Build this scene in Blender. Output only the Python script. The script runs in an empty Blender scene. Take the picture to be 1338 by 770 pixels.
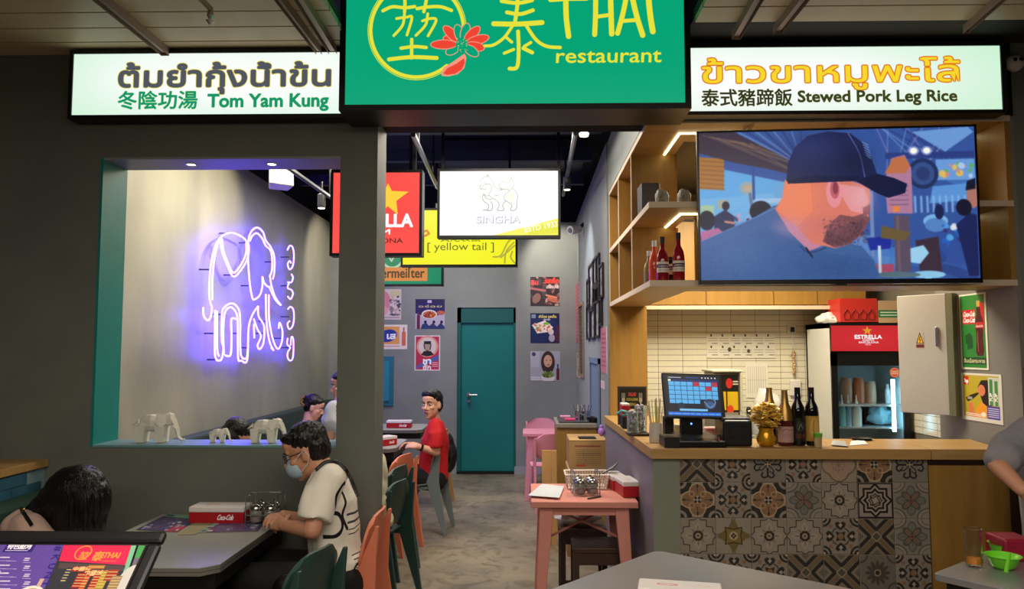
import bpy, math, random
import numpy as np
from mathutils import Vector, Matrix, noise as mnoise
random.seed(7)
SC = bpy.context.scene
COL = SC.collection
# ------------------------------------------------------------------ camera
F = 1000.0
EYE = Vector((0, 0, 1.63))
PITCH, YAW = math.atan(71 / F), math.atan(20 / F)
cam_d = bpy.data.cameras.new('camera'); cam = bpy.data.objects.new('camera', cam_d); COL.objects.link(cam)
cam.location = EYE; cam.rotation_euler = (math.pi / 2 + PITCH, 0, YAW)
cam_d.sensor_width = 36; cam_d.lens = F / 1338 * 36; cam_d.clip_start = .02
SC.camera = cam
CR = cam.rotation_euler.to_matrix()
def ray(px, py): return CR @ Vector(((px - 669) / F, (385 - py) / F, -1))
def P(px, py, y):
    d = ray(px, py); return EYE + d * (y / d.y)
def PX(px, py, x):
    d = ray(px, py); return EYE + d * (x / d.x)
def PZ(px, py, z):
    d = ray(px, py); return EYE + d * ((z - EYE.z) / d.z)
# ------------------------------------------------------------------ world, exposure
W = bpy.data.worlds.new('world'); SC.world = W; W.use_nodes = True
W.node_tree.nodes['Background'].inputs[0].default_value = (.55, .6, .7, 1)
W.node_tree.nodes['Background'].inputs[1].default_value = .05
SC.view_settings.view_transform = 'Standard'; SC.view_settings.look = 'None'
SC.view_settings.exposure = 0; SC.view_settings.gamma = 1; SC.view_settings.use_curve_mapping = False
def lin(h):
    if not isinstance(h, str): return tuple(h)
    c = [int(h[i:i + 2], 16) / 255 for i in (0, 2, 4)]
    return tuple(x / 12.92 if x <= .04045 else ((x + .055) / 1.055) ** 2.4 for x in c)
def light(name, kind, loc, power, color='ffffff', size=1, size_y=None, target=None, spot=60, blend=.6):
    d = bpy.data.lights.new(name, kind); o = bpy.data.objects.new(name, d); COL.objects.link(o)
    d.energy = power; d.color = lin(color); o.location = loc
    if kind == 'AREA':
        d.size = size
        if size_y: d.shape = 'RECTANGLE'; d.size_y = size_y
    elif kind == 'SPOT': d.spot_size = math.radians(spot); d.spot_blend = blend; d.shadow_soft_size = size
    else: d.shadow_soft_size = size
    if target is not None:
        o.rotation_euler = (Vector(target) - Vector(loc)).to_track_quat('-Z', 'Y').to_euler()
    return o
# mall concourse light (ceiling fittings behind and above the photographer)
light('concourse_light', 'AREA', (0.2, 1.0, 3.1), 90, 'fff2e0', 3.6, 1.2)
light('concourse_light', 'AREA', (0.0, -2.5, 3.1), 175, 'fff0e0', 4.0, 1.5)
# dining room fittings
light('dining_light', 'AREA', (-1.5, 6.1, 3.25), 40, 'fff4e0', 1.2, 1.2)
light('dining_light', 'AREA', (-.9, 8.4, 3.25), 62, 'fff8f0', 1.2, 1.6)
light('dining_spot', 'SPOT', (-1.3, 5.0, 3.3), 135, 'ffecc0', .04, target=(-2.6, 5.35, 2.4), spot=75)
light('dining_spot', 'SPOT', (-1.3, 6.3, 3.3), 120, 'ffecc0', .04, target=(-2.6, 6.2, 2.6), spot=75)
light('dining_spot', 'SPOT', (-1.6, 9.0, 3.3), 70, 'fff0d0', .04, target=(-2.6, 9.6, 2.6), spot=70)
light('dining_spot', 'SPOT', (.1, 9.3, 3.3), 60, 'fff0dc', .04, target=(.45, 10.1, 2.7), spot=70)
light('dining_spot', 'SPOT', (.0, 7.6, 3.3), 90, 'eef0ff', .04, target=(.6, 8.0, 1.8), spot=80)
light('aisle_light', 'AREA', (-.2, 5.3, 3.2), 55, 'fff2e0', .8, .8)
# kitchen fittings
light('kitchen_light', 'AREA', (1.5, 5.3, 2.8), 78, 'fff2d4', 1.0, .8)
# ------------------------------------------------------------------ materials
MATS = {}
def mat(key, rgb='808080', rough=.6, metal=0., spec=.5, var=0., vscale=4., vstretch=(1, 1, 1), bump=0., bscale=40., em=0., trans=0., alpha=1., rgb2=None, ior=1.45, coat=0.):
    if key in MATS: return MATS[key]
    m = bpy.data.materials.new(key); m.use_nodes = True; n = m.node_tree.nodes; l = m.node_tree.links
    b = n['Principled BSDF']; c = lin(rgb)
    b.inputs['Base Color'].default_value = (*c, 1); b.inputs['Roughness'].default_value = rough
    b.inputs['Metallic'].default_value = metal; b.inputs['Specular IOR Level'].default_value = spec
    b.inputs['IOR'].default_value = ior; b.inputs['Coat Weight'].default_value = coat
    if trans: b.inputs['Transmission Weight'].default_value = trans
    if alpha < 1: b.inputs['Alpha'].default_value = alpha
    if em: b.inputs['Emission Color'].default_value = (*c, 1); b.inputs['Emission Strength'].default_value = em
    if var or rgb2 or bump:
        tc = n.new('ShaderNodeTexCoord'); mp = n.new('ShaderNodeMapping'); l.new(tc.outputs['Object'], mp.inputs[0])
        mp.inputs['Scale'].default_value = vstretch
    if var or rgb2:
        t = n.new('ShaderNodeTexNoise'); t.inputs['Scale'].default_value = vscale; t.inputs['Detail'].default_value = 6
        t.inputs['Roughness'].default_value = .62; l.new(mp.outputs[0], t.inputs['Vector'])
        r = n.new('ShaderNodeValToRGB'); l.new(t.outputs[0], r.inputs[0])
        a2 = lin(rgb2) if rgb2 else tuple(min(1, x * (1 + var)) for x in c)
        a1 = c if rgb2 else tuple(x * (1 - var) for x in c)
        r.color_ramp.elements[0].position = .3; r.color_ramp.elements[1].position = .7
        r.color_ramp.elements[0].color = (*a1, 1); r.color_ramp.elements[1].color = (*a2, 1)
        l.new(r.outputs[0], b.inputs['Base Color'])
    if bump:
        t2 = n.new('ShaderNodeTexNoise'); t2.inputs['Scale'].default_value = bscale; t2.inputs['Detail'].default_value = 4
        l.new(mp.outputs[0], t2.inputs['Vector'])
        bp = n.new('ShaderNodeBump'); bp.inputs['Strength'].default_value = bump; bp.inputs['Distance'].default_value = .01
        l.new(t2.outputs[0], bp.inputs['Height']); l.new(bp.outputs[0], b.inputs['Normal'])
    MATS[key] = m; return m
def emit(key, rgb, s):
    if key in MATS: return MATS[key]
    m = bpy.data.materials.new(key); m.use_nodes = True; n = m.node_tree.nodes; n.clear()
    e = n.new('ShaderNodeEmission'); o = n.new('ShaderNodeOutputMaterial'); m.node_tree.links.new(e.outputs[0], o.inputs[0])
    e.inputs[0].default_value = (*lin(rgb), 1); e.inputs[1].default_value = s
    MATS[key] = m; return m
def wood(key, a, b_, stretch=(1, 12, 12), scale=3., rough=.45):
    return mat(key, a, rough, rgb2=b_, vscale=scale, vstretch=stretch, bump=.05, bscale=18)
# ------------------------------------------------------------------ flat print: a small software canvas
_TC = {}
def text_tris(s, off):
    k = (s, off)
    if k not in _TC:
        c = bpy.data.curves.new('t', 'FONT'); c.body = s; c.offset = off; c.resolution_u = 3
        o = bpy.data.objects.new('t', c); COL.objects.link(o)
        me = bpy.data.meshes.new_from_object(o.evaluated_get(bpy.context.evaluated_depsgraph_get())); me.calc_loop_triangles()
        v = np.array([x.co[:2] for x in me.vertices]).reshape(-1, 2); t = np.array([x.vertices[:] for x in me.loop_triangles])
        bpy.data.objects.remove(o); bpy.data.curves.remove(c); bpy.data.meshes.remove(me)
        _TC[k] = (v, t)
    return _TC[k]
def rgb8(h): return np.array([int(h[i:i + 2], 16) / 255 for i in (0, 2, 4)], dtype=np.float32) if isinstance(h, str) else np.array(h, dtype=np.float32)
class Art:
    def __init__(s, w, h, bg='ffffff', k=3., x0=0, y0=0, kx=None):
        s.kx = k * 2; s.k = k * 2; s.w, s.h, s.x0, s.y0 = w, h, x0, y0
        s.W, s.H = int(round(w * k)) * 2, int(round(h * k)) * 2
        s.a = np.empty((s.H, s.W, 3), np.float32); s.a[:] = rgb8(bg)
    def _px(s, pts):
        p = np.array(pts, dtype=float).reshape(-1, 2); return np.stack([(p[:, 0] - s.x0) * s.W / s.w, (p[:, 1] - s.y0) * s.H / s.h], 1)
    def _blend(s, mask, y0, x0, col, al):
        h, w = mask.shape
        reg = s.a[y0:y0 + h, x0:x0 + w]; m = mask[..., None] * al
        reg[:] = reg * (1 - m) + rgb8(col) * m
    def _mask(s, p):
        x0, y0 = max(0, int(p[:, 0].min())), max(0, int(p[:, 1].min())); x1, y1 = min(s.W, int(p[:, 0].max()) + 2), min(s.H, int(p[:, 1].max()) + 2)
        if x1 <= x0 or y1 <= y0: return None
        X = np.arange(x0, x1) + .5; Y = (np.arange(y0, y1) + .5)[:, None]
        ins = np.zeros((y1 - y0, x1 - x0), bool)
        n = len(p)
        for i in range(n):
            xa, ya = p[i]; xb, yb = p[(i + 1) % n]
            if ya == yb: continue
            c = ((Y < ya) != (Y < yb))
            if not c.any(): continue
            xi = xa + (Y - ya) * (xb - xa) / (yb - ya)
            ins ^= c & (X < xi)
        return ins, y0, x0
    def poly(s, pts, col, al=1.):
        r = s._mask(s._px(pts))
        if r: s._blend(r[0].astype(np.float32), r[1], r[2], col, al)
    def rect(s, x0, y0, x1, y1, col, al=1.): s.poly([(x0, y0), (x1, y0), (x1, y1), (x0, y1)], col, al)
    def ell(s, cx, cy, rx, ry, col, al=1., rot=0, a0=0, a1=360):
        t = np.radians(np.linspace(a0, a1, 40)); x, y = rx * np.cos(t), ry * np.sin(t); c, q = math.cos(math.radians(rot)), math.sin(math.radians(rot))
        s.poly(np.stack([cx + x * c - y * q, cy + x * q + y * c], 1), col, al)
    def line(s, pts, w, col, al=1., curve=False):
        p = smooth2(pts) if curve else [tuple(q) for q in pts]
        p = s._px(p); r = w * s.k / 2
        x0, y0 = np.floor(p.min(0) - r - 1).astype(int); x1, y1 = np.ceil(p.max(0) + r + 1).astype(int)
        x0, y0, x1, y1 = max(0, x0), max(0, y0), min(s.W, x1), min(s.H, y1)
        if x1 <= x0 or y1 <= y0: return
        m = np.zeros((y1 - y0, x1 - x0), bool)
        for i in range(len(p) - 1):
            a, b = p[i], p[i + 1]
            ax, ay = max(x0, int(min(a[0], b[0]) - r - 1)), max(y0, int(min(a[1], b[1]) - r - 1)); bx, by = min(x1, int(max(a[0], b[0]) + r + 2)), min(y1, int(max(a[1], b[1]) + r + 2))
            if bx <= ax or by <= ay: continue
            X = np.arange(ax, bx) + .5; Y = (np.arange(ay, by) + .5)[:, None]; d = b - a; L = max(1e-9, d @ d)
            t = np.clip(((X - a[0]) * d[0] + (Y - a[1]) * d[1]) / L, 0, 1)
            m[ay - y0:by - y0, ax - x0:bx - x0] |= (X - a[0] - t * d[0]) ** 2 + (Y - a[1] - t * d[1]) ** 2 <= r * r
        s._blend(m.astype(np.float32), y0, x0, col, al)
    def text(s, t, x, y, size, col, w=None, bold=0., rot=0, shear=0, al=1., out=None, ow=.03, anchor='l', sy=1.):
        if out: s.text(t, x, y, size, out, w, bold + ow, rot, shear, al, None, 0, anchor, sy)
        v, tr = text_tris(t, 0.); v0 = v
        if not len(v0): return
        mn, mx = v0[:, 0].min(), v0[:, 0].max(); sx = size if w is None else w / max(1e-6, mx - mn)
        u = (v[:, 0] - mn) * sx; q = -v[:, 1] * size * sy; u = u - q * shear
        if anchor == 'c': u = u - (mx - mn) * sx / 2
        c, n = math.cos(math.radians(rot)), math.sin(math.radians(rot))
        p = s._px(np.stack([x + u * c - q * n, y + u * n + q * c], 1))
        if (p.max(0) < 0).any() or p[:, 0].min() > s.W or p[:, 1].min() > s.H: return
        R_ = bold * size * s.k
        x0, y0 = np.maximum(0, np.floor(p.min(0) - R_ - 1).astype(int)); x1, y1 = np.ceil(p.max(0) + R_ + 1).astype(int) + 1
        x1, y1 = min(s.W, x1), min(s.H, y1)
        if x1 <= x0 or y1 <= y0: return
        m = np.zeros((y1 - y0, x1 - x0), bool)
        for a, b, d in p[tr]:
            ax, ay = max(x0, int(min(a[0], b[0], d[0]))), max(y0, int(min(a[1], b[1], d[1]))); bx, by = min(x1, int(max(a[0], b[0], d[0])) + 2), min(y1, int(max(a[1], b[1], d[1])) + 2)
            if bx <= ax or by <= ay: continue
            X = np.arange(ax, bx) + .5; Y = (np.arange(ay, by) + .5)[:, None]
            e1 = (b[0] - a[0]) * (Y - a[1]) - (b[1] - a[1]) * (X - a[0]); e2 = (d[0] - b[0]) * (Y - b[1]) - (d[1] - b[1]) * (X - b[0]); e3 = (a[0] - d[0]) * (Y - d[1]) - (a[1] - d[1]) * (X - d[0])
            m[ay - y0:by - y0, ax - x0:bx - x0] |= ((e1 >= 0) & (e2 >= 0) & (e3 >= 0)) | ((e1 <= 0) & (e2 <= 0) & (e3 <= 0))
        if R_ > .6:
            g = m.copy(); H_, W_ = m.shape
            for rr in ([R_] if R_ < 2.5 else [R_, R_ * .55]):
                for q in range(12):
                    dx, dy = int(round(rr * math.cos(q * math.pi / 6))), int(round(rr * math.sin(q * math.pi / 6)))
                    if abs(dx) >= W_ or abs(dy) >= H_: continue
                    g[max(0, dy):H_ + min(0, dy), max(0, dx):W_ + min(0, dx)] |= m[max(0, -dy):H_ + min(0, -dy), max(0, -dx):W_ + min(0, -dx)]
            m = g
        s._blend(m.astype(np.float32), y0, x0, col, al)
    def scribble(s, x0, y0, x1, y1, rows, col, w=.6, seed=1, al=.9):   # rows of tiny illegible print
        r = random.Random(seed)
        for i in range(rows):
            y = y0 + (y1 - y0) * (i + .5) / rows; x = x0
            while x < x1:
                L = r.uniform(.04, .16) * (x1 - x0); s.line([(x, y), (min(x1, x + L), y)], w, col, al); x += L + (x1 - x0) * .03
    def speck(s, x0, y0, x1, y1, n, cols, r0, r1, seed=1, al=.9):
        r = random.Random(seed)
        for i in range(n): s.ell(r.uniform(x0, x1), r.uniform(y0, y1), r.uniform(r0, r1), r.uniform(r0, r1), r.choice(cols), al, r.uniform(0, 90))
    def grain(s, amt=.03, seed=1, cell=1):
        g = np.random.default_rng(seed).normal(0, amt, (s.H // cell + 1, s.W // cell + 1, 1)).repeat(cell, 0).repeat(cell, 1)[:s.H, :s.W]
        s.a = np.clip(s.a + g.astype(np.float32), 0, 1)
    def glow(s, cx, cy, rx, ry, col, amt):
        Y, X = np.mgrid[0:s.H, 0:s.W]; p = s._px([(cx, cy)])[0]; kx, ky = rx * s.W / s.w, ry * s.H / s.h
        g = np.exp(-(((X - p[0]) / kx) ** 2 + ((Y - p[1]) / ky) ** 2))[..., None] * amt
        s.a = s.a * (1 - g) + rgb8(col) * g
    def blur(s, n=1):
        for _ in range(n):
            s.a[1:-1] = (s.a[:-2] + s.a[1:-1] * 2 + s.a[2:]) / 4; s.a[:, 1:-1] = (s.a[:, :-2] + s.a[:, 1:-1] * 2 + s.a[:, 2:]) / 4
    def image(s, name):
        b = s.a.reshape(s.H // 2, 2, s.W // 2, 2, 3).mean((1, 3))
        im = bpy.data.images.new(name, s.W // 2, s.H // 2)
        buf = np.ones((s.H // 2, s.W // 2, 4), np.float32); buf[..., :3] = np.clip(b[::-1], 0, 1)
        im.pixels.foreach_set(buf.ravel()); im.update(); im.pack(); return im
def smooth2(pts, n=8):
    p = [np.array(q, float) for q in pts]
    if len(p) < 3: return [tuple(q) for q in p]
    out = []
    for i in range(len(p) - 1):
        a, b, c, d = p[max(0, i - 1)], p[i], p[i + 1], p[min(len(p) - 1, i + 2)]
        for t in np.linspace(0, 1, n, endpoint=False):
            out.append(tuple(.5 * ((2 * b) + (c - a) * t + (2 * a - 5 * b + 4 * c - d) * t * t + (3 * b - a - 3 * c + d) * t ** 3)))
    out.append(tuple(p[-1])); return out
def printed(art, name, em=0., rough=.5, spec=.4, coat=0.):
    m = bpy.data.materials.new(name); m.use_nodes = True; n = m.node_tree.nodes; l = m.node_tree.links; b = n['Principled BSDF']
    t = n.new('ShaderNodeTexImage'); t.image = art.image(name); t.extension = 'EXTEND'
    if em:
        b.inputs['Base Color'].default_value = (.01, .01, .01, 1); l.new(t.outputs[0], b.inputs['Emission Color']); b.inputs['Emission Strength'].default_value = em
        b.inputs['Roughness'].default_value = .3
    else:
        l.new(t.outputs[0], b.inputs['Base Color']); b.inputs['Roughness'].default_value = rough
    b.inputs['Specular IOR Level'].default_value = spec; b.inputs['Coat Weight'].default_value = coat
    return m
# ------------------------------------------------------------------ mesh building
class MB:
    def __init__(s): s.v = []; s.f = []; s.uv = {}
    def add(s, vs, fs, M=None):
        o = len(s.v); s.v += [tuple(M @ Vector(v)) if M else tuple(v) for v in vs]; s.f += [tuple(i + o for i in f) for f in fs]; return s
    def box(s, x0, x1, y0, y1, z0, z1, M=None):
        return s.add([(x, y, z) for z in (z0, z1) for y in (y0, y1) for x in (x0, x1)], [(0, 2, 3, 1), (4, 5, 7, 6), (0, 1, 5, 4), (2, 6, 7, 3), (0, 4, 6, 2), (1, 3, 7, 5)], M)
    def prism(s, pts, a, b, axis='z', M=None):
        n = len(pts)
        mk = {'z': lambda p, t: (p[0], p[1], t), 'y': lambda p, t: (p[0], t, p[1]), 'x': lambda p, t: (t, p[0], p[1])}[axis]
        vs = [mk(p, a) for p in pts] + [mk(p, b) for p in pts]
        fs = [tuple(range(n))[::-1], tuple(range(n, 2 * n))] + [(i, (i + 1) % n, n + (i + 1) % n, n + i) for i in range(n)]
        return s.add(vs, fs, M)
    def frustum(s, a, b, ra, rb, n=12, M=None, caps=True, side=None):
        a, b = Vector(a), Vector(b); return s.tube([a, b], [ra, rb], n, caps, M=M, side=side)
    def tube(s, pts, r, n=8, caps=True, closed=False, M=None, side=None):
        pts = [Vector(p) for p in pts]; m = len(pts)
        if not isinstance(r, (list, tuple)): r = [r] * m
        T = []
        for i in range(m):
            if closed: d = pts[(i + 1) % m] - pts[i - 1]
            else: d = pts[min(i + 1, m - 1)] - pts[max(i - 1, 0)]
            T.append(d.normalized() if d.length > 1e-9 else Vector((0, 0, 1)))
        if side is not None: u = Vector(side)
        else: u = Vector((0, 0, 1)) if abs(T[0].z) < .9 else Vector((1, 0, 0))
        vs = []
        for i in range(m):
            t = T[i]; u = (u - t * u.dot(t)); u = u.normalized() if u.length > 1e-6 else t.orthogonal().normalized(); w = t.cross(u)
            ra, rb = r[i] if isinstance(r[i], (list, tuple)) else (r[i], r[i])
            for k in range(n):
                q = 2 * math.pi * k / n; vs.append(pts[i] + u * math.cos(q) * ra + w * math.sin(q) * rb)
        fs = []
        for i in range(m if closed else m - 1):
            j = (i + 1) % m
            for k in range(n): fs.append((i * n + k, i * n + (k + 1) % n, j * n + (k + 1) % n, j * n + k))
        if caps and not closed: fs += [tuple(range(n))[::-1], tuple(range((m - 1) * n, m * n))]
        return s.add(vs, fs, M)
    def lathe(s, prof, c=(0, 0, 0), n=16, M=None):
        vs, fs = [], []
        for r, z in prof:
            for k in range(n):
                q = 2 * math.pi * k / n; vs.append((c[0] + r * math.cos(q), c[1] + r * math.sin(q), c[2] + z))
        for i in range(len(prof) - 1):
            for k in range(n): fs.append((i * n + k, i * n + (k + 1) % n, (i + 1) * n + (k + 1) % n, (i + 1) * n + k))
        if prof[0][0] > 1e-6: fs.append(tuple(range(n))[::-1])
        if prof[-1][0] > 1e-6: fs.append(tuple(range((len(prof) - 1) * n, len(prof) * n)))
        return s.add(vs, fs, M)
    def ell(s, c, r, n=16, m=10, M=None, R=None):
        vs, fs = [], []; c = Vector(c)
        r = r if isinstance(r, (list, tuple)) else (r, r, r)
        for i in range(m + 1):
            t = math.pi * i / m
            for k in range(n):
                q = 2 * math.pi * k / n; d = Vector((r[0] * math.sin(t) * math.cos(q), r[1] * math.sin(t) * math.sin(q), r[2] * math.cos(t)))
                vs.append(c + (R @ d if R else d))
        for i in range(m):
            for k in range(n): fs.append((i * n + k, (i + 1) * n + k, (i + 1) * n + (k + 1) % n, i * n + (k + 1) % n))
        return s.add(vs, fs, M)
    def limb(s, pts, rs, n=14, side=None):
        pts = [Vector(p) for p in pts]
        for i in range(len(pts) - 1): s.tube([pts[i], pts[i + 1]], [rs[i], rs[i + 1]], n, side=side)
        for p, r in zip(pts, rs):
            q = min(r) if isinstance(r, (list, tuple)) else r; s.ell(p, q, 12, 8)
        return s
    def quad(s, a, b, c, d, uv=((0, 0), (1, 0), (1, 1), (0, 1))):
        s.uv[len(s.f)] = uv; return s.add([a, b, c, d], [(0, 1, 2, 3)])
    def xform(s, M): s.v = [tuple(M @ Vector(v)) for v in s.v]; return s
    def join(s, o, M=None): s.add(o.v, o.f, M); return s
def mesh_of(name, mb, m, smooth=False):
    me = bpy.data.meshes.new(name); me.from_pydata([tuple(v) for v in mb.v], [], mb.f)
    if mb.uv:
        l = me.uv_layers.new(name='UVMap')
        for fi, uvs in mb.uv.items():
            for li, u in zip(me.polygons[fi].loop_indices, uvs): l.data[li].uv = u
    for mm in (m if isinstance(m, (list, tuple)) else [m]): me.materials.append(mm)
    me.update()
    import bmesh
    bm = bmesh.new(); bm.from_mesh(me)
    if len(bm.faces) > 1:
        if smooth: bmesh.ops.remove_doubles(bm, verts=bm.verts, dist=1e-6)
        bmesh.ops.recalc_face_normals(bm, faces=bm.faces)
    if smooth:
        for f in bm.faces: f.smooth = True
        for e in bm.edges:
            if len(e.link_faces) == 2 and e.calc_face_angle(0) > .75: e.smooth = False
    bm.to_mesh(me); bm.free()
    return me
ROOT = {}
def _mod(o, bevel):
    if bevel:
        b = o.modifiers.new('bevel', 'BEVEL'); b.width = bevel; b.segments = 2; b.limit_method = 'ANGLE'; b.angle_limit = .8
def thing(name, label, cat, loc=(0, 0, 0), rz=0, group=None):
    o = bpy.data.objects.new(name, None); COL.objects.link(o); o.empty_display_size = .05
    o.location = loc; o.rotation_euler = (0, 0, rz); o['label'] = label; o['category'] = cat
    if group: o['group'] = group
    ROOT[o] = Matrix.Translation(Vector(loc)) @ Matrix.Rotation(rz, 4, 'Z'); return o
def part(par, name, mb, m, smooth=False, local=False, bevel=0, label=None, kind=None):
    M = ROOT[par]
    if not local: mb.xform(M.inverted())
    o = bpy.data.objects.new(name, mesh_of(name, mb, m, smooth)); COL.objects.link(o); o.parent = par; ROOT[o] = M
    if label: o['label'] = label
    if kind: o['kind'] = kind
    _mod(o, bevel); return o
def solo(name, mb, m, label, cat, group=None, smooth=False, bevel=0, kind=None):
    v = np.array(mb.v); c = Vector(((v[:, 0].min() + v[:, 0].max()) / 2, (v[:, 1].min() + v[:, 1].max()) / 2, v[:, 2].min()))
    mb.xform(Matrix.Translation(-c)); o = bpy.data.objects.new(name, mesh_of(name, mb, m, smooth)); COL.objects.link(o); o.location = c
    o['label'] = label; o['category'] = cat
    if group: o['group'] = group
    if kind: o['kind'] = kind
    ROOT[o] = Matrix.Translation(c); _mod(o, bevel); return o
def struct(name, mb, m, bevel=0, smooth=False):
    o = bpy.data.objects.new(name, mesh_of(name, mb, m, smooth)); COL.objects.link(o); o['kind'] = 'structure'; ROOT[o] = Matrix.Identity(4); _mod(o, bevel); return o
def dup(root, loc, rz=None, label=None, group=None):
    r = root.copy(); COL.objects.link(r); r.location = loc
    if rz is not None: r.rotation_euler = (0, 0, rz)
    if label: r['label'] = label
    if group: r['group'] = group
    for ch in list(root.children):
        c = ch.copy(); COL.objects.link(c); c.parent = r
        for g in list(ch.children):
            d = g.copy(); COL.objects.link(d); d.parent = c
    return r
def piece(par, name, me, loc):        # one of many alike pieces sharing mesh data
    o = bpy.data.objects.new(name, me); COL.objects.link(o); o.parent = par; o.location = Vector(loc) - ROOT[par].translation; return o
def fuse(mb, vox, it=4, fac=.5):
    me = bpy.data.meshes.new('t'); me.from_pydata([tuple(v) for v in mb.v], [], mb.f); o = bpy.data.objects.new('t', me); COL.objects.link(o)
    r = o.modifiers.new('r', 'REMESH'); r.mode = 'VOXEL'; r.voxel_size = vox
    if it: q = o.modifiers.new('s', 'SMOOTH'); q.iterations = it; q.factor = fac
    e = bpy.data.meshes.new_from_object(o.evaluated_get(bpy.context.evaluated_depsgraph_get()))
    out = MB(); out.v = [tuple(v.co) for v in e.vertices]; out.f = [tuple(p.vertices) for p in e.polygons]
    bpy.data.objects.remove(o); bpy.data.meshes.remove(me); bpy.data.meshes.remove(e); return out
# ================================================================== setting
D, DB = 4.10, 4.35            # facade front and back faces
BK = 10.1                     # dining room back wall
facade = mat('dark_plaster', '5f6660', .72, rgb2='717369', vscale=1.6, bump=.15, bscale=9)
plaster = mat('grey_plaster', '7c7e76', .42, rgb2='97968a', vscale=1.6, vstretch=(1, 1, .35), bump=.3, bscale=5)
plaster_b = mat('blue_grey_plaster', '7f8683', .55, rgb2='8e938f', vscale=1.8, bump=.1, bscale=8)
teal = mat('teal_paint', '0f7f78', .45, var=.08)
black = mat('black_metal', '0c0c0e', .45)
dark = mat('dark_ceiling', '10141f', .8)
floor_m = mat('worn_concrete', '6a6358', .42, rgb2='8e836f', vscale=1.1, bump=.12, bscale=6)
# richer wear on the floor
n = floor_m.node_tree.nodes; l = floor_m.node_tree.links
_r = [x for x in n if x.type == 'VALTORGB'][0]; _r.color_ramp.elements[0].position = .36; _r.color_ramp.elements[1].position = .62
_t = n.new('ShaderNodeTexNoise'); _t.inputs['Scale'].default_value = 5; _t.inputs['Detail'].default_value = 10; _t.inputs['Distortion'].default_value = 1.5
_tc = [x for x in n if x.type == 'TEX_COORD'][0]; l.new(_tc.outputs['Object'], _t.inputs['Vector'])
_m = n.new('ShaderNodeMix'); _m.data_type = 'RGBA'; _m.blend_type = 'MULTIPLY'; _m.inputs[0].default_value = .85
_r2 = n.new('ShaderNodeValToRGB'); _r2.color_ramp.elements[0].position = .35; _r2.color_ramp.elements[0].color = (.55, .53, .50, 1); _r2.color_ramp.elements[1].position = .5
l.new(_t.outputs[0], _r2.inputs[0]); l.new(_r.outputs[0], _m.inputs[6]); l.new(_r2.outputs[0], _m.inputs[7]); l.new(_m.outputs[2], n['Principled BSDF'].inputs['Base Color'])
struct('floor', MB().box(-4.6, 4.6, -5, 10.6, -.1, 0), floor_m)

ox0, ox1 = P(133, 205, D).x, P(445, 205, D).x
oz0, oz1 = P(300, 585, D).z, P(300, 205, D).z
px1 = P(491, 400, D).x        # right face of the pillar
hz = P(670, 156, D).z         # underside of the entrance header
ztop = 3.38
w = MB()
w.box(-4.6, ox0, D, DB, 0, ztop); w.box(ox0, ox1, D, DB, 0, oz0); w.box(ox0, ox1, D, DB, oz1, ztop); w.box(ox1, px1, D, DB, 0, ztop)
struct('wall_front', w, facade)
struct('wall_front_right', MB().box(2.62, 4.6, D, DB, 0, ztop), facade)
struct('trim_1', MB().box(px1, 2.62, D, DB, hz, ztop), mat('header_black', '08090d', .75, spec=.15))
t = .012
struct('window_1', MB().box(ox0 - .002, ox0 + t, D - .002, DB + .002, oz0, oz1), teal)
struct('window_1_sill', MB().box(ox0 + t, ox1, D - .004, DB + .004, oz0, oz0 + t), mat('sill_teal', '6a9296', .4))
struct('trim_2', MB().box(ox0, ox1, D, DB + .002, oz1 - t, oz1), mat('grey_reveal', '8a8f90', .5))
# interior walls
NX, RX = -2.63, .645
wz = 3.31
struct('wall_left', MB().box(NX - .15, NX, DB, BK + .1, 0, wz), plaster)
dx0, dx1, dz = P(597, 500, BK).x, P(674, 500, BK).x, P(635, 402, BK).z
w = MB().box(NX - .1, dx0, BK, BK + .2, 0, wz).box(dx1, RX + .2, BK, BK + .2, 0, wz).box(dx0, dx1, BK, BK + .2, dz, wz)
struct('wall_back', w, plaster_b)
w = MB().box(RX, RX + .25, 6.16, BK, 0, wz).box(RX + .01, RX + .28, DB, 6.16, hz + .01, wz)
struct('wall_right', w, plaster_b)
struct('wall_back_upper', MB().box(-4.6, 4.6, BK + .05, BK + .2, wz, 3.9).box(-4.6, NX - .15, 4.4, BK, 0, 3.9), dark)
struct('ceiling', MB().box(-4.6, 4.6, DB, BK + .2, 3.85, 4.0), dark)
struct('baseboard_back', MB().box(P(672, 500, BK).x, RX, BK - .015, BK, 0, .1).box(NX, dx0, BK - .015, BK, 0, .1), mat('base_grey', '9a9ca0', .5))
# door
dt = mat('door_teal', '0a7873', .42, var=.05)
drx = MB().box(dx0, dx0 + .05, BK + .02, BK + .14, 0, dz).box(dx1 - .03, dx1, BK + .02, BK + .14, 0, dz).box(dx0, dx1, BK + .02, BK + .14, dz - .2, dz)
dr = struct('door_1', drx, mat('door_frame_teal', '0a5c59', .5))
part(dr, 'door_leaf', MB().box(dx0 + .05, dx1 - .03, BK + .06, BK + .11, .03, dz - .2), dt, bevel=.004)
hp = P(612, 516, BK)
part(dr, 'door_handle', MB().tube([hp, hp + Vector((0, -.05, 0)), hp + Vector((.02, -.055, 0)), hp + Vector((.12, -.055, 0))], .011).box(hp.x - .02, hp.x + .02, BK - .0, BK + .06, hp.z - .03, hp.z + .03).box(hp.x - .015, hp.x + .02, BK + .0, BK + .06, hp.z - .1, hp.z - .07), mat('steel', 'b9bcc0', .25, 1.))
struct('trim_3', MB().box(dx0, dx1, BK, BK + .2, 0, .03), black)
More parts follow.
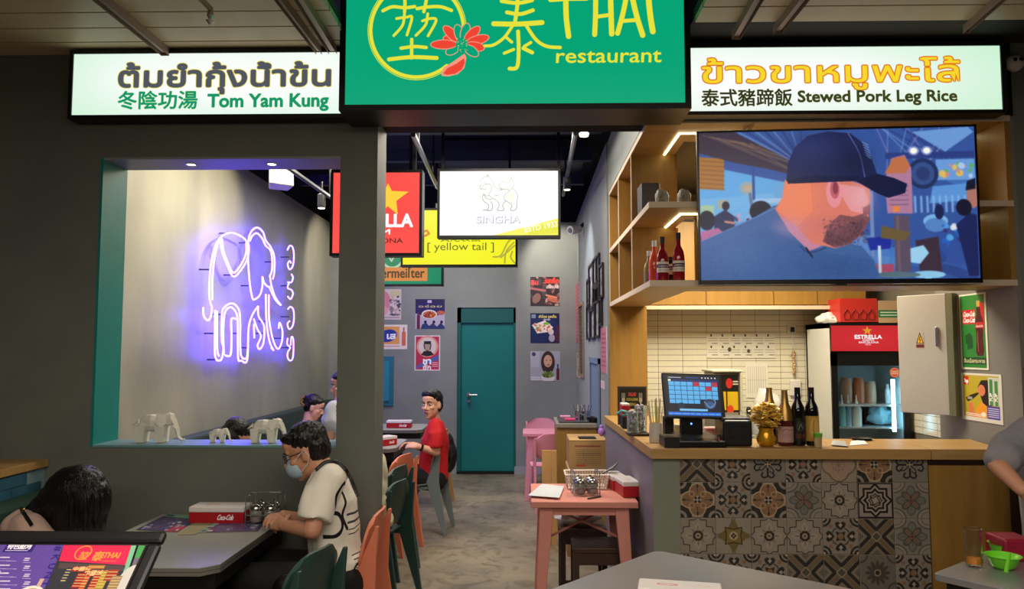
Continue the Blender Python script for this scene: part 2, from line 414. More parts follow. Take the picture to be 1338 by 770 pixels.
# shuttered teal hatch at the left of the back wall
a, b = P(488, 466, BK), P(514, 530, BK)
hw = struct('window_2', MB().box(a.x, b.x, BK - .03, BK, b.z, a.z), mat('hatch_blue', '1f6f88', .5))
part(hw, 'window_frame', MB().box(a.x + .04, b.x - .05, BK - .05, BK - .03, b.z + .06, a.z - .06), mat('hatch_blue2', '2a86a0', .5))
# doorway in the right wall
q0, q1 = PX(785, 520, RX), PX(773, 520, RX); zt = PX(778, 468, RX).z
struct('door_2', MB().box(RX - .02, RX, q0.y, q0.y + .05, .6, zt).box(RX - .02, RX, q1.y - .05, q1.y, .6, zt).box(RX - .02, RX, q0.y, q1.y, zt - .05, zt).box(RX - .006, RX, q0.y, q1.y, .6, zt), mat('pale_blue_frame', '66788c', .5))
# concourse ceiling, built of long planks
cz = P(200, 72, D).z
pm = mat('ceiling_plank', 'c6b28c', .45, var=.06, bump=.03)
cl = struct('ceiling_front', MB().box(-4.6, -.95, -5, D, cz + .03, cz + .08).box(.84, 4.6, -5, D, cz + .03, cz + .08).box(-.95, .84, -5, 3.2, cz + .03, cz + .08).box(-.95, .84, 3.15, D, cz + .6, cz + .65).box(-.95, .84, 3.15, 3.2, cz, cz + .62), mat('plank_gap', '2a2622', .8))
pw = .178; y = D - pw
pl = mesh_of('ceiling_plank', MB().box(-1.85, 1.85, 0, pw - .012, -.03, .0), pm)
plr = mesh_of('ceiling_plank', MB().box(-1.85, 1.85, 0, pw - .012, -.03, .0), pm)
plm = mesh_of('ceiling_plank', MB().box(-.89, .89, 0, pw - .012, -.03, .0), pm)
i = 0
while y > .2:
    piece(cl, 'plank', pl, (-2.8, y, cz + .03))
    if y < 3.6: piece(cl, 'plank', plr, (2.69, y, cz + .03))
    if y < 3.0: piece(cl, 'plank', plm, (-.055, y, cz + .03))
    y -= pw; i += 1
part(cl, 'plank_field', MB().box(-4.6, 4.6, -5, .15, cz, cz + .03), pm)
# fascia behind the right sign
struct('trim_4', MB().box(.6, 2.56, D - .06, D, hz + .02, cz), mat('fascia', '141816', .6))
# rails under the concourse ceiling
rail_m = mat('rail', 'a08c7c', .45, .2)
def rail(pa, pb, wd, label, holes=False):
    # pa is the far end at the fascia, pb the near end
    z = cz - .045
    A, B = PZ(*pa, z), PZ(*pb, z); B = A + (B - A) * 1.8
    d = (B - A).normalized(); s = Vector((d.y, -d.x, 0)) * wd
    m = MB(); 
    m.add([A - s, A + s, B + s, B - s, A - s + Vector((0, 0, .045)), A + s + Vector((0, 0, .045)), B + s + Vector((0, 0, .045)), B - s + Vector((0, 0, .045))], [(0, 1, 5, 4), (1, 2, 6, 5), (2, 3, 7, 6), (3, 0, 4, 7), (4, 5, 6, 7)])
    m.add([A - s * .6, A + s * .6, B + s * .6, B - s * .6], [(0, 1, 2, 3)], Matrix.Translation((0, 0, .015)))
    o = solo('ceiling_rail', m, rail_m, label, 'rail', 'metal rails under the outer ceiling')
    return o
rail((216, 73), (126, 0), .022, 'long brown metal ceiling rail ending over the left half of the left lit sign')
rail((418, 73), (362, 0), .015, 'left of two close metal rails above the right end of the left sign')
rail((438, 76), (390, 0), .022, 'slotted metal rail beside the big green sign, left side')
rail((962, 52), (992, 0), .022, 'metal ceiling rail just right of the big green sign')
rail((1016, 45), (1052, 0), .022, 'perforated metal ceiling rail, second right of the big green sign')
rail((1262, 44), (1312, 0), .012, 'thin metal rail above the right end of the right lit sign')
A = PZ(275, 12, cz - .06)
m = MB().tube([A + Vector((-.06, -.35, .05)), A], .014)
sp = thing('sprinkler', 'small pipe with sprinkler head under the left outer ceiling', 'sprinkler', A)
part(sp, 'pipe', m, rail_m); part(sp, 'sprinkler_head', MB().lathe([(.012, -.0), (.016, -.03), (.006, -.05), (.02, -.055), (.004, -.075)], A, 10), mat('chrome', 'c8c8c8', .2, 1.))
# dark services in the dining room ceiling
for k, yy in enumerate((4.75, 5.6, 6.5, 7.5, 8.6)):
    solo('ceiling_beam', MB().box(-2.6, RX, yy, yy + .08, 3.5, 3.62), mat('beam', '2a3244', .6), 'dark blue steel beam crossing the dining ceiling, number of rows back %s' % ['one', 'two', 'three', 'four', 'five'][k], 'beam', 'steel beams across the dining ceiling')
def track(a, b, label):
    m = MB().tube([a, b], .018, 6)
    t = thing('track_rail', label, 'track', a); part(t, 'rail', m, mat('track', '4a4c55', .4, .6))
    for q_ in (.15, .75): part(t, 'mount', MB().tube([a.lerp(b, q_), a.lerp(b, q_) + Vector((0, 0, .45))], .008, 6), black)
    return t
ta, tb = P(540, 176, 4.9), P(572, 246, 7.2); track(ta, tb, 'diagonal lighting track at the left of the white sign')
ta, tb = P(752, 174, 5.0), P(736, 255, 7.6); track(ta, tb, 'lighting track along the ceiling at the right of the white sign')
ta, tb = P(372, 216, 5.0), P(446, 268, 6.6); track(ta, tb, 'lighting track above the neon elephant, seen through the opening')
def spotl(p, lab):
    t = thing('track_spotlight', lab, 'lamp', p)
    part(t, 'lamp_body', MB().lathe([(.03, 0), (.034, .02), (.034, .11), (.02, .12)], p, 12), mat('lamp_grey', '3c3e44', .4)); part(t, 'stem', MB().tube([p + Vector((0, 0, .12)), p + Vector((0, 0, .22))], .008, 6), black)
    part(t, 'lens', MB().lathe([(.027, -.003), (.027, .0)], p, 12), emit('lens', 'fff6e0', 6))
spotl(P(741, 248, 6.6), 'small cylinder spotlight on the track right of the white sign')
spotl(P(420, 272, 6.2), 'small black track spotlight seen through the opening at its upper right')
p = P(763, 178, 5.2); solo('ceiling_downlight', MB().lathe([(.0, 0), (.03, 0), (.034, .02)], p, 12), emit('lens', 'fff6e0', 6), 'small round ceiling spot at the top right of the entrance', 'lamp')
# ducts
solo('duct', MB().box(-.9, .6, 7.9, 8.5, 3.62, 3.82), mat('duct', '3c4048', .5, .3), 'dark air duct high above the yellow sign', 'duct')
# ================================================================== lit signs
frame_m = mat('sign_frame', '0d0f0f', .4)
def signbox(name, label, art, tex, p0, p1, y, depth, em, bezel=.02, rods=None, cat='sign'):
    """p0 / p1: top-left / bottom-right pixel of the lit face, y: its distance"""
    a, b = P(p0[0], p0[1], y), P(p1[0], p0[1], y); zb = P(p0[0], p1[1], y).z; zt = a.z
    t = thing(name, label, cat, ((a.x + b.x) / 2, y + depth, zb - bezel))
    part(t, 'case', MB().box(a.x - bezel, b.x + bezel, y + .012, y + depth, zb - bezel, zt + bezel)
         .box(a.x - bezel, a.x, y - .008, y + .012, zb - bezel, zt + bezel).box(b.x, b.x + bezel, y - .008, y + .012, zb - bezel, zt + bezel)
         .box(a.x, b.x, y - .008, y + .012, zb - bezel, zb).box(a.x, b.x, y - .008, y + .012, zt, zt + bezel), frame_m)
    part(t, 'lit_face', MB().quad((a.x, y, zb), (b.x, y, zb), (b.x, y, zt), (a.x, y, zt)), printed(art, tex, em))
    if rods:
        for x in rods: part(t, 'hanging_rod', MB().box(x - .012, x + .012, y + .03, y + .054, zt, 3.85), black)
    return t
def Z(ox, oy, s): return lambda pts: [(ox + x / s, oy + y / s) for x, y in pts]
# ---- left sign 97..448 x 71..151
A = Art(351, 80, 'c9f2d2', 2.6, 97, 71)
A.glow(300, 105, 190, 60, 'ffffff', 1.); A.glow(190, 105, 70, 40, 'ffffff', .6); A.glow(420, 100, 60, 50, 'ffffff', .8)
A.text('ต้มยำกุ้งน้ำข้น', 157, 114, 36.5, '505560', w=275, bold=.035, out='f0e060', ow=.028)
A.text('冬陰功湯', 157, 141, 25, '0e9468', w=103, bold=.022, out='d5f0a0', ow=.015)
A.text('Tom Yam Kung', 274, 141, 24, '0e9468', w=156, bold=.03, out='d5f0a0', ow=.012)
signbox('lit_sign', 'white lit sign box at the left with grey and green lettering, Tom Yam Kung', A, 'sign_left', (97, 71), (448, 151), D - .10, .1, 1.0)
# ---- right sign 897..1306 x 62..147
A = Art(409, 84, 'c4f0cc', 2.6, 897, 63)
A.glow(1070, 105, 200, 60, 'ffffff', 1.); A.glow(930, 105, 90, 60, 'ffffff', .9)
A.text('ข้าวขาหมูพะโล้', 917, 109, 38, 'e0761c', w=336, bold=.05); A.text('ข้าวขาหมูพะโล้', 917, 109, 38, 'f6d72c', w=336, bold=.012)
A.text('泰式豬蹄飯', 916, 138, 24, '2e3020', w=118, bold=.015, out='d8e090', ow=.01)
A.text('Stewed Pork Leg Rice', 1042, 135, 21, '3a4020', w=206, bold=.03, out='e8f0a0', ow=.01)
signbox('lit_sign', 'white lit sign box at the right with yellow lettering, Stewed Pork Leg Rice', A, 'sign_right', (897, 63), (1306, 146), D - .10, .1, 1.0)
# ---- main green sign 454..892 x -70..138
k = 2.909
A = Art(438, 208, '04a376', 2.4, 454, -70)
z = Z(440, 0, k); Y1 = 'e8e23c'
def ring(r, w, c): 
    t = np.radians(np.linspace(50, 372, 60)); cx, cy = 310, 118
    A.line(z([(cx + r * 1. * math.cos(q), cy + r * 1.02 * math.sin(q)) for q in t]), w, c)
ring(176, 4.6, Y1); ring(186, 1.1, Y1)
S = lambda p, w=4.4, c=Y1: A.line(z(p), w, c, curve=True)
S([(180, 45), (215, 30), (262, 34), (300, 30)]); S([(245, -40), (262, 0), (262, 48)]); S([(335, 50), (345, 0), (345, -40)]); S([(310, 38), (350, 32), (400, 32), (440, 46)])
S([(232, 75), (270, 70), (290, 72), (272, 138)], 3.6); S([(262, 52), (255, 100), (222, 140)], 3.6); S([(330, 85), (360, 76), (382, 84), (352, 142)], 3.6); S([(350, 58), (342, 100), (306, 140)], 3.6)
S([(250, 188), (300, 182), (345, 186)]); S([(290, 155), (290, 225)]); S([(205, 230), (290, 222), (385, 226)], 5.2)
# lotus
for rot, L, o in ((-160, 60, 1), (-135, 78, 1), (-105, 62, 0), (-75, 66, 0), (-45, 75, 1), (-15, 85, 1), (10, 70, 1), (150, 55, 0), (180, 95, 1), (35, 60, 0)):
    q = math.radians(rot); cx, cy = 480, 175; x, y = cx + L * .72 * math.cos(q), cy + L * .72 * math.sin(q)
    (a, b), = z([(x, y)]); A.ell(a, b, L * .5 / k + 1.2, 6.5, 'f59a80', 1, rot); A.ell(a, b, L * .5 / k, 5.3, 'ef4634' if o else '04a376', 1, rot)
(a, b), = z([(480, 178)]); A.ell(a, b, 8, 10, '04a376'); A.speck(a - 7, b - 9, a + 7, b + 9, 26, ['f59a80', 'e8e23c'], .4, 1.1)
A.poly(z([(402, 285), (412, 262), (450, 238), (490, 210), (498, 225), (490, 265), (465, 288), (430, 296), (405, 294)]), 'f59a80'); A.poly(z([(410, 285), (425, 265), (460, 248), (488, 228), (492, 245), (480, 270), (455, 286), (425, 290)]), 'ef4634')
# tai
S([(640, -30), (700, -36), (760, -30)], 5); S([(630, 12), (690, 20), (745, 10)], 5); S([(650, 55), (700, 62), (748, 48)], 5); S([(600, 98), (690, 100), (782, 95)], 6.5); S([(692, -60), (690, 20), (680, 95)], 5)
S([(672, 105), (640, 150), (600, 178), (566, 182)], 4); S([(722, 105), (760, 160), (800, 185), (850, 190)], 4.5); S([(692, 128), (694, 200), (688, 262), (660, 268)], 5)
S([(645, 148), (668, 168)], 4); S([(640, 210), (675, 196)], 4); S([(740, 170), (715, 185)], 4); S([(712, 192), (745, 208)], 5)
# THAI
S([(815, 8), (890, 4), (950, 4)], 6.5); S([(872, 5), (874, 80), (882, 148)], 7); S([(985, -60), (984, 60), (980, 142)], 6.5); S([(1040, -50), (1042, 60), (1044, 140)], 7); S([(985, 75), (1040, 68)], 5)
S([(1110, -55), (1090, 50), (1066, 138)], 6.5); S([(1112, -55), (1135, 60), (1160, 146)], 7); S([(1082, 92), (1142, 88)], 5); S([(1180, -50), (1188, 60), (1198, 132)], 7.5)
A.text('restaurant', 727, 85, 27, Y1, w=135, bold=.012, rot=0, shear=.05)
signbox('main_sign', 'large bright green lit sign with yellow characters and a red lotus over the entrance', A, 'sign_main', (454, -70), (892, 137.5), D - .30, .28, 1.0, .03)
# ---- hanging signs in the dining room
A = Art(112, 105, 'ff5a52', 2.6, 436, 226); A.glow(500, 280, 80, 70, 'ff3c38', .5)
A.poly([(507, 240), (512, 250), (534, 251), (518, 263), (520, 281), (507, 270), (495, 281), (498, 263), (482, 251), (502, 250)], 'ffd23c')
A.text('ESTRELLA', 448, 296.5, 18, 'ffffff', w=91, bold=.055, sy=1.3); A.text('DAMM', 466, 306.5, 9.5, 'ffffff', w=44, bold=.04); A.text('BARCELONA', 456, 318, 9, '3a1010', w=71, bold=.01)
y = 5.45; signbox('hanging_sign', 'red lit hanging sign with a yellow star, partly behind the grey pillar', A, 'sign_red', (436, 226), (548.5, 331), y, .12, 1.0, .02, (P(446, 300, y).x, P(540, 300, y).x))
A = Art(154, 84, 'ffffff', 3.2, 575, 224)
G = '93a89c'
L = Z(430, 170, 3.35)
for p in ([(660, 245), (662, 225), (675, 210), (700, 205), (715, 225), (722, 245), (735, 255), (760, 262)], [(665, 262), (675, 245), (695, 235), (712, 248), (708, 268), (700, 285), (715, 300)], [(680, 225), (690, 240), (704, 236)],
          [(672, 258), (680, 262), (690, 258)], [(675, 285), (672, 300), (680, 315), (695, 325), (700, 340), (692, 352), (712, 352), (716, 330), (708, 315)], [(715, 300), (735, 310), (745, 330), (738, 352), (765, 352), (760, 330), (775, 310)],
          [(740, 268), (765, 262), (785, 262), (790, 270), (770, 285), (768, 305), (785, 318), (800, 330), (795, 352), (815, 352), (822, 335), (822, 310), (826, 290), (815, 268), (800, 255)], [(745, 240), (760, 228), (785, 230), (795, 215), (790, 205), (805, 225), (808, 245), (795, 262), (775, 262), (750, 255), (745, 240)],
          [(695, 352), (675, 352)], [(700, 285), (690, 290), (675, 280), (690, 300), (712, 305)], [(725, 290), (745, 285)], [(668, 240), (660, 255), (668, 262)], [(690, 205), (692, 195), (700, 205)]):
    A.line(L(p), 1.15, '869c90', curve=True)
A.ell(*L([(795, 295)])[0], 5, 6, 'f6eec0', .8); A.speck(628, 236, 643, 252, 14, ['8ad0b0', 'bcd8c8'], .4, 1.0)
A.text('SINGHA', 623, 292, 13, 'a4a4b8', w=57, bold=.04); A.text('SINGHA', 622.4, 291.4, 13, 'f4f4fa', w=57, bold=.01)
A.poly([(645, 308), (729, 286), (729, 308)], 'f3ee5a'); A.poly([(690, 300), (729, 290), (729, 305), (690, 308)], 'e6e43a'); A.text('ESTD 1933', 686, 304, 10, 'fffff0', w=43, bold=.02, rot=-10)
y = 6.2; signbox('hanging_sign', 'bright white lit hanging sign with a line drawn lion, facing the entrance', A, 'sign_white', (575, 224), (729, 308), y, .10, 1.03, .02, (P(577.5, 300, y).x, P(730.5, 300, y).x))
A = Art(147, 72, 'f2ee20', 2.6, 527, 275); A.glow(610, 320, 70, 40, 'fcfc30', .7)
A.line([(552, 304), (558, 302), (561, 306), (556, 309)], 3, 'e08828'); A.text('黃尾袋鼠', 576, 316, 11, '6a7018', w=52, bold=.0)
A.text('[ yellow tail ]', 559, 328, 14.5, '6c701c', w=87, bold=.002)
for p in ([(673, 310), (664, 318), (655, 335), (645, 337)], [(672, 318), (662, 330), (660, 345)], [(670, 330), (668, 338), (674, 346)], [(673, 322), (655, 338)]): A.line(p, 2, 'b3ab42', curve=True)
y = 7.4; signbox('hanging_sign', 'yellow lit hanging sign with bracketed lettering, below the white sign', A, 'sign_yellow', (527, 275), (673.5, 346), y, .10, 1.0, .02, (P(535, 300, y).x, P(666, 300, y).x))
A = Art(112, 64, '0f9a6c', 2.6, 465, 308); A.ell(513, 337, 15, 15, 'd6e6c0'); A.ell(513, 337, 12, 12, '2a9a68'); A.line([(505, 330), (512, 342), (518, 330)], 2, 'd6e6c0'); A.line([(508, 326), (502, 320)], 1.5, 'd6e6c0'); A.line([(518, 326), (524, 320)], 1.5, 'd6e6c0')
A.rect(478, 350, 559, 368, 'f59a48'); A.text('Jägermeiſter', 482, 363.5, 16.5, '5b4418', w=73, bold=.02, sy=1.1)
y = 8.4; signbox('hanging_sign', 'green lit hanging sign with an orange lettered band, furthest back', A, 'sign_green', (465, 308), (577, 371.5), y, .10, .75, .02, (P(475, 300, y).x, P(570, 300, y).x))
# ================================================================== television
A = Art(365, 196, '34549c', 2.4, 911, 173)
for i in range(34):
    rr = random.Random(i); x, y0 = rr.uniform(911, 1275), rr.uniform(240, 368)
    A.ell(x, y0, rr.uniform(8, 30), rr.uniform(5, 22), rr.choice(['3b6fc0', '4c86d0', '2b4a98', '5d93cf', '24356e', '6f9ad8', '3a5cae']), .5, rr.uniform(0, 60))
A.poly([(911, 215), (1045, 245), (1045, 275), (911, 310)], '5fa6e0'); A.poly([(911, 205), (945, 208), (944, 250), (911, 248)], 'a87038')
for i in range(7): A.line([(911, 210 + i * 6), (945, 213 + i * 6)], .8, '6d4a30')
A.poly([(911, 173), (1000, 173), (1040, 195), (1040, 232), (1000, 222), (960, 214), (911, 200)], '3c3244')
for i in range(16):
    rr = random.Random(i + 50); A.line([(911 + i * 5, 175 + i), (1034, 206 + rr.uniform(-8, 20))], 1.4, rr.choice(['5a4a50', '7a6258', '2a2438', '8a6a50']), .8)
A.poly([(960, 173), (1075, 173), (1060, 190), (1040, 215)], '37589c')
for i in range(8): A.line([(965 + i * 12, 173), (1036 + i * 2, 212)], 2.2, ['6b8cc8', '2c3c78'][i % 2], .8)
A.poly([(912, 262), (1010, 255), (1020, 285), (915, 300)], '6fb0e4'); A.rect(912, 270, 930, 285, 'c8d070', .6); A.rect(935, 263, 950, 275, 'd7a050', .5); A.rect(985, 262, 1025, 268, '9cc4ea'); A.rect(985, 275, 1020, 280, '4a78b8')
A.ell(976, 248, 11, 9, '93a6b4'); A.ell(976, 248, 6, 5, 'b8a58c'); A.line([(979, 256), (982, 280)], 4, '66708c'); A.line([(984, 220), (984, 262)], 3.5, '2c4c94')
A.speck(935, 280, 1015, 312, 60, ['e06890', '34406c', 'd8a0b0', '6a90c8', 'b03c58', '1c2444', '88b8e0'], 1, 4, 3)
A.ell(946, 271, 5, 6, '1c1c30'); A.poly([(930, 285), (945, 276), (957, 285), (958, 312), (930, 312)], '20284c'); A.line([(945, 292), (957, 294)], 3, 'd88c78')
A.ell(920, 290, 11, 13, '12142a'); A.poly([(912, 305), (935, 300), (955, 318), (912, 335)], 'd06a98'); A.ell(993, 279, 15, 14, '10142c'); A.ell(1008, 282, 8, 8, '18203c')
# right half: market
for i in range(14):
    rr = random.Random(i + 90); A.line([(rr.uniform(1140, 1260), 173), (rr.uniform(1150, 1275), 225)], 1.2, rr.choice(['7ba0dc', '22306a', '9a86c8']), .7)
A.poly([(1195, 178), (1268, 173), (1275, 180), (1238, 205)], '6c9ad8'); A.poly([(1160, 205), (1275, 205), (1275, 213), (1160, 213)], '2a3c80'); A.poly([(1225, 215), (1275, 215), (1275, 242), (1225, 242)], '6c9cdc'); A.speck(1228, 220, 1272, 238, 16, ['e8c050', '58b060', 'e08878', 'b8d0f0'], 1.5, 5, 5)
for x in (1197, 1214): A.ell(x, 203, 7, 6, 'b8c0f0', .6); A.ell(x, 203, 4.6, 4, 'fffff0')
A.ell(1208, 233, 20, 20, '20305e'); A.ell(1208, 233, 15, 15, '35508a'); A.ell(1208, 233, 9, 9, '2a3c70')
A.poly([(1158, 240), (1168, 212), (1185, 208), (1193, 225), (1193, 285), (1160, 284)], 'b07c9c'); A.poly([(1158, 232), (1170, 212), (1184, 210), (1192, 222), (1186, 232)], 'c07048'); A.scribble(1164, 246, 1188, 276, 5, '6a4468', 1, 4); A.rect(1167, 275, 1176, 282, 'e88440')
A.rect(1168, 287, 1188, 360, '5a4c60'); A.rect(1171, 287, 1175, 360, '6e5a68'); A.rect(1137, 255, 1142, 340, '6f88c0'); A.poly([(1220, 250), (1275, 246), (1275, 268), (1215, 272)], '5a94d8')
for i in range(9): A.rect(1195 + i * 8, 262, 1198 + i * 8, 284, '86b4e8', .8)
A.ell(1222, 295, 16, 9, '7ab4e8'); A.ell(1222, 300, 14, 9, '5484c4'); A.poly([(1132, 316), (1165, 313), (1162, 330), (1136, 332)], '1c2c98'); A.poly([(1195, 320), (1225, 315), (1228, 366), (1200, 366)], '3c2c3c'); A.poly([(1188, 330), (1205, 326), (1212, 336), (1200, 350), (1188, 348)], '9cd0f0'); A.rect(1136, 350, 1166, 366, 'b04860'); A.rect(1146, 326, 1150, 364, 'd0e0e8'); A.ell(1210, 364, 22, 5, '8cc8e8'); A.ell(1170, 364, 30, 4, '54707c')
A.speck(1230, 300, 1262, 325, 24, ['2860c0', '50a0e0', 'e0e8f0', '402868'], 1.5, 5, 8); A.ell(1227, 283, 6, 10, '1a2450')
A.poly([(1248, 300), (1266, 285), (1275, 288), (1275, 366), (1262, 366)], '1a2458'); A.ell(1271, 262, 8, 17, 'b07468'); A.poly([(1262, 256), (1264, 244), (1275, 240), (1275, 254)], '14162c'); A.ell(1259, 278, 10, 11, '15152c')
A.poly([(1152, 300), (1190, 310), (1180, 320), (1150, 316)], '6a5838')
A.blur(9)
# man in profile with cap
A.poly([(912, 318), (950, 302), (985, 286), (1010, 272), (1030, 268), (1045, 290), (1080, 318), (1125, 326), (1140, 345), (1148, 366), (1150, 369), (911, 369)], '3f629a')
A.poly([(911, 330), (1000, 300), (1060, 330), (1140, 345), (1146, 369), (911, 369)], '375a94', .7)
A.line([(914, 317), (985, 287), (1012, 275)], 1, '6f94c8', .8, True)
A.poly([(1026, 238), (1100, 236), (1126, 245), (1138, 252), (1138, 268), (1134, 280), (1137, 292), (1124, 312), (1108, 324), (1090, 329), (1075, 325), (1056, 332), (1030, 305), (1012, 276), (1022, 262)], 'dc7a68')
A.poly([(1026, 238), (1060, 240), (1062, 280), (1040, 300), (1014, 276), (1022, 262)], 'ec8464'); A.poly([(1020, 285), (1040, 300), (1060, 322), (1075, 325), (1056, 332), (1030, 306)], 'c9849c')
A.poly([(1100, 245), (1130, 250), (1136, 268), (1130, 285), (1112, 280), (1102, 262)], 'e79aa0', .9)
A.poly([(1082, 298), (1098, 285), (1115, 288), (1128, 284), (1138, 290), (1126, 311), (1108, 324), (1090, 328), (1074, 320)], '7a4a52'); A.poly([(1080, 306), (1110, 296), (1132, 294), (1120, 314), (1098, 326), (1078, 320)], '5d3a48', .8); A.poly([(1128, 276), (1138, 272), (1137, 284), (1128, 288)], '8a5058')
A.glow(1128, 262, 14, 18, 'eab0b8', .6); A.glow(1050, 262, 26, 22, 'f08a60', .5); A.glow(1085, 300, 24, 12, 'b4686c', .45); A.glow(1030, 300, 20, 12, 'c890b0', .5)
A.speck(1076, 290, 1134, 324, 260, ['5a3a44', '8a5c5c', '3c2834'], .5, 1.6, 12, .5)
A.ell(1091, 256, 10.5, 19.5, 'e9909a'); A.ell(1092, 252, 6, 12, 'c0606c'); A.ell(1093, 250, 3.5, 8, '8a3a4c')
A.line([(1044, 325), (1056, 334), (1078, 328)], 2, '2a4070', 1, True); A.line([(1052, 328), (1060, 340)], 2.5, '141c34')
A.blur(3)
A.poly([(1028, 240), (1031, 215), (1040, 195), (1058, 180), (1085, 174.5), (1115, 178), (1132, 192), (1142, 212), (1148, 232), (1130, 240), (1090, 236)], '18224e')
A.poly([(1118, 240), (1148, 232), (1170, 238), (1187, 246), (1184, 258), (1162, 264), (1148, 258), (1130, 247)], '0f173c'); A.poly([(1030, 238), (1060, 233), (1125, 235), (1128, 241), (1030, 243)], '101840')
A.line([(1112, 178), (1126, 205), (1132, 236)], 1.4, '6f7cc0', .8, True)
for i in range(6): A.line([(1130 + i, 190 + i * 3.4), (1138 + i * .6, 194 + i * 3.6)], 1.1, '7f9cdc')
A.glow(1060, 195, 40, 22, '2c3a74', .6); A.glow(1120, 215, 20, 18, '0e1434', .5); A.glow(960, 330, 50, 30, '4c70a8', .6); A.glow(1090, 355, 50, 16, '2c4c84', .6)
for i in range(90):
    rr = random.Random(i + 300); x, yy = rr.uniform(915, 1135), rr.uniform(325, 366); A.line([(x, yy), (x + rr.uniform(2, 6), yy - rr.uniform(1, 3))], .5, rr.choice(['5678ac', '2c4878']), .5)
A.blur(9); A.grain(.02, 2, 2)
tl, tr = P(910, 172, 4.02), P(1275, 168, 3.92)
zb, zt = P(910, 372.5, 4.02).z, tl.z
dv = Vector((tr.x - tl.x, tr.y - tl.y, 0)); wT = dv.length; rz = math.atan2(dv.y, dv.x); hT = zt - zb
tv = thing('television', 'large flat television on the wooden shelf front showing a man in a dark cap', 'television', (tl.x, tl.y, zb), rz)
bz = .011
part(tv, 'casing', MB().box(0, wT, 0, .035, 0, hT).box(.25, wT - .25, .035, .06, .15, hT - .15), mat('tv_black', '060608', .25), local=True, bevel=.003)
part(tv, 'bezel', MB().box(0, wT, -.006, 0, 0, .024).box(0, wT, -.006, 0, hT - bz, hT).box(0, bz, -.006, 0, 0, hT).box(wT - bz, wT, -.006, 0, 0, hT), mat('tv_bezel', '0a0a0c', .3), local=True)
part(tv, 'screen', MB().quad((bz, -.003, .024), (wT - bz, -.003, .024), (wT - bz, -.003, hT - bz), (bz, -.003, hT - bz)), printed(A, 'tv_picture', .95), local=True)
part(tv, 'sensor', MB().box(wT * .49, wT * .53, -.004, .02, -.008, 0), black, local=True)
# ================================================================== neon elephant on the wall
neon_m = emit('neon_tube', '5a3cff', 24.)
neon_back = mat('neon_backing', '3a3550', .6)
zz = lambda p: [PX(250 + x / 3.2083, 280 + y / 3.2083, NX + .09) for x, y in smooth2(p, 5)]
ne = thing('neon_sign', 'violet neon elephant outline glowing on the grey side wall', 'neon sign', PX(320, 420, NX + .02))
strokes = [[(50, 390), (52, 425), (68, 445), (82, 428), (86, 390), (80, 372), (75, 330), (80, 230), (95, 150), (120, 100), (160, 78), (200, 88), (230, 112), (236, 150)],
           [(88, 360), (88, 280), (96, 190), (112, 125), (128, 104), (134, 150), (152, 200), (178, 246), (215, 200), (230, 160), (230, 120)],
           [(122, 108), (128, 155), (150, 212), (178, 262), (222, 214), (240, 165), (240, 125)],
           [(238, 200), (238, 120), (250, 75), (275, 56), (300, 75), (312, 110), (334, 140), (348, 180), (348, 240), (342, 272)],
           [(245, 112), (256, 90), (275, 80), (296, 100), (312, 132), (332, 152), (339, 190), (338, 235), (328, 262)],
           [(238, 200), (245, 290), (256, 352), (268, 356), (288, 338), (298, 300), (298, 262), (304, 285), (318, 302), (332, 305)],
           [(330, 262), (336, 300), (352, 348), (376, 382), (352, 358), (326, 305)],
           [(100, 402), (98, 560), (103, 605), (116, 614), (128, 604), (135, 560), (128, 530), (128, 430), (135, 395), (165, 374), (192, 388), (204, 430), (205, 560), (212, 600), (232, 602), (238, 550)],
           [(142, 592), (165, 588), (168, 500), (168, 440), (188, 440)], [(108, 405), (108, 560), (116, 595)],
           [(136, 590), (134, 480), (142, 410), (165, 390), (186, 410), (194, 450), (196, 600), (210, 614), (234, 612), (240, 480), (256, 422), (280, 386)],
           [(280, 386), (282, 428), (305, 470), (302, 540), (286, 566), (278, 548), (292, 512), (276, 480), (262, 440)], [(262, 460), (264, 520)],
           [(312, 335), (315, 450), (328, 535), (345, 570), (335, 560)], [(325, 337), (326, 440), (342, 525), (362, 565), (378, 540), (382, 490), (370, 455), (366, 480)]]
for s_ in strokes: part(ne, 'tube', MB().tube(zz(s_), .0085, 6), neon_m, smooth=True)
for x, y in ((80, 232), (160, 80), (178, 255), (240, 120), (345, 200), (250, 300), (100, 500), (205, 500), (238, 560), (300, 500), (320, 450), (376, 520), (112, 610), (130, 420)):
    p = PX(250 + x / 3.2083, 280 + y / 3.2083, NX + .09); part(ne, 'standoff', MB().tube([Vector((NX, p.y, p.z)), p], .006, 6), neon_back)
nl = thing('neon_lettering', 'vertical column of small violet neon letters right of the neon elephant', 'neon sign', PX(380, 420, NX + .02))
for s_ in ([(403, 150), (412, 133), (424, 138), (430, 170), (426, 215), (412, 232), (404, 210), (412, 196), (418, 205)], [(404, 285), (420, 285), (426, 265), (420, 252)], [(408, 290), (404, 310), (420, 318), (426, 335), (416, 356), (404, 345)],
           [(405, 398), (416, 388), (428, 402), (430, 440), (424, 470), (410, 482), (403, 460), (412, 448)], [(404, 520), (402, 545), (414, 560), (404, 580), (404, 602), (414, 614), (426, 600), (428, 530), (420, 515), (416, 550)]):
    part(nl, 'tube', MB().tube(zz(s_), .0075, 6), neon_m, smooth=True)
for y in (180, 300, 430, 560):
    p = PX(250 + 410 / 3.2083, 280 + y / 3.2083, NX + .09); part(nl, 'standoff', MB().tube([Vector((NX, p.y, p.z)), p], .006, 6), neon_back)
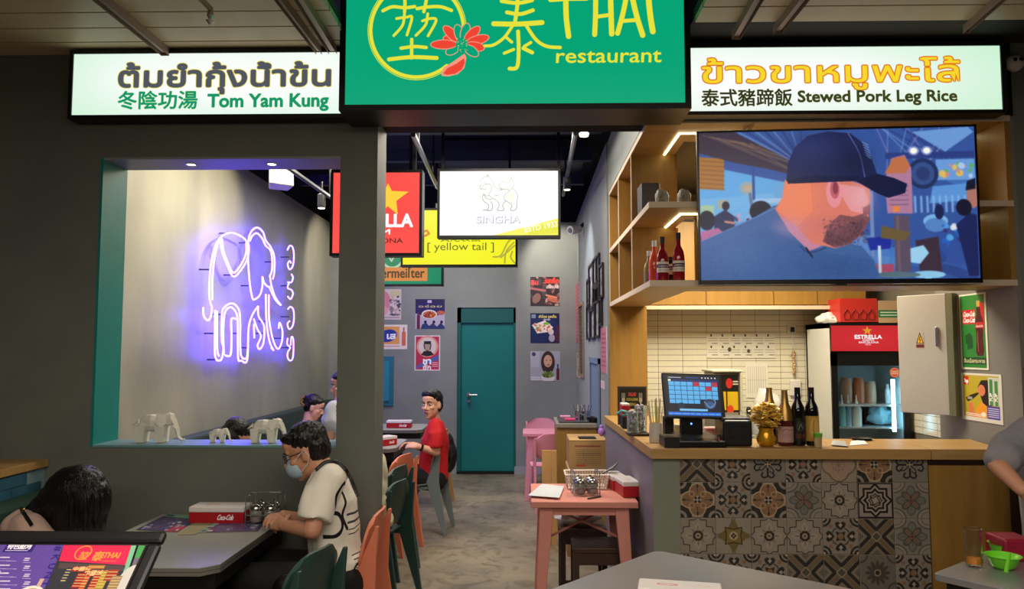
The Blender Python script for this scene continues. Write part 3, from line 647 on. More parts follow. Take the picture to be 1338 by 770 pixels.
# recessed lights in the lintel over the opening
for k, x in enumerate((250, 355)):
    p = P(x, 211, D + .12); p.z = oz1 - t if False else oz1 - .012
    q = thing('downlight', ['left', 'right'][k] + ' recessed downlight in the lintel over the elephant figurines', 'lamp', p)
    part(q, 'ring', MB().lathe([(.022, -.001), (.03, -.004), (.03, 0)], p, 16), mat('chrome', 'c8c8c8', .2, 1.)); part(q, 'lens', MB().lathe([(.0, -.002), (.022, -.002)], p, 16), emit('lens2', 'fff4dc', 9))
# speaker hanging beyond the opening
p = P(366, 236, 5.6)
sp = thing('wall_speaker', 'white box loudspeaker hanging under the dark ceiling behind the opening', 'speaker', p)
Rm = Matrix.Translation(p) @ Matrix.Rotation(.5, 4, 'Z') @ Matrix.Rotation(-.2, 4, 'X')
part(sp, 'cabinet', MB().add([(-.09, -.06, -.05), (.09, -.06, -.06), (.07, .07, -.05), (-.07, .07, -.05), (-.09, -.06, .07), (.09, -.06, .07), (.07, .07, .06), (-.07, .07, .06)], [(0, 1, 2, 3), (4, 5, 6, 7), (0, 1, 5, 4), (1, 2, 6, 5), (2, 3, 7, 6), (3, 0, 4, 7)], Rm), mat('white_plastic', 'cfcac6', .4), bevel=.008)
part(sp, 'bracket', MB().tube([p, p + Vector((.05, 0, .1)), p + Vector((.05, 0, .7))], .012, 6), mat('white_plastic', 'cfcac6'))
# ================================================================== posters
def poster(label, art, tex, p0, p1, y=None, x=None, frame=None, cat='poster', th=.004, pts=None):
    if y is not None: a, b = P(*p0, y), P(*p1, y); c0, c1, c2, c3 = (a.x, y, b.z), (b.x, y, b.z), (b.x, y, a.z), (a.x, y, a.z)
    else:
        A_, B_ = PX(*p0, x), PX(*p1, x); c0, c1, c2, c3 = (x, A_.y, B_.z), (x, B_.y, B_.z), (x, B_.y, A_.z), (x, A_.y, A_.z)
    n_ = Vector((0, -1, 0)) if y is not None else Vector((-1, 0, 0))
    cc = (Vector(c0) + Vector(c2)) / 2; cc.z = c0[2]
    t_ = thing('poster', label, cat, cc)
    off = n_ * th; q = [Vector(c) for c in (c0, c1, c2, c3)]
    part(t_, 'sheet', MB().add([v for v in q] + [v + off for v in q], [(0, 1, 2, 3), (0, 1, 5, 4), (1, 2, 6, 5), (2, 3, 7, 6), (3, 0, 4, 7)]), mat('paper', 'd8d6d0', .7))
    part(t_, 'print', MB().quad(*[v + off * 1.01 for v in q]), printed(art, tex, rough=.4))
    if frame:
        fw, col = frame; u = (q[1] - q[0]).normalized() * fw; up = Vector((0, 0, fw))
        m = MB(); o2 = n_ * .02
        for a_, b_ in ((q[0] - u - up, q[1] + u), (q[3] - u, q[2] + u + up), (q[0] - u, q[3]), (q[1], q[2] + u)):
            lo = Vector((min(a_.x, b_.x), min(a_.y, b_.y), min(a_.z, b_.z))); hi = Vector((max(a_.x, b_.x), max(a_.y, b_.y), max(a_.z, b_.z)))
            if y is not None: lo.y, hi.y = y - .02, y - .001
            else: lo.x, hi.x = x - .02, x - .001
            m.box(lo.x, hi.x, lo.y, hi.y, lo.z, hi.z)
        part(t_, 'picture_frame', m, mat('frame_' + col, col, .4))
    return t_
A = Art(38, 39, '2b2450', 6, 543, 391); A.rect(543, 405, 581, 430, 'b9b2c8'); A.ell(562, 404, 24, 9, '2a2560'); A.rect(558.5, 392.5, 564, 396, 'c8b8e8'); A.text('อร่อย', 547, 402, 4, 'd8c888', w=30, bold=.02); A.ell(561, 411, 10, 6, 'e8e0dc'); A.ell(561, 411.5, 8.5, 4.6, 'a8452c'); A.speck(554, 408, 568, 414, 20, ['d87838', '7a2418', 'e0a050'], .5, 1.6); A.ell(576, 409, 5, 3, 'c0604c')
A.rect(545, 412, 549, 430, '6c2430'); A.rect(546, 408, 548, 412, '6c2430'); A.poly([(550, 430), (552, 424), (557, 422), (561, 426), (566, 422), (571, 427), (576, 422), (581, 427), (581, 430)], '2c3c70'); [A.ell(x, 421, 1.8, 2, '18142c') for x in (556, 567, 577)]
poster('square purple food poster with a plate, upper left of the teal door', A, 'poster_a', (543, 391), (581, 430), y=BK)
A = Art(33, 46, 'e8dcdc', 6, 542, 438.5); A.rect(543.5, 440, 573.5, 483, 'c23052'); A.ell(558.5, 453, 14, 14, 'eaa088'); A.ell(558.5, 453, 11.5, 11.5, 'e2d6cc'); A.ell(558.5, 454, 4.5, 5.5, 'b89c88'); A.rect(554, 446, 563, 450, '242024'); A.line([(554, 450), (555, 456)], 1.3, '242024'); A.line([(563, 450), (562, 457)], 1.3, '242024'); A.poly([(550, 464), (554, 459), (563, 459), (567, 464), (558, 466)], '242024'); A.ell(558.5, 458.5, 1.4, 1, '504040')
A.poly([(545, 478), (573, 464), (573, 470), (545, 482)], '4a6cb0'); A.text('ชา', 553, 476, 11, 'ffffff', w=10, bold=.05); A.text('ชัก', 553, 483, 8, 'ffffff', w=10, bold=.04); A.scribble(565, 473, 572, 480, 3, 'f0e0e0', .8)
poster('red and pink poster with a round portrait of a man in a black hat', A, 'poster_b', (542, 438.5), (575, 484.5), y=BK)
A = Art(24, 40, 'd8c8c8', 6, 500, 378); A.ell(504, 394, 8, 14, 'd88a98'); A.rect(512, 380, 523, 388, 'c8c880', .6); A.speck(512, 388, 523, 412, 40, ['4a4048', '8a7a78', 'c8a8a0'], .6, 2); A.ell(503, 406, 7, 6, 'e0a8b0'); A.scribble(502, 413, 522, 417, 1, '705050', .8)
poster('faded pink poster half behind the pillar, under the green sign', A, 'poster_c', (496, 378), (524, 418), y=BK)
A = Art(34, 32, 'f0e4da', 6, 498, 424.5); A.rect(499, 427, 522, 450, 'eca850'); A.ell(507, 439, 12, 8, '2c3c98', 1, -15); A.text('เส', 506, 443, 11, 'ffffff', w=11, bold=.05); A.rect(525, 434, 530, 452, 'e07038'); A.rect(526.5, 428, 528.5, 434, 'c86038'); A.scribble(502, 451, 522, 454, 1, 'c05040', .8)
poster('orange and white poster with a blue oval, left of the red portrait poster', A, 'poster_d', (498, 424.5), (532, 456.5), y=BK)
A = Art(38, 38, '3c3036', 6, 693, 362); A.speck(693, 362, 731, 400, 60, ['6c4844', '28242c', 'a86c60', '4a4a50', 'c8a090'], .8, 3.5, 2); A.text('กิน', 694, 372, 8, 'e84c58', w=9, bold=.05); A.text('รสเด็ด', 712, 370, 8, 'e8483c', w=18, bold=.06); A.text('อร่อยมาก', 714, 377, 6, 'e8d8d8', w=16, bold=.03); A.line([(694, 377), (712, 380)], 3, 'c87078', .8); A.ell(722, 391, 7, 4, 'c07058', 1, 25); A.line([(714, 386), (727, 389)], 2.4, 'd88868'); A.line([(716, 392), (728, 393)], 2.2, 'b86850'); A.ell(701, 390, 5, 7, '8a6860', 1, 30)
poster('dark poster with red lettering and hands, topmost right of the teal door', A, 'poster_e', (693, 362), (731, 400), y=BK)
A = Art(38, 39, '14204c', 6, 693, 409.5); A.ell(700, 430, 30, 18, '1c3470', .5); A.text('ตำไทย รสเด็ด', 704, 415.5, 4.4, 'e8d870', w=23, bold=.03); A.text('ปลาร้า', 710, 419, 3.4, 'e8e8e8', w=9, bold=.02); A.rect(694.5, 411, 700, 416, '8890b0'); A.poly([(695, 425), (712, 419), (723, 428), (717, 434), (702, 436)], 'f0e4e0'); A.speck(698, 423, 719, 433, 50, ['d04838', 'e8a848', '78a048', 'e8d8c0'], .5, 1.6); A.ell(714, 423, 4, 1.8, '70b848'); A.rect(726.5, 426, 730, 447, '5a1c28'); A.ell(720, 434, 3.5, 4, 'd8c8c8'); A.ell(721, 442, 4, 5, 'a8a4b8')
poster('dark blue poster with a square white plate of food, second right of the teal door', A, 'poster_f', (693, 409.5), (731, 448.5), y=BK)
A = Art(39, 39, 'a9acb8', 6, 693, 459); A.rect(693, 459, 705, 480, 'b8bcc8'); A.ell(716, 474, 9, 15, '3a2a2c'); A.ell(716, 472, 5.5, 8, 'd8a890'); A.ell(714, 471, .9, .6, '2a1c1c'); A.ell(719, 471, .9, .6, '2a1c1c'); A.ell(716.5, 477, 1.6, .7, '8a3434'); A.ell(716, 494, 9, 5, 'dedad8'); A.ell(716, 490, 7.5, 4, '5a7838'); A.speck(709, 486, 723, 493, 16, ['8aa048', '3c5828', 'b0a060'], .6, 1.8); A.rect(727, 482, 731, 497, '5c2030'); A.rect(728, 476, 730, 482, '28406c'); A.ell(697.5, 463, 2.6, 2.6, '3c4468'); A.scribble(694, 492, 706, 497, 2, 'ece8f0', 1.2)
poster('pale poster of a long haired woman with a bowl, lowest right of the door', A, 'poster_g', (693, 459), (732, 498), y=BK)
# right dining wall (seen at a steep angle)
A = Art(30, 75, 'b8505c', 4); A.scribble(4, 4, 26, 70, 14, 'd88088', 1.6); poster('long red poster on the right dining wall near the back corner', A, 'poster_h', (750, 377), (757.5, 448), x=RX, cat='poster')
A = Art(40, 92, '2c2c2e', 4); A.scribble(6, 4, 34, 88, 16, '78746a', 1.4); poster('tall chalkboard menu in a pale wooden frame on the right dining wall', A, 'poster_i', (758, 402), (763.5, 490), x=RX, frame=(.035, '8a7458'))
A = Art(20, 30, 'c8a880', 4); A.speck(0, 4, 20, 30, 20, ['a85838', 'e8e0d8', '705038'], 1, 4); poster('small food notice below the chalkboard on the right dining wall', A, 'poster_j', (753.8, 461), (757.3, 494), x=RX)
A = Art(40, 62, 'c8788c', 4); A.scribble(6, 6, 34, 55, 8, 'a0506c', 2.4); poster('pink poster beside the picture frames near the wooden shelf', A, 'poster_k', (785.3, 429), (793.5, 489), x=RX)
A = Art(10, 12, 'e0b8c8', 4); poster('small pink notice under the pink poster by the shelf', A, 'poster_l', (785.5, 497), (790, 509), x=RX)
fr = [((768.5, 369), (772, 396)), ((771, 351), (776.5, 403)), ((777, 342), (780.5, 372)), ((781, 338), (784.5, 369)), ((777, 375), (783, 392)), ((779.5, 379), (784.8, 438)), ((773.5, 404), (778.5, 440)), ((785, 351), (789.5, 385)), ((785.5, 393), (788, 422)), ((768.2, 403), (772.5, 441))]
pos = ['leftmost upper', 'tall upper left', 'top middle', 'topmost right', 'small central', 'tallest lower right', 'lower middle', 'upper right', 'narrow right', 'lowest left']
for k, (a, b) in enumerate(fr):
    A = Art(20, 34, ['b8b0a8', '9a9498', 'c0b8b0', '888890', '706a70'][k % 5], 4); A.speck(2, 2, 18, 32, 10, ['6a6468', 'd8d0c8', '4a4448'], 1, 4, k)
    t_ = poster(pos[k] + ' black picture frame in the cluster on the right dining wall', A, 'picture_%d' % k, a, b, x=RX, frame=(.022, '0e0e10'), cat='picture frame'); t_['group'] = 'picture frames on the right wall'
# dome camera on the right wall
p = PX(757, 299, RX - .05)
c = thing('wall_camera', 'white security camera on the right dining wall below the ceiling', 'camera', p)
part(c, 'camera_body', MB().tube([p + Vector((-.11, -.08, -.03)), p + Vector((.0, .02, 0))], [.05, .045], 14), mat('white_plastic', 'cfcac6')); part(c, 'lens', MB().tube([p + Vector((-.115, -.085, -.03)), p + Vector((-.1, -.07, -.03))], .03, 12), black)
part(c, 'mount', MB().tube([p, p + Vector((.05, .02, .06))], .02), black)
# twin-lens security camera on the outer right column
p = P(1325, 83, D - .03)
c = thing('column_camera', 'white twin eyed security fixture on the grey column at the far right', 'camera', p)
part(c, 'camera_body', MB().ell(p, (.05, .035, .045)), mat('white_plastic', 'cfcac6'), smooth=True)
for dx in (-.014, .018): part(c, 'lens', MB().ell(p + Vector((dx, -.034, .01)), (.011, .006, .011), 10, 8), mat('lens_black', '0a0a0a', .15))
part(c, 'cord', MB().tube([p + Vector((-.05, .01, .02)), p + Vector((-.07, .02, .06)), p + Vector((-.07, .02, .16)), p + Vector((-.055, .02, .3))], .004, 6), mat('white_plastic', 'cfcac6'))
# ================================================================== wooden shelving and bar
oak = wood('oak', 'a8864c', '987840', (12, 1, 12), 2.2, .45)
oak_x = wood('oak_long', 'b08c56', '9c7a46', (1, 12, 12), 2.2, .4)
oak_v = wood('oak_upright', '9a7436', '8a662c', (12, 12, 1), 2.2, .45)
pale = mat('pale_edge', 'cbb9a0', .5)
SX, SXB = .660, .93
zT, zM, zL = P(850, 154, D).z, P(852, 264, D).z, P(852, 374, D).z
led = emit('led_strip', 'fff2b8', 9)
sh = thing('wall_shelf', 'L shaped oak wall shelving that wraps the corner above the bar', 'shelf', (SX, D, zL))
th = .03; R2 = 2.60
for nm, z, d1 in (('top_board', zT - th, 0), ('middle_board', zM - th, 0), ('bottom_board', zL, 0)):
    part(sh, nm, MB().prism([(SX, D), (R2, D), (R2, 4.48), (SXB, 4.48), (SXB, 6.1), (SX, 6.1)], z, z + th), oak_x)
    part(sh, 'edge_strip', MB().box(SX, R2, D - .004, D, z - .001, z + th + .001).box(SX - .004, SX, D - .004, 6.1, z - .001, z + th + .001), pale)
for y in (4.78, 5.46, 6.08):
    for z0, z1 in ((zL + th, zM - th), (zM, zT - th)):
        part(sh, 'divider', MB().box(SX + .001, SXB, y, y + .018, z0, z1), oak_v); 
        part(sh, 'divider_edge', MB().box(SX - .004, SX + .001, y, y + .018, z0, z1), pale)
part(sh, 'back_panel', MB().box(SXB, SXB + .02, 4.8, 6.1, zL + th, zM - th), oak_v); part(sh, 'back_panel', MB().box(SXB, SXB + .02, 4.8, 6.1, zM, zT - th), oak_v)
part(sh, 'back_panel', MB().box(.98, 2.57, 4.46, 4.48, zL + th, zM - th), oak_v); part(sh, 'back_panel', MB().box(2.2, 2.57, 4.46, 4.48, zM, zT - th), oak_v)
part(sh, 'side_panel', MB().box(2.57, 2.6, D, 4.48, zL + th, zM - th), oak_v); part(sh, 'side_panel', MB().box(2.57, 2.6, D, 4.48, zM, zT - th), oak_v)
for x in (1.22, 1.72): part(sh, 'bracket', MB().prism([(D + .01, zT - th), (D + .2, zT - th), (D + .2, zT - th - .05)], x, x + .02, 'x'), oak)
for z in (zT - th, zM - th):
    part(sh, 'led_strip', MB().box(.86, .872, 4.30, 4.77, z - .006, z - .001), led); part(sh, 'led_strip', MB().box(.86, 1.3, 4.29, 4.302, z - .006, z - .001), led)
    part(sh, 'led_strip', MB().box(2.2, 2.56, 4.40, 4.41, z - .006, z - .001), led)
# full height oak end post behind the side arm
solo('end_panel', MB().box(.655, .93, 6.1, 6.14, 1.1, zL).box(.93, .95, 6.1, 6.45, 1.1, zL), oak_v, 'plain oak upright panel standing on the bar end below the shelving', 'panel')
# ---- kitchen shell
KY, KX = 6.5, 2.94
cream = mat('cream_grout_wall', '6f6a5c', .8)
kz = zL + .02
kw = struct('wall_kitchen_back', MB().box(.93, 3.2, KY, KY + .1, 0, 3.3), cream)
kr = struct('wall_kitchen_right', MB().box(KX, KX + .1, 4.9, KY, 0, 3.3), cream)
struct('ceiling_kitchen', MB().box(.95, KX, 4.6, KY, 2.95, 3.0), mat('kitchen_ceiling', '4a4640', .8))
struct('wall_right_front', MB().box(2.6, 2.75, DB, 4.92, 0, 3.3).box(2.6, 2.62, D, DB, 0, zT), mat('panel_grey', '77756f', .55, var=.04))
struct('wall_kitchen_side', MB().box(2.75, KX + .1, 4.85, 4.92, 0, 3.3), cream)
tile_m = mat('white_tile', 'd6d0bc', .18, var=.03, vscale=8)
tw, tz = .2045, .0483
zt_ = P(900, 404, KY).z
tm = mesh_of('wall_tile', MB().box(0, tw - .004, -.006, 0, 0, tz - .0035), tile_m)
x0 = P(842, 404, KY).x - tw * .45
for r in range(24):
    for c in range(9):
        x = x0 + c * tw
        if x > 2.75: continue
        piece(kw, 'tile', tm, (x, KY, zt_ - (r + 1) * tz))
trm = mesh_of('wall_tile', MB().box(-.006, 0, 0, tw - .004, 0, tz - .0035), tile_m)
for r in range(8):
    for c in range(7): piece(kr, 'tile', trm, (KX, 4.98 + c * tw, 1.0 + r * tz))
# wall cupboards over the tiles
zc0, zc1 = P(900, 400, 6.25).z, P(900, 370, 6.25).z + .5
cb = thing('wall_cupboard', 'row of oak wall cupboard doors above the white kitchen tiles', 'cabinet', (1.8, 6.25, zc0))
part(cb, 'carcass', MB().box(.95, 2.75, 6.25, KY, zc0, zc1), oak_v)
xs = [.97, P(922, 390, 6.25).x, P(1010, 390, 6.25).x, 2.35, 2.74]
for a, b in zip(xs, xs[1:]): part(cb, 'door', MB().box(a + .004, b - .004, 6.232, 6.25, zc0 + .01, zc1), oak_v)
part(cb, 'moulding', MB().box(.95, 2.75, 6.20, 6.27, zc0 - .03, zc0), pale)
# ---- fridge
fy = 5.9; f0, f1 = P(1087, 500, fy).x, P(1200, 500, fy).x + .0; fz = P(1100, 422, fy).z; fr_y = 6.42
fg = thing('drinks_fridge', 'upright glass door drinks fridge with a red lit header behind the bar', 'fridge', ((f0 + f1) / 2, fy, 0))
f1 = KX - .04
white_en = mat('white_enamel', 'c9cac4', .35); fblk = mat('fridge_black', '0e0f12', .3)
part(fg, 'cabinet', MB().box(f0, f0 + .03, fy + .02, fr_y, 0, fz).box(f1 - .03, f1, fy + .02, fr_y, 0, fz).box(f0, f1, fr_y - .03, fr_y, 0, fz).box(f0, f1, fy + .02, fr_y, fz - .04, fz).box(f0, f1, fy + .02, fr_y, 0, .4), white_en)
zg1, zg0 = P(1100, 478, fy).z, .75; zs1 = P(1100, 424, fy).z
part(fg, 'door_frame', MB().box(f0, f0 + .045, fy, fy + .02, zg0, zg1 + .10).box(f1 - .05, f1, fy, fy + .02, zg0, zg1 + .1).box(f0, f1, fy, fy + .02, zg1, P(1100, 459, fy).z).box(f0, f1, fy, fy + .02, .5, zg0), fblk)
A = Art(92, 36, 'd01f2c', 5, 1088, 423); A.glow(1134, 441, 50, 18, 'e22a34', .8); A.poly([(1134, 423.5), (1135.6, 428), (1140.5, 428.3), (1136.8, 431), (1138, 435.5), (1134, 433), (1130, 435.5), (1131.2, 431), (1127.5, 428.3), (1132.4, 428)], 'f0a030')
A.text('ESTRELLA', 1118, 441.5, 7.5, 'ffffff', w=34, bold=.05); A.text('DAMM', 1128, 444.8, 4, 'ffffff', w=14, bold=.03); A.text('BARCELONA', 1123, 448, 4, 'ffffff', w=25, bold=.02); A.text('1876', 1131, 450.8, 3, 'ffffff', w=7)
zr0 = P(1100, 459, fy).z
xr = P(1180, 440, fy).x
part(fg, 'header_panel', MB().quad((f0, fy - .012, zr0), (xr, fy - .012, zr0), (xr, fy - .012, zs1 - .01), (f0, fy - .012, zs1 - .01)), printed(A, 'fridge_header', .85))
part(fg, 'header_box', MB().box(f0, f1, fy - .01, fy + .02, zr0, fz), fblk)
part(fg, 'glass_door', MB().box(f0 + .045, f1 - .05, fy + .006, fy + .010, zg0, zg1), mat('fridge_glass', 'dfeaf0', .03, trans=1., ior=1.1))
sz = P(1100, 532, fy).z; wire = mat('shelf_wire', 'd5dbe0', .3, .5)
part(fg, 'shelf', MB().box(f0 + .04, f1 - .04, fy + .06, fr_y - .05, sz, sz + .012), wire); part(fg, 'shelf', MB().box(f0 + .04, f1 - .04, fy + .06, fr_y - .05, 1.02, 1.03), wire)
xl = P(1172, 530, fy).x
part(fg, 'led_strip', MB().box(xl - .012, xl + .008, fy + .04, fy + .06, 1.0, P(1170, 505, fy).z + .05), emit('cold_led', '9fe4ff', 14))
A = Art(10, 10, 'e05038', 8); A.ell(5, 5, 4.5, 4.5, 'f0a090'); A.ell(5, 5, 3.6, 3.6, 'e05038'); A.scribble(2, 3, 8, 7, 3, 'fff0e0', .8)
q = P(1169, 487, fy - .002); v = MB(); v.add([(q.x + .038 * math.cos(t), q.y, q.z + .038 * math.sin(t)) for t in np.linspace(0, 2 * math.pi, 20, endpoint=False)], [tuple(range(20))]); v.uv[0] = [(.5 + .5 * math.cos(t), .5 + .5 * math.sin(t)) for t in np.linspace(0, 2 * math.pi, 20, endpoint=False)]
solo('round_sticker', v, printed(A, 'sticker'), 'round orange sticker on the upper right of the fridge door', 'sticker')
# what stands in the fridge
jar_m = mat('milky_jar', 'b9b2a6', .3, trans=.3); 
for k, (x, h, c) in enumerate(((1106, .2, 'c09070'), (1122, .2, 'c87850'), (1137, .17, 'c8a080'))):
    q = P(x, 520, 6.12); solo('food_jar', MB().lathe([(.04, 0), (.045, .02), (.045, h * .8), (.035, h * .92), (.038, h)], (q.x, 6.12, sz + .0135), 12), mat('jar_' + c, c, .3), ['left', 'middle', 'right'][k] + ' tall tub on the upper fridge shelf behind the glass', 'tub', 'tubs on the upper fridge shelf', smooth=True)
for k, x in enumerate((1160, 1166)):
    q = P(x, 520, 6.1); solo('white_bottle', MB().lathe([(.022, 0), (.022, .1), (.012, .12), (.012, .15)], (q.x, 6.1, sz + .0135), 10), mat('jar_white', 'dfe4e4', .3), ['left', 'right'][k] + ' small white bottle beside the light on the upper fridge shelf', 'bottle', smooth=True)
for k, x in enumerate((1101, 1109, 1120)):
    q = P(x, 560, 6.05); b = thing('squeeze_bottle', ['leftmost', 'second', 'fattest white'][k] + ' squeeze bottle on the lower fridge shelf', 'bottle', (q.x, 6.05, 1.0315), group='squeeze bottles in the fridge')
    r = (.028, .026, .036)[k]; part(b, 'bottle_body', MB().lathe([(r, 0), (r, .13), (r * .6, .16)], (q.x, 6.05, 1.0315), 12), mat('squeeze_%d' % k, ['6fb0a8', '8ca8b8', 'e6e8dc'][k], .35), smooth=True); part(b, 'nozzle', MB().lathe([(r * .55, .16), (r * .2, .2), (.004, .24)], (q.x, 6.05, 1.0315), 10), mat('nozzle', ['e8e8e0', 'c04040', 'e8e8e0'][k], .4), smooth=True)
for k in range(6):
    q = P(1104 + k * 9, 545, 6.25); solo('drink_can', MB().lathe([(.02, 0), (.026, .01), (.026, .1), (.02, .11)], (q.x, 6.25, 1.0315), 10), mat('can_red', '5a2024', .3, .3), ['first', 'second', 'third', 'fourth', 'fifth', 'sixth'][k] + ' dark red drink can from the left, back row of the lower fridge shelf', 'can', 'cans at the back of the lower fridge shelf', smooth=True)
def bag(name, label, c, r, m, seed=1, amt=.35, squash=1.):
    mb = MB().ell((0, 0, 0), r, 28, 20); out = []
    for v in mb.v:
        V = Vector(v); n_ = mnoise.noise(V * (2.2 / max(r)) + Vector((seed, 0, 0))) + .5 * abs(mnoise.noise(V * (6 / max(r)) + Vector((0, seed, 0))))
        V = V * (1 + amt * n_); V.z = max(V.z, -r[2] * .7); out.append(tuple(V + Vector(c)))
    mb.v = out; return solo(name, mb, m, label, 'bag', smooth=True)
film = mat('plastic_film', 'dcecee', .15, trans=.35, spec=.8)
q = P(1152, 560, 6.1); bag('plastic_bag', 'knotted clear plastic bag on the lower fridge shelf', (q.x, 6.13, 1.0315 + .07), (.085, .06, .085), mat('plastic_film_blue', 'a8d4dc', .2, trans=.2), 3, .4)
q = P(1085, 412, 6.2); bag('plastic_bag', 'crumpled white plastic bag lying on the left of the fridge top', (q.x - .02, 6.2, fz + .04), (.085, .12, .05), mat('bag_white', 'cfcfca', .35), 5, .4)
# crate and carton on the fridge
a, b = P(1098, 417, 6.0), P(1146, 390, 6.0)
red_m = mat('crate_red', 'b32a22', .45)
cr = thing('bottle_crate', 'red plastic crate standing on top of the drinks fridge', 'crate', ((a.x + b.x) / 2, 6.0, fz))
m = MB().box(a.x, b.x, 6.0, 6.02, fz, b.z).box(a.x, b.x, 6.28, 6.3, fz, b.z).box(a.x, a.x + .02, 6.02, 6.28, fz, b.z).box(b.x - .02, b.x, 6.02, 6.28, fz, b.z).box(a.x, b.x, 6.0, 6.3, fz, fz + .01); part(cr, 'crate_body', m, red_m)
for k in range(4):
    x = a.x + .02 + k * (b.x - a.x - .04) / 4
    part(cr, 'rib', MB().tube([(x + .01, 5.995, fz + .03), (x + .05, 5.995, fz + .03), (x + .055, 5.995, fz + .07), (x + .03, 5.995, fz + .11), (x + .005, 5.995, fz + .07)], .004, 5, closed=True), mat('crate_dark', '7c1a16', .5))
a, b = P(1147.5, 417, 6.0), P(1174, 393, 6.0)
A = Art(26, 24, 'b09070', 5, 1147, 393); A.rect(1147, 403, 1174, 411, '2e6b46'); A.scribble(1150, 404, 1170, 410, 2, 'd8e0c8', 1.2)
cr = thing('carton', 'brown carton with a green band beside the red crate on the fridge', 'box', ((a.x + b.x) / 2 + .004, 6.0, fz))
part(cr, 'carton_body', MB().box(a.x + .002, b.x, 6.0, 6.25, fz, b.z), mat('cardboard', 'a07c52', .8)); part(cr, 'printed_side', MB().quad((a.x + .002, 5.999, fz), (b.x, 5.999, fz), (b.x, 5.999, b.z), (a.x + .002, 5.999, b.z)), printed(A, 'carton_print', rough=.8))
# ---- grey electrical cabinet with open door
c0, c1 = PX(1238, 460, 2.6), None
c0 = P(1238, 460, 4.68); c1 = P(1174, 460, 4.93)
zb_ = P(1238, 543.5, 4.68).z; ztp = zL
gd = thing('electrical_cabinet', 'tall grey electrical cabinet door with a yellow warning triangle', 'cabinet', ((c0.x + c1.x) / 2, (c0.y + c1.y) / 2, zb_))
u = (Vector((c1.x, c1.y, 0)) - Vector((c0.x, c0.y, 0))); L_ = u.length; rz_ = math.atan2(-u.y, -u.x)
Mx = Matrix.Translation((c1.x, c1.y, 0)) @ Matrix.Rotation(rz_, 4, 'Z')
gm = mat('cabinet_grey', 'b4b2ac', .45)
part(gd, 'door_leaf', MB().box(0, L_, 0, .018, zb_, ztp, Mx), gm, bevel=.004)
part(gd, 'hinge_post', MB().box(L_ + .004, L_ + .04, -.006, .05, zb_, ztp, Mx), mat('cabinet_olive', '6f7058', .5))
hx = L_ * .79; zh = P(1230, 440, 4.7).z
part(gd, 'door_handle', MB().box(hx, hx + .014, -.014, 0, zh - .06, zh + .06, Mx), mat('steel', 'b9bcc0', .25, 1.), bevel=.004)
A = Art(10, 22, 'b4b2ac', 10); A.rect(0, 0, 10, 17, 'c8b8a0', .3); A.poly([(5, 0), (10, 16), (0, 16)], '1c1810'); A.poly([(5, 3), (8.6, 15), (1.4, 15)], 'f0b428'); A.line([(5.4, 6.5), (4.2, 10.5), (5.8, 10.5), (4.6, 14)], .9, '1c1810'); A.rect(0, 17, 10, 21.5, '6c2018')
xw = L_ * .46; za, zb2 = P(1203, 434, 4.8).z, P(1203, 455, 4.8).z
part(gd, 'warning_label', MB().quad(*[Mx @ Vector(p) for p in ((xw - .024, -.001, zb2), (xw + .024, -.001, zb2), (xw + .024, -.001, za), (xw - .024, -.001, za))]), printed(A, 'warning'), label='yellow high voltage triangle over a dark red strip')
# posters on the grey side wall right of the bar
A = Art(40, 100, 'dcdcc8', 5); A.rect(2, 2, 37.5, 97.5, '2c7d34'); A.rect(4, 21, 24, 40, 'c8202c'); A.text('Coca-Cola', 5.2, 30, 8, 'ffffff', w=17.5, bold=.03, shear=.25, sy=1.2); A.text('Coca-Cola', 5.2, 38, 8, 'ffffff', w=17.5, bold=.03, shear=.25, sy=1.2)
A.poly([(26, 10), (36, 14), (37, 40), (33, 60), (26, 40)], 'c8202c'); A.rect(26, 10, 31, 18, 'c8a048'); A.poly([(26, 18), (31, 18), (32, 28), (35, 36), (34, 60), (35, 76), (33, 82), (25, 82), (23, 76), (24.5, 60), (23, 36), (26, 28)], '4a1418'); A.rect(23.5, 38, 34.5, 46, 'b8262c'); A.text('Coca-Cola', 24, 44.4, 4, 'ffffff', w=10, bold=.02, shear=.2); A.line([(26, 50), (26.5, 76)], .8, 'b06058')
A.poly([(9, 58), (12, 52), (16, 52), (19, 58), (19, 72), (10, 74), (11, 66), (7, 66)], '1c5024'); A.line([(10, 66), (8, 56), (13, 54)], 2, '1c5024'); A.rect(2, 84, 37.5, 93, '1c4420'); A.text('ดื่มเมื่อกระหาย', 4, 91, 7, 'e0e0b0', w=31, bold=.02)
WX = 2.6
poster('green poster with a dark cola bottle, upper one on the grey side wall', A, 'poster_m', (1253.5, 387), (1292, 387), x=WX) if False else None
def wallposter(label, art, tex, tlp, brp):
    a_, b_ = PX(*tlp, WX), PX(*brp, WX); z1, z0 = a_.z, b_.z
    t_ = thing('poster', label, 'poster', (WX, (a_.y + b_.y) / 2, z0)); e = .003
    part(t_, 'sheet', MB().box(WX - e, WX, b_.y, a_.y, z0, z1), mat('paper', 'd8d6d0', .7))
    part(t_, 'print', MB().quad((WX - e - .001, a_.y, z0), (WX - e - .001, b_.y, z0), (WX - e - .001, b_.y, z1), (WX - e - .001, a_.y, z1)), printed(art, tex, rough=.35))
wallposter('green poster with a dark cola bottle, upper one on the grey side wall', A, 'poster_m', (1253.5, 386), (1293, 484))
A = Art(66, 72, 'd8d6cc', 5); A.rect(3, 3, 62, 66, 'b8a830'); A.rect(4, 5, 13, 18, 'd03020'); A.text('7up', 5, 15, 9, 'ffffff', w=7, bold=.04)
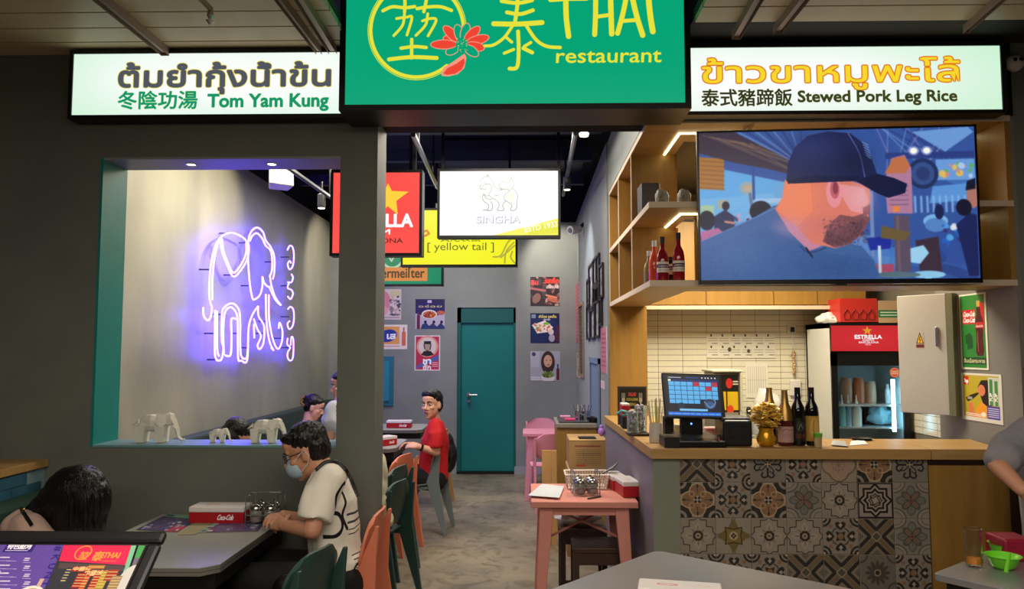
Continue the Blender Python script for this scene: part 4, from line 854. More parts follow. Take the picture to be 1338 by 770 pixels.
A.poly([(28, 20), (34, 10), (44, 9), (50, 20), (50, 58), (42, 62), (36, 45), (32, 34)], '1c1214'); A.ell(34, 25, 6, 8.5, 'd88058'); A.poly([(22, 66), (24, 52), (33, 42), (42, 48), (46, 66)], 'e89a28'); A.poly([(12, 64), (12, 46), (18, 44), (20, 58), (26, 66), (14, 66)], 'd87850'); A.poly([(7, 38), (16, 33), (26, 29), (30, 29), (28, 32), (18, 40), (10, 44)], '2c2420'); A.rect(10, 36, 18, 40, 'd8d8d0', .7)
A.rect(45, 5, 62, 46, 'c8ccc0'); A.rect(47, 8, 52, 46, '3c8c48'); A.rect(55, 10, 60, 46, '3c8c48'); A.text('7UP', 51, 40, 6, 'ffffff', w=12, bold=.03, rot=-90); A.text('7UP', 59, 40, 6, 'ffffff', w=12, bold=.03, rot=-90); A.rect(42, 47, 62, 66, '4438a0'); A.scribble(44, 49, 60, 64, 5, 'd8d8f0', 1.4); A.scribble(6, 60, 32, 65, 2, 'f0f0f0', 1.2); A.ell(36, 61, 4, 4, 'f0e8e0')
wallposter('poster of a dark haired woman drinking from a bottle, lower one on the side wall', A, 'poster_n', (1256.5, 487), (1312, 556))
# notices on the tiles
A = Art(90, 32, 'd4d0c4', 4, 923, 436); r = random.Random(4)
for cx in range(6):
    for cy in range(2):
        A.scribble(925 + cx * 15, 441 + cy * 15, 937 + cx * 15, 447 + cy * 15, 2, '6a665c', .5, cx + cy * 9); A.rect(928 + cx * 15, 437 + cy * 15, 930 + cx * 15, 440 + cy * 15, '3c3830'); A.line([(930 + cx * 15, 449 + cy * 15), (937 + cx * 15, 449 + cy * 15)], .8, '2c2820')
A.ell(953, 457, 2.4, 3, '4a463c'); A.ell(978, 459, 2, 2.6, '4a463c')
poster('wide white instruction notice taped on the kitchen tiles', A, 'notice_a', (923, 436), (1013, 468), y=KY - .008, cat='notice')
A = Art(30, 46, 'd6d2c6', 4, 974, 474)
for k in range(9): A.scribble(976 + k * 2.9, 479, 978 + k * 2.9, 515, 1, '8a867a', .5, k); A.line([(977 + k * 2.9, 479), (977 + k * 2.9, 514)], .7, '8a867a', .6)
poster('narrow white list taped below the wide notice on the tiles', A, 'notice_b', (974, 474), (1004, 520), y=KY - .008, cat='notice')
# socket strip hanging with cord
q = P(1034, 431, KY); ws = thing('wall_socket', 'white wall socket with a looped cable high on the tiles', 'socket', (q.x, KY, q.z - .04))
part(ws, 'socket_plate', MB().box(q.x - .04, q.x + .04, KY - .02, KY - .006, q.z - .04, q.z + .045), mat('white_plastic', 'cfcac6'), bevel=.004)
part(ws, 'cable', MB().tube([q + Vector((0, -.03, -.0)), q + Vector((.0, -.03, -.13)), q + Vector((.02, -.03, -.19)), q + Vector((-.02, -.03, -.2)), q + Vector((.01, -.03, -.16)), q + Vector((.02, -.03, -.26)), q + Vector((0, -.03, -.34))], .005, 6), mat('white_plastic', 'cfcac6'))
part(ws, 'plug', MB().box(q.x - .012, q.x + .012, KY - .04, KY - .02, q.z - .02, q.z + .02), black)
q2 = P(1035, 468, KY); m = MB()
for k in range(9): m.ell((q2.x + .004 * (k % 2), KY - .035, q2.z + .05 - k * .022), (.014, .014, .016), 8, 6)
solo('garlic_string', m, mat('string_brown', '8a5a30', .7, rgb2='c8b090', vscale=60), 'brown string of dried things hanging under the wall socket', 'hanging', smooth=True)
q = P(1038, 500, KY); solo('switch_box', MB().box(q.x - .045, q.x + .045, KY - .03, KY - .006, q.z - .11, q.z + .02), mat('white_plastic', 'cfcac6'), 'pale plastic box on the tiles above the dark wine bottles', 'box', bevel=.005)
q = P(977, 536, KY); solo('black_plug', MB().ell((q.x, KY - .03, q.z), (.022, .02, .03)).tube([(q.x, KY - .03, q.z), (q.x + .03, KY - .05, q.z - .1), (q.x + .02, KY - .02, q.z - .2)], .005, 6), black, 'black plug and cord in the tiled wall behind the printer', 'plug', smooth=True)
# ---- the bar counter
side_g = mat('mauve_plaster', '6d6a74', .5, rgb2='7c7880', vscale=3, bump=.1, bscale=12); sage = mat('sage_plaster', '73796a', .55, rgb2='7e8474', vscale=3)
cz_ = 1.105
bc = thing('bar_counter', 'L shaped bar counter with a thick oak top and patterned tile front', 'counter', (1.6, 4.2, 0))
xA, xB, xC, xD = P(853, 600, 4.13).x, P(887.5, 600, 4.13).x, P(1212, 600, 4.13).x, P(1318, 600, 4.13).x
part(bc, 'side_wall', MB().prism([(.612, 6.1), (xA, 4.13), (xA + .012, 4.14), (.66, 6.1)], 0, cz_ - .056), side_g)
part(bc, 'front_wall', MB().box(xA, xB, 4.13, 4.25, 0, cz_ - .056), sage)
fw = part(bc, 'tiled_front', MB().box(xB, xC, 4.142, 4.25, 0, cz_ - .056), mat('grout', '9a9080', .8))
part(bc, 'oak_panel', MB().box(xC + .006, xD, 4.135, 4.25, 0, cz_ - .09), oak_v); part(bc, 'shadow_gap', MB().box(xC + .006, xD, 4.16, 4.25, cz_ - .09, cz_ - .056), mat('dark_wood', '3a2416', .5)); part(bc, 'end_post', MB().box(xD, xD + .05, 4.125, 4.25, 0, cz_ - .056), mat('dark_wood', '3a2416', .5))  # recessed gap strip: shadow below the top put into its dark colour
xe = P(1299, 590, 4.1).x; xs_ = P(1216.5, 590, 4.1).x
part(bc, 'counter_top', MB().prism([(P(853, 584, 4.10).x - .01, 4.10), (xs_, 4.10), (xs_, 4.56), (1.1, 4.56), (1.1, 6.1), (.600, 6.1)], cz_ - .055, cz_), oak_x, bevel=.003)
part(bc, 'counter_flap', MB().prism([(xs_ + .003, 4.10), (xe + .05, 4.10), (2.58, 4.56), (xs_ + .003, 4.56)], cz_ - .055, cz_), oak_x, bevel=.003)
# patterned cement tiles, drawn with their own symmetric motifs
def tile_art(kind):
    A = Art(100, 100, '857c70', 1.7)
    DK, OR, LT, GR, BR = '2c2823', '80634a', 'a89c8c', '5a554c', '5c4a38'
    rot4 = lambda pts: [[(50 + (x - 50) * c - (y - 50) * s, 50 + (x - 50) * s + (y - 50) * c) for x, y in pts] for c, s in ((1, 0), (0, 1), (-1, 0), (0, -1))]
    if kind == 'diag':
        A.rect(0, 0, 100, 100, '7b7264')
        for pts in rot4([(14, 0), (50, 36), (86, 0), (74, 0), (50, 24), (26, 0)]): A.poly(pts, DK)
        for pts in rot4([(36, 0), (50, 14), (64, 0)]): A.poly(pts, '605a50')
        for p, q in (((0, 14), (100, 114)), ((0, -14), (100, 86)), ((0, 86), (100, -14)), ((0, 114), (100, 14))): A.line([p, q], 3, DK)
        A.line([(0, 0), (100, 100)], 13, '6a5a44'); A.line([(0, 100), (100, 0)], 13, '6a5a44'); A.poly([(50, 34), (66, 50), (50, 66), (34, 50)], '8f8574'); A.poly([(50, 38), (62, 50), (50, 62), (38, 50)], '4e483e')
    elif kind == 'scroll':
        for pts in rot4([(50, 33), (38, 24), (34, 14), (42, 8), (50, 14), (58, 8), (66, 14), (62, 24)]): A.poly(pts, DK)
        for pts in rot4([(50, 26), (44, 18), (50, 13), (56, 18)]): A.poly(pts, LT)
        for cx in (0, 100):
            for cy in (0, 100):
                for r_, c in ((24, DK), (18, '857c70'), (13, DK), (7, LT)): A.ell(cx, cy, r_, r_, c)
        for x, y in ((22, 22), (78, 22), (22, 78), (78, 78)): A.rect(x - 5, y - 5, x + 5, y + 5, OR)
        A.poly([(36, 36), (50, 40), (64, 36), (60, 50), (64, 64), (50, 60), (36, 64), (40, 50)], DK); A.ell(50, 50, 9, 9, OR)
        for pts in rot4([(28, 38), (32, 30), (38, 28)]): A.line(pts, 3, DK)
    elif kind == 'baroque':
        for cx in (0, 100):
            for cy in (0, 100): A.ell(cx, cy, 34, 34, DK); A.ell(cx, cy, 20, 20, '857c70'); A.ell(cx, cy, 12, 12, DK)
        for dx, dy in ((0, -24), (0, 24), (-24, 0), (24, 0)): A.ell(50 + dx, 50 + dy, 24, 24, 'b09a7c')
        for dx, dy in ((0, -24), (0, 24), (-24, 0), (24, 0)): A.ell(50 + dx, 50 + dy, 21, 21, OR)
        A.rect(30, 30, 70, 70, OR)
        for dx in (-16, 16):
            for dy in (-16, 16): A.ell(50 + dx, 50 + dy, 9, 9, 'a37c5c'); A.ell(50 + dx, 50 + dy, 5, 5, '6d5844')
        for pts in rot4([(50, 4), (54, 14), (51, 14), (51, 30), (49, 30), (49, 14), (46, 14)]): A.poly(pts, DK)
        A.ell(50, 50, 11, 11, LT); [A.ell(50 + dx, 50 + dy, 4, 4, DK) for dx in (-5, 5) for dy in (-5, 5)]
    elif kind == 'cross':
        for a_, c, w_ in ((0, 0, 0),): pass
        pts = [(26, 6), (40, 6), (48, 0), (52, 0), (60, 6), (74, 6), (74, 24), (92, 26), (92, 38), (100, 48), (100, 52), (92, 62), (92, 74), (74, 76), (74, 94), (60, 94), (52, 100), (48, 100), (40, 94), (26, 94), (26, 76), (8, 74), (8, 62), (0, 52), (0, 48), (8, 38), (8, 26), (26, 24)]
        A.poly(pts, '8f8478'); A.line(pts + [pts[0]], 2.4, DK)
        for pts in rot4([(50, 14), (43, 26), (50, 36), (57, 26), (50, 14)]): A.line(pts, 1.6, LT, curve=True)
        for k in range(8): q = k * math.pi / 4; A.line([(50 + 12 * math.cos(q), 50 + 12 * math.sin(q)), (50 + 24 * math.cos(q), 50 + 24 * math.sin(q))], 2, '5a3f38')
        for k in range(8): q = k * math.pi / 4 + .4; A.ell(50 + 11 * math.cos(q), 50 + 11 * math.sin(q), 4.5, 4.5, DK)
        A.ell(50, 50, 8, 8, 'a08c7c'); A.ell(50, 50, 4, 4, '5c4c40')
    elif kind == 'star':
        def st(r1, r2): return [(50 + (r1 if k % 2 == 0 else r2) * math.cos(k * math.pi / 8 + math.pi / 8 * 0), 50 + (r1 if k % 2 == 0 else r2) * math.sin(k * math.pi / 8)) for k in range(16)]
        A.rect(0, 0, 100, 100, '1f1c19'); A.rect(4, 4, 96, 96, '8f8478')
        for r_, c in ((50, '1f1c19'), (42, '9a8f80'), (35, '1f1c19'), (27, '9a8f80'), (21, '1f1c19'), (17, '9a8f80')): A.poly(st(r_, r_ * .76), c)
        for pts in rot4([(50, 38), (44, 44), (38, 40), (40, 50)]): A.line(pts, 2.4, '1f1c19')
        A.poly([(50, 42), (58, 50), (50, 58), (42, 50)], '9a8f80')
    elif kind == 'flower':
        A.rect(0, 0, 100, 100, '7c776c')
        for cx in (0, 100):
            for cy in (0, 100): A.ell(cx, cy, 36, 30, '55544c'); A.ell(cx, cy, 32, 26, '8a8274'); A.ell(cx, cy, 25, 20, '66645a'); A.ell(cx, cy, 22, 17, '857e70')
        for k in range(4): q = k * math.pi / 2; A.ell(50 + 24 * math.cos(q), 50 + 24 * math.sin(q), 19, 13, '54564e', .95, k * 90); A.ell(50 + 24 * math.cos(q), 50 + 24 * math.sin(q), 15, 9, '6d6e62', .95, k * 90)
        for k in range(4): q = k * math.pi / 2 + math.pi / 4; A.ell(50 + 19 * math.cos(q), 50 + 19 * math.sin(q), 16, 10, '4c4c44', .95, k * 90 + 45); A.ell(50 + 17 * math.cos(q), 50 + 17 * math.sin(q), 11, 6, '7d6450', .95, k * 90 + 45)
        for k in range(8): q = k * math.pi / 4; A.line([(50 + 5 * math.cos(q), 50 + 5 * math.sin(q)), (50 + 26 * math.cos(q), 50 + 26 * math.sin(q))], 1.2, '3a3a34')
        A.ell(50, 50, 6, 6, '7a5444'); A.ell(50, 50, 2.5, 2.5, '2c2823')
    elif kind == 'dark_flower':
        A.rect(0, 0, 100, 100, '6c655a')
        for cx in (0, 100):
            for cy in (0, 100): A.ell(cx, cy, 24, 24, '4a443a'); A.ell(cx, cy, 19, 19, '6c655a')
        for k in range(12): q = k * math.pi / 6; A.ell(50 + 22 * math.cos(q), 50 + 22 * math.sin(q), 13, 5, '453f36', .9, k * 30)
        A.ell(50, 50, 10, 10, '8a7a66'); A.ell(50, 50, 6, 6, '26221d')
    elif kind == 'gold':
        A.rect(0, 0, 100, 100, '8a8072'); [A.ell(cx, cy, 48, 48, '70685c') for cx in (0, 100) for cy in (0, 100)]; [A.ell(cx, cy, 44, 44, '8d8375') for cx in (0, 100) for cy in (0, 100)]
        A.poly([(50, 2), (66, 28), (98, 50), (66, 72), (50, 98), (34, 72), (2, 50), (34, 28)], '6d5c34'); pts = [(26, 26), (50, 32), (74, 26), (70, 50), (74, 74), (50, 68), (26, 74), (30, 50)]; A.poly(pts, '7a6838'); A.line(pts + [pts[0]], 2.6, '2a241a'); A.ell(50, 50, 12, 12, 'a89c84'); [A.ell(50 + dx, 50 + dy, 3.4, 3.4, '3c352a') for dx, dy in ((-5, 0), (5, 0), (0, -5), (0, 5))]
    elif kind == 'iron':
        A.rect(0, 0, 100, 100, '787268')
        for pts in rot4([(50, 48), (50, 20), (40, 12), (32, 18), (36, 26)]): A.line(pts, 4.5, '22221f', curve=True)
        for pts in rot4([(50, 48), (50, 20), (60, 12), (68, 18), (64, 26)]): A.line(pts, 4.5, '22221f', curve=True)
        for pts in rot4([(50, 50), (66, 34), (74, 36), (70, 44)]): A.line(pts, 3, '22221f', curve=True)
        A.line([(50, 42), (50, 58)], 3, 'b09878'); A.line([(42, 50), (58, 50)], 3, 'b09878')
    elif kind == 'pale':
        A.rect(0, 0, 100, 100, '8f8272'); [A.ell(50 + dx, 50 + dy, 30, 30, '6a5844') for dx, dy in ((0, -20), (0, 20), (-20, 0), (20, 0))]; [A.ell(50 + dx, 50 + dy, 26, 26, '9a8270') for dx, dy in ((0, -20), (0, 20), (-20, 0), (20, 0))]
        for k in range(8): q = k * math.pi / 4; A.line([(50, 50), (50 + 20 * math.cos(q), 50 + 20 * math.sin(q)), (50 + 16 * math.cos(q + .5), 50 + 16 * math.sin(q + .5))], 2, '7c6454', curve=True)
    A.line([(0, 0), (100, 0)], 1.6, '9c9284'); A.line([(0, 0), (0, 100)], 1.6, '9c9284'); A.grain(.035, 3, 2); A.blur(1); return A
rows = [['diag', 'scroll', 'iron', 'scroll', 'pale', 'baroque', 'iron'], ['baroque', 'scroll', 'baroque', 'flower', 'cross', 'star', 'flower'], ['cross', 'gold', 'cross', 'cross', 'scroll', 'diag', 'flower'], ['scroll', 'scroll', 'scroll', 'diag', 'diag', 'dark_flower', 'scroll'], ['baroque', 'cross', 'iron', 'gold', 'scroll', 'cross', 'diag'], ['scroll', 'flower', 'diag', 'cross', 'iron', 'star', 'cross']]
tms = {k: printed(tile_art(k), 'tile_' + k, rough=.4) for k in set(sum(rows, []))}
tS = (xC - xB) / 7; ytop = P(900, 630, 4.13).z + tS
meshes = {}
for r, row in enumerate(rows):
    for c, k in enumerate(row):
        z1 = ytop - r * tS; z0 = z1 - tS; g = .0012
        zz1 = min(z1, cz_ - .058)
        if z0 < 0: z0 = 0.002
        key = (k, r == 0, z0 < .01)
        if key not in meshes:
            m = MB(); h = zz1 - z0; fr_ = (zz1 - z0) / tS
            m.add([(g, 0, g), (tS - g, 0, g), (tS - g, 0, h - g), (g, 0, h - g), (g, .01, g), (tS - g, .01, g), (tS - g, .01, h - g), (g, .01, h - g)], [(0, 4, 7, 3), (1, 2, 6, 5), (3, 7, 6, 2), (0, 1, 5, 4)])
            v0 = 0 if r == 0 else 1 - fr_
            m.uv[len(m.f)] = ((0, v0), (1, v0), (1, v0 + fr_), (0, v0 + fr_)); m.add([(g, 0, g), (tS - g, 0, g), (tS - g, 0, h - g), (g, 0, h - g)], [(0, 1, 2, 3)])
            meshes[key] = mesh_of('tile', m, tms[k])
        piece(fw, 'tile', meshes[key], (xB + c * tS, 4.132, z0))
# ================================================================== chairs and tables
def loft_sheet(fn, nu, nv, th):      # a thin curved sheet: fn(u, v) -> (point, normal)
    m = MB(); a = []
    for s_ in (0, 1):
        for i in range(nu + 1):
            for j in range(nv + 1):
                p, n_ = fn(i / nu, j / nv); a.append(Vector(p) + Vector(n_) * (th * (s_ - .5)))
    N = (nu + 1) * (nv + 1); I = lambda s_, i, j: s_ * N + i * (nv + 1) + j; f = []
    for i in range(nu):
        for j in range(nv): f += [(I(0, i, j), I(0, i, j + 1), I(0, i + 1, j + 1), I(0, i + 1, j)), (I(1, i, j), I(1, i + 1, j), I(1, i + 1, j + 1), I(1, i, j + 1))]
    for i in range(nu): f += [(I(0, i, 0), I(0, i + 1, 0), I(1, i + 1, 0), I(1, i, 0)), (I(0, i, nv), I(1, i, nv), I(1, i + 1, nv), I(0, i + 1, nv))]
    for j in range(nv): f += [(I(0, 0, j), I(1, 0, j), I(1, 0, j + 1), I(0, 0, j + 1)), (I(0, nu, j), I(0, nu, j + 1), I(1, nu, j + 1), I(1, nu, j))]
    return m.add(a, f)
def make_chair(label, m, loc, rz, group='moulded chairs with blade legs'):
    t = thing('dining_chair', label, 'chair', loc, rz, group)
    def back(u, v):                   # u across, v up; rounded outline, curved round the sitter
        x = (u - .5) * 2; zc = .5 + .28 * v; w_ = .205 * (1 - .30 * abs(v * 2 - 1) ** 4)
        z = zc - .035 * (abs(x) ** 4) * (1 if v > .5 else -1) * abs(v - .5) * 2
        return (x * w_, -.215 - .05 * v + .035 * x * x, z), (0, 1, .15)
    def seat(u, v):
        x = (u - .5) * 2; w_ = .20 * (1 - .12 * abs(v * 2 - 1) ** 5)
        return (x * w_, -.19 + .39 * v, .44 - .02 * math.sin(v * math.pi) - .03 * max(0, v - .85) * 6 * .5 + .008 * x * x), (0, 0, 1)
    part(t, 'seat', loft_sheet(seat, 8, 10, .012), m, smooth=True, local=True); part(t, 'backrest', loft_sheet(back, 10, 10, .012), m, smooth=True, local=True)
    prof = [(-.335, 0), (-.305, 0), (-.165, .41), (-.15, .46), (-.2, .6), (-.26, .74), (-.275, .74), (-.265, .6), (-.262, .46), (-.275, .38)]
    for s_ in (-1, 1):
        part(t, 'leg', MB().prism(prof, s_ * .185 - .011, s_ * .185 + .011, 'x'), m, local=True, bevel=.004)
        part(t, 'leg', MB().tube([(s_ * .165, .13, .42), (s_ * .185, .20, 0)], [.014, .010], 10), m, local=True, smooth=True)
        part(t, 'side_rail', MB().box(s_ * .175 - .01, s_ * .175 + .01, -.2, .17, .395, .42), m, local=True)
    return t
grn = mat('chair_green', '2a4640', .42); sal = mat('chair_salmon', 'cf7658', .45); gry = mat('chair_grey', '6d7a78', .45); pnk = mat('chair_pink', 'd68c9c', .45); ply = mat('chair_oak', 'b08850', .5)
def at_floor(px, py): p = PZ(px, py, 0); return p
W90 = math.pi / 2
c_ = make_chair('dark green chair in front of the masked man, at the near side of his table', grn, (-1.11, 3.27, 0), W90 - .24); c_.scale = (1.04,) * 3
c_ = make_chair('salmon pink chair the masked man sits on', sal, (-1.0, 3.84, 0), W90 + .03); c_.scale = (1.08,) * 3
make_chair('dark green chair just beyond the pillar, nearest in the aisle', grn, (-1.07, 5.10, 0), W90 - .25)
make_chair('second dark green chair beyond the pillar, behind the nearest one', grn, (-1.17, 5.72, 0), W90 - .25)
make_chair('orange salmon chair between the green chairs and the man in red', sal, (-1.23, 6.35, 0), W90 - .30)
make_chair('grey chair the man in the red T-shirt sits on', gry, (-1.02, 7.02, 0), W90 - .1)
make_chair('black chair under the person in the pale grey shirt, between two dining tables', black, (-1.67, 6.2, 0), W90)
make_chair('light oak chair behind the man in red near the back wall', ply, (-1.12, 8.2, 0), W90)
make_chair('nearer pink chair at the far pink table by the right wall', pnk, (.235, 8.02, 0), .1, 'pink chairs at the far table')
make_chair('farther pink chair at the far pink table by the right wall', pnk, (.2, 9.25, 0), math.pi + .1, 'pink chairs at the far table')
alu = mat('table_edge', 'b0aea8', .3, .8); lam = mat('table_top_grey', 'a0a39c', .28, rgb2='9a9d96', vscale=2)
def wall_table(label, x0, x1, y0, y1, z, ch=.06):
    t = thing('dining_table', label, 'table', ((x0 + x1) / 2, (y0 + y1) / 2, 0), group='grey topped dining tables on black bases')
    P_ = [(x0 + ch, y0), (x1 - ch, y0), (x1, y0 + ch), (x1, y1 - ch), (x1 - ch, y1), (x0, y1), (x0, y0 + ch)]
    part(t, 'tabletop', MB().prism(P_, z - .004, z), lam)
    part(t, 'edge_band', MB().prism([(a * 1, b) for a, b in P_], z - .018, z - .005), alu); part(t, 'edge_band', MB().prism(P_, z - .034, z - .020), alu)
    part(t, 'underframe', MB().box(x0 + .06, x1 - .02, y0 + .06, y1 - .05, z - .10, z - .034), black)
    part(t, 'pedestal', MB().box((x0 + x1) / 2 - .2, (x0 + x1) / 2 + .24, y0 + .12, y0 + .16, .02, z - .1), black); part(t, 'pedestal', MB().box((x0 + x1) / 2 - .2, (x0 + x1) / 2 + .24, y1 - .2, y1 - .16, .02, z - .1), black)
    part(t, 'base_plate', MB().box(x0 + .1, x1 - .1, y0 + .05, y1 - .08, 0, .02), black); return t
tz_ = .757
wall_table('grey metal edged table under the opening where the masked man sits', -1.93, -1.25, 3.10, 4.075, tz_)
wall_table('grey table in front of the man in the red T-shirt', -2.0, -1.16, 6.75, 7.5, tz_)
wall_table('grey table at the back of the dining room, behind the man in red', -2.2, -1.14, 8.3, 9.0, tz_)
wall_table('grey table between the green chairs, mostly behind the pillar', -2.0, -1.22, 5.0, 5.8, tz_)
# banquette along the neon wall
solo('banquette', MB().box(NX + .001, NX + .12, DB + .2, BK - .02, .38, .97).box(NX + .001, NX + .45, DB + .2, BK - .02, 0, .45), mat('banquette_green', '2c3a36', .5), 'long dark green banquette along the wall under the neon elephant', 'bench', bevel=.02)
# ---- pink table by the bar
def pink_table(label, x0, x1, y0, y1, z, brace=True):
    m = mat('table_pink', 'd08a7c' if brace else 'd28aa0', .5, var=.04) if brace else pnk
    t = thing('pink_table', label, 'table', ((x0 + x1) / 2, (y0 + y1) / 2, 0))
    part(t, 'tabletop', MB().box(x0, x1, y0, y1, z - .035, z), m, bevel=.004)
    part(t, 'apron', MB().box(x0 + .08, x1 - .08, y0 + .05, y0 + .06, z - .085, z - .035).box(x0 + .08, x1 - .08, y1 - .06, y1 - .05, z - .085, z - .035).box(x0 + .07, x0 + .08, y0 + .06, y1 - .06, z - .085, z - .035).box(x1 - .08, x1 - .07, y0 + .06, y1 - .06, z - .085, z - .035), m)
    for sx, xx in ((-1, x0 + .09), (1, x1 - .09)):
        for sy, yy in ((-1, y0 + .07), (1, y1 - .07)):
            part(t, 'leg', MB().add([(xx - .04, yy - .03, z - .035), (xx + .04, yy - .03, z - .035), (xx + .04, yy + .03, z - .035), (xx - .04, yy + .03, z - .035), (xx + sx * .05 - .022, yy + sy * .04 - .02, 0), (xx + sx * .05 + .022, yy + sy * .04 - .02, 0), (xx + sx * .05 + .022, yy + sy * .04 + .02, 0), (xx + sx * .05 - .022, yy + sy * .04 + .02, 0)], [(0, 1, 2, 3), (4, 5, 6, 7), (0, 1, 5, 4), (1, 2, 6, 5), (2, 3, 7, 6), (3, 0, 4, 7)]), m, bevel=.004)
    if brace:
        part(t, 'cross_brace', MB().tube([(x0 + .09, y0 + .07, z - .22), (x1 - .09, y1 - .07, z - .12)], .008, 6), mat('brace', 'b07468', .5)); part(t, 'cross_brace', MB().tube([(x1 - .09, y0 + .07, z - .22), (x0 + .09, y1 - .07, z - .12)], .008, 6), mat('brace', 'b07468', .5))
    return t
pty0 = PZ(700, 656, tz_).y; pty1 = PZ(700, 632, tz_).y; ptx0 = PZ(694, 654, tz_).x; ptx1 = PZ(843, 654, tz_).x
pink_table('salmon pink square table beside the bar counter side wall', ptx0, .632, pty0, pty1, tz_)
pink_table('small far pink table by the right wall near the teal door', -.05, .36, 8.32, 8.85, .72, False)
dw = mat('dark_stool', '33231a', .45, rgb2='432c1e', vscale=5, vstretch=(1, 8, 8))
def stool(label, x0, x1, y0, y1, z):
    t = thing('wooden_stool', label, 'stool', ((x0 + x1) / 2, (y0 + y1) / 2, 0), group='dark wooden stools under the pink table')
    part(t, 'seat', MB().box(x0, x1, y0, y1, z - .03, z), dw, bevel=.004); part(t, 'apron', MB().box(x0 + .035, x1 - .035, y0 + .008, y0 + .028, z - .10, z - .03), dw)
    for xx in (x0, x1 - .035):
        for yy in (y0, y1 - .035): part(t, 'leg', MB().box(xx, xx + .035, yy, yy + .035, 0, z - .03), dw)
    part(t, 'stretcher', MB().box(x0 + .035, x1 - .035, y0 + .01, y0 + .03, .12, .15), dw)
a, b = PZ(748, 712, .46), PZ(808, 712, .46)
stool('nearer dark wooden stool pushed under the pink table', a.x, a.x + .30, 4.60, 4.88, .46)
stool('farther dark wooden stool under the pink table', a.x - .06, a.x + .24, 5.0, 5.28, .48)
# ---- service cabinet, boxes
ct = .95; c0, c1 = P(728, 553, 7.0).x, .63
cab = thing('service_cabinet', 'oak service cabinet against the right wall with utensils on top', 'cabinet', ((c0 + c1) / 2, 7.35, 0))
part(cab, 'carcass', MB().box(c0, c1, 7.0, 7.7, 0, ct - .03), oak_v); part(cab, 'worktop', MB().box(c0 - .01, c1, 6.98, 7.72, ct - .03, ct), mat('worktop_grey', '8c8676', .3))
cbm = mat('cardboard', 'a07c52', .8)
def carton(label, x0, x1, y0, y1, z0, z1, seed, red=True):
    A = Art(56, 38, '9f7c50', 7); r = random.Random(seed)
    A.text('COCONUT MILK', 9, 9, 5, '7a3a24', w=36, bold=.03) if False else A.scribble(9, 6, 46, 9, 1, '7c3828', 2, seed)
    A.scribble(10, 11, 48, 34, 9, '5c4630', .6, seed); A.line([(10, 18), (48, 18)], .4, '5c4630'); A.line([(21, 11), (21, 24)], .4, '5c4630'); A.rect(10, 32, 24, 34.5, 'b04030') if red else None
    A.rect(0, 0, 56, .8, '6f5434'); A.grain(.02, seed, 3)
    t = thing('cardboard_box', label, 'box', ((x0 + x1) / 2, (y0 + y1) / 2, z0), group='cardboard boxes stacked by the right wall')
    part(t, 'carton_body', MB().box(x0, x1, y0, y1, z0, z1), cbm); part(t, 'printed_side', MB().quad((x0, y0 - .001, z0), (x1, y0 - .001, z0), (x1, y0 - .001, z1), (x0, y0 - .001, z1)), printed(A, 'carton_%d' % seed, rough=.8))
    part(t, 'lid_flap', MB().box(x0, (x0 + x1) / 2 - .002, y0, y1, z1, z1 + .004).box((x0 + x1) / 2 + .002, x1, y0, y1, z1, z1 + .004), mat('cardboard_light', 'b8955f', .8)); return t
by = 6.15; b0 = P(744, 590, by).x; b1 = .63; bz1 = P(744, 576, by).z; bz0 = P(744, 613, by).z
carton('upper cardboard box with printed rows and a red strip, by the bar side', b0, b1, by, by + .45, bz0, bz1, 3)
carton('lower cardboard box directly under the printed upper one', b0 - .01, b1, by, by + .45, bz0 - .25, bz0 - .006, 4)
carton('bottom cardboard box on the floor behind the pink table', b0 - .02, b1, by, by + .45, 0.0, bz0 - .256, 5, False)
solo('phone', MB().box(b0 + .08, b0 + .22, by + .06, by + .2, bz1 + .0045, bz1 + .012), black, 'flat black tablet lying on the upper cardboard box', 'tablet', bevel=.003)
a, b = P(708, 590, 6.55), P(727, 590, 6.55); zz0 = P(715, 588, 6.55).z
solo('wooden_board', MB().box(a.x, a.x + .075, 6.5, 6.53, 0, zz0).box(a.x + .078, b.x, 6.5, 6.53, 0, zz0 + .0), mat('pine', 'c0955c', .6), 'pale wooden board leaning before the service cabinet', 'board')
p = P(835 * 0 + 793, 562, 6.3); solo('purple_figure', MB().ell((p.x - .03, by + .3, bz1 + .04), (.03, .03, .036)).ell((p.x - .03, by + .3, bz1 + .08), (.018, .018, .02)), mat('purple', 'a070c8', .4), 'small purple plush ball on the corner of the upper cardboard box', 'toy', smooth=True)
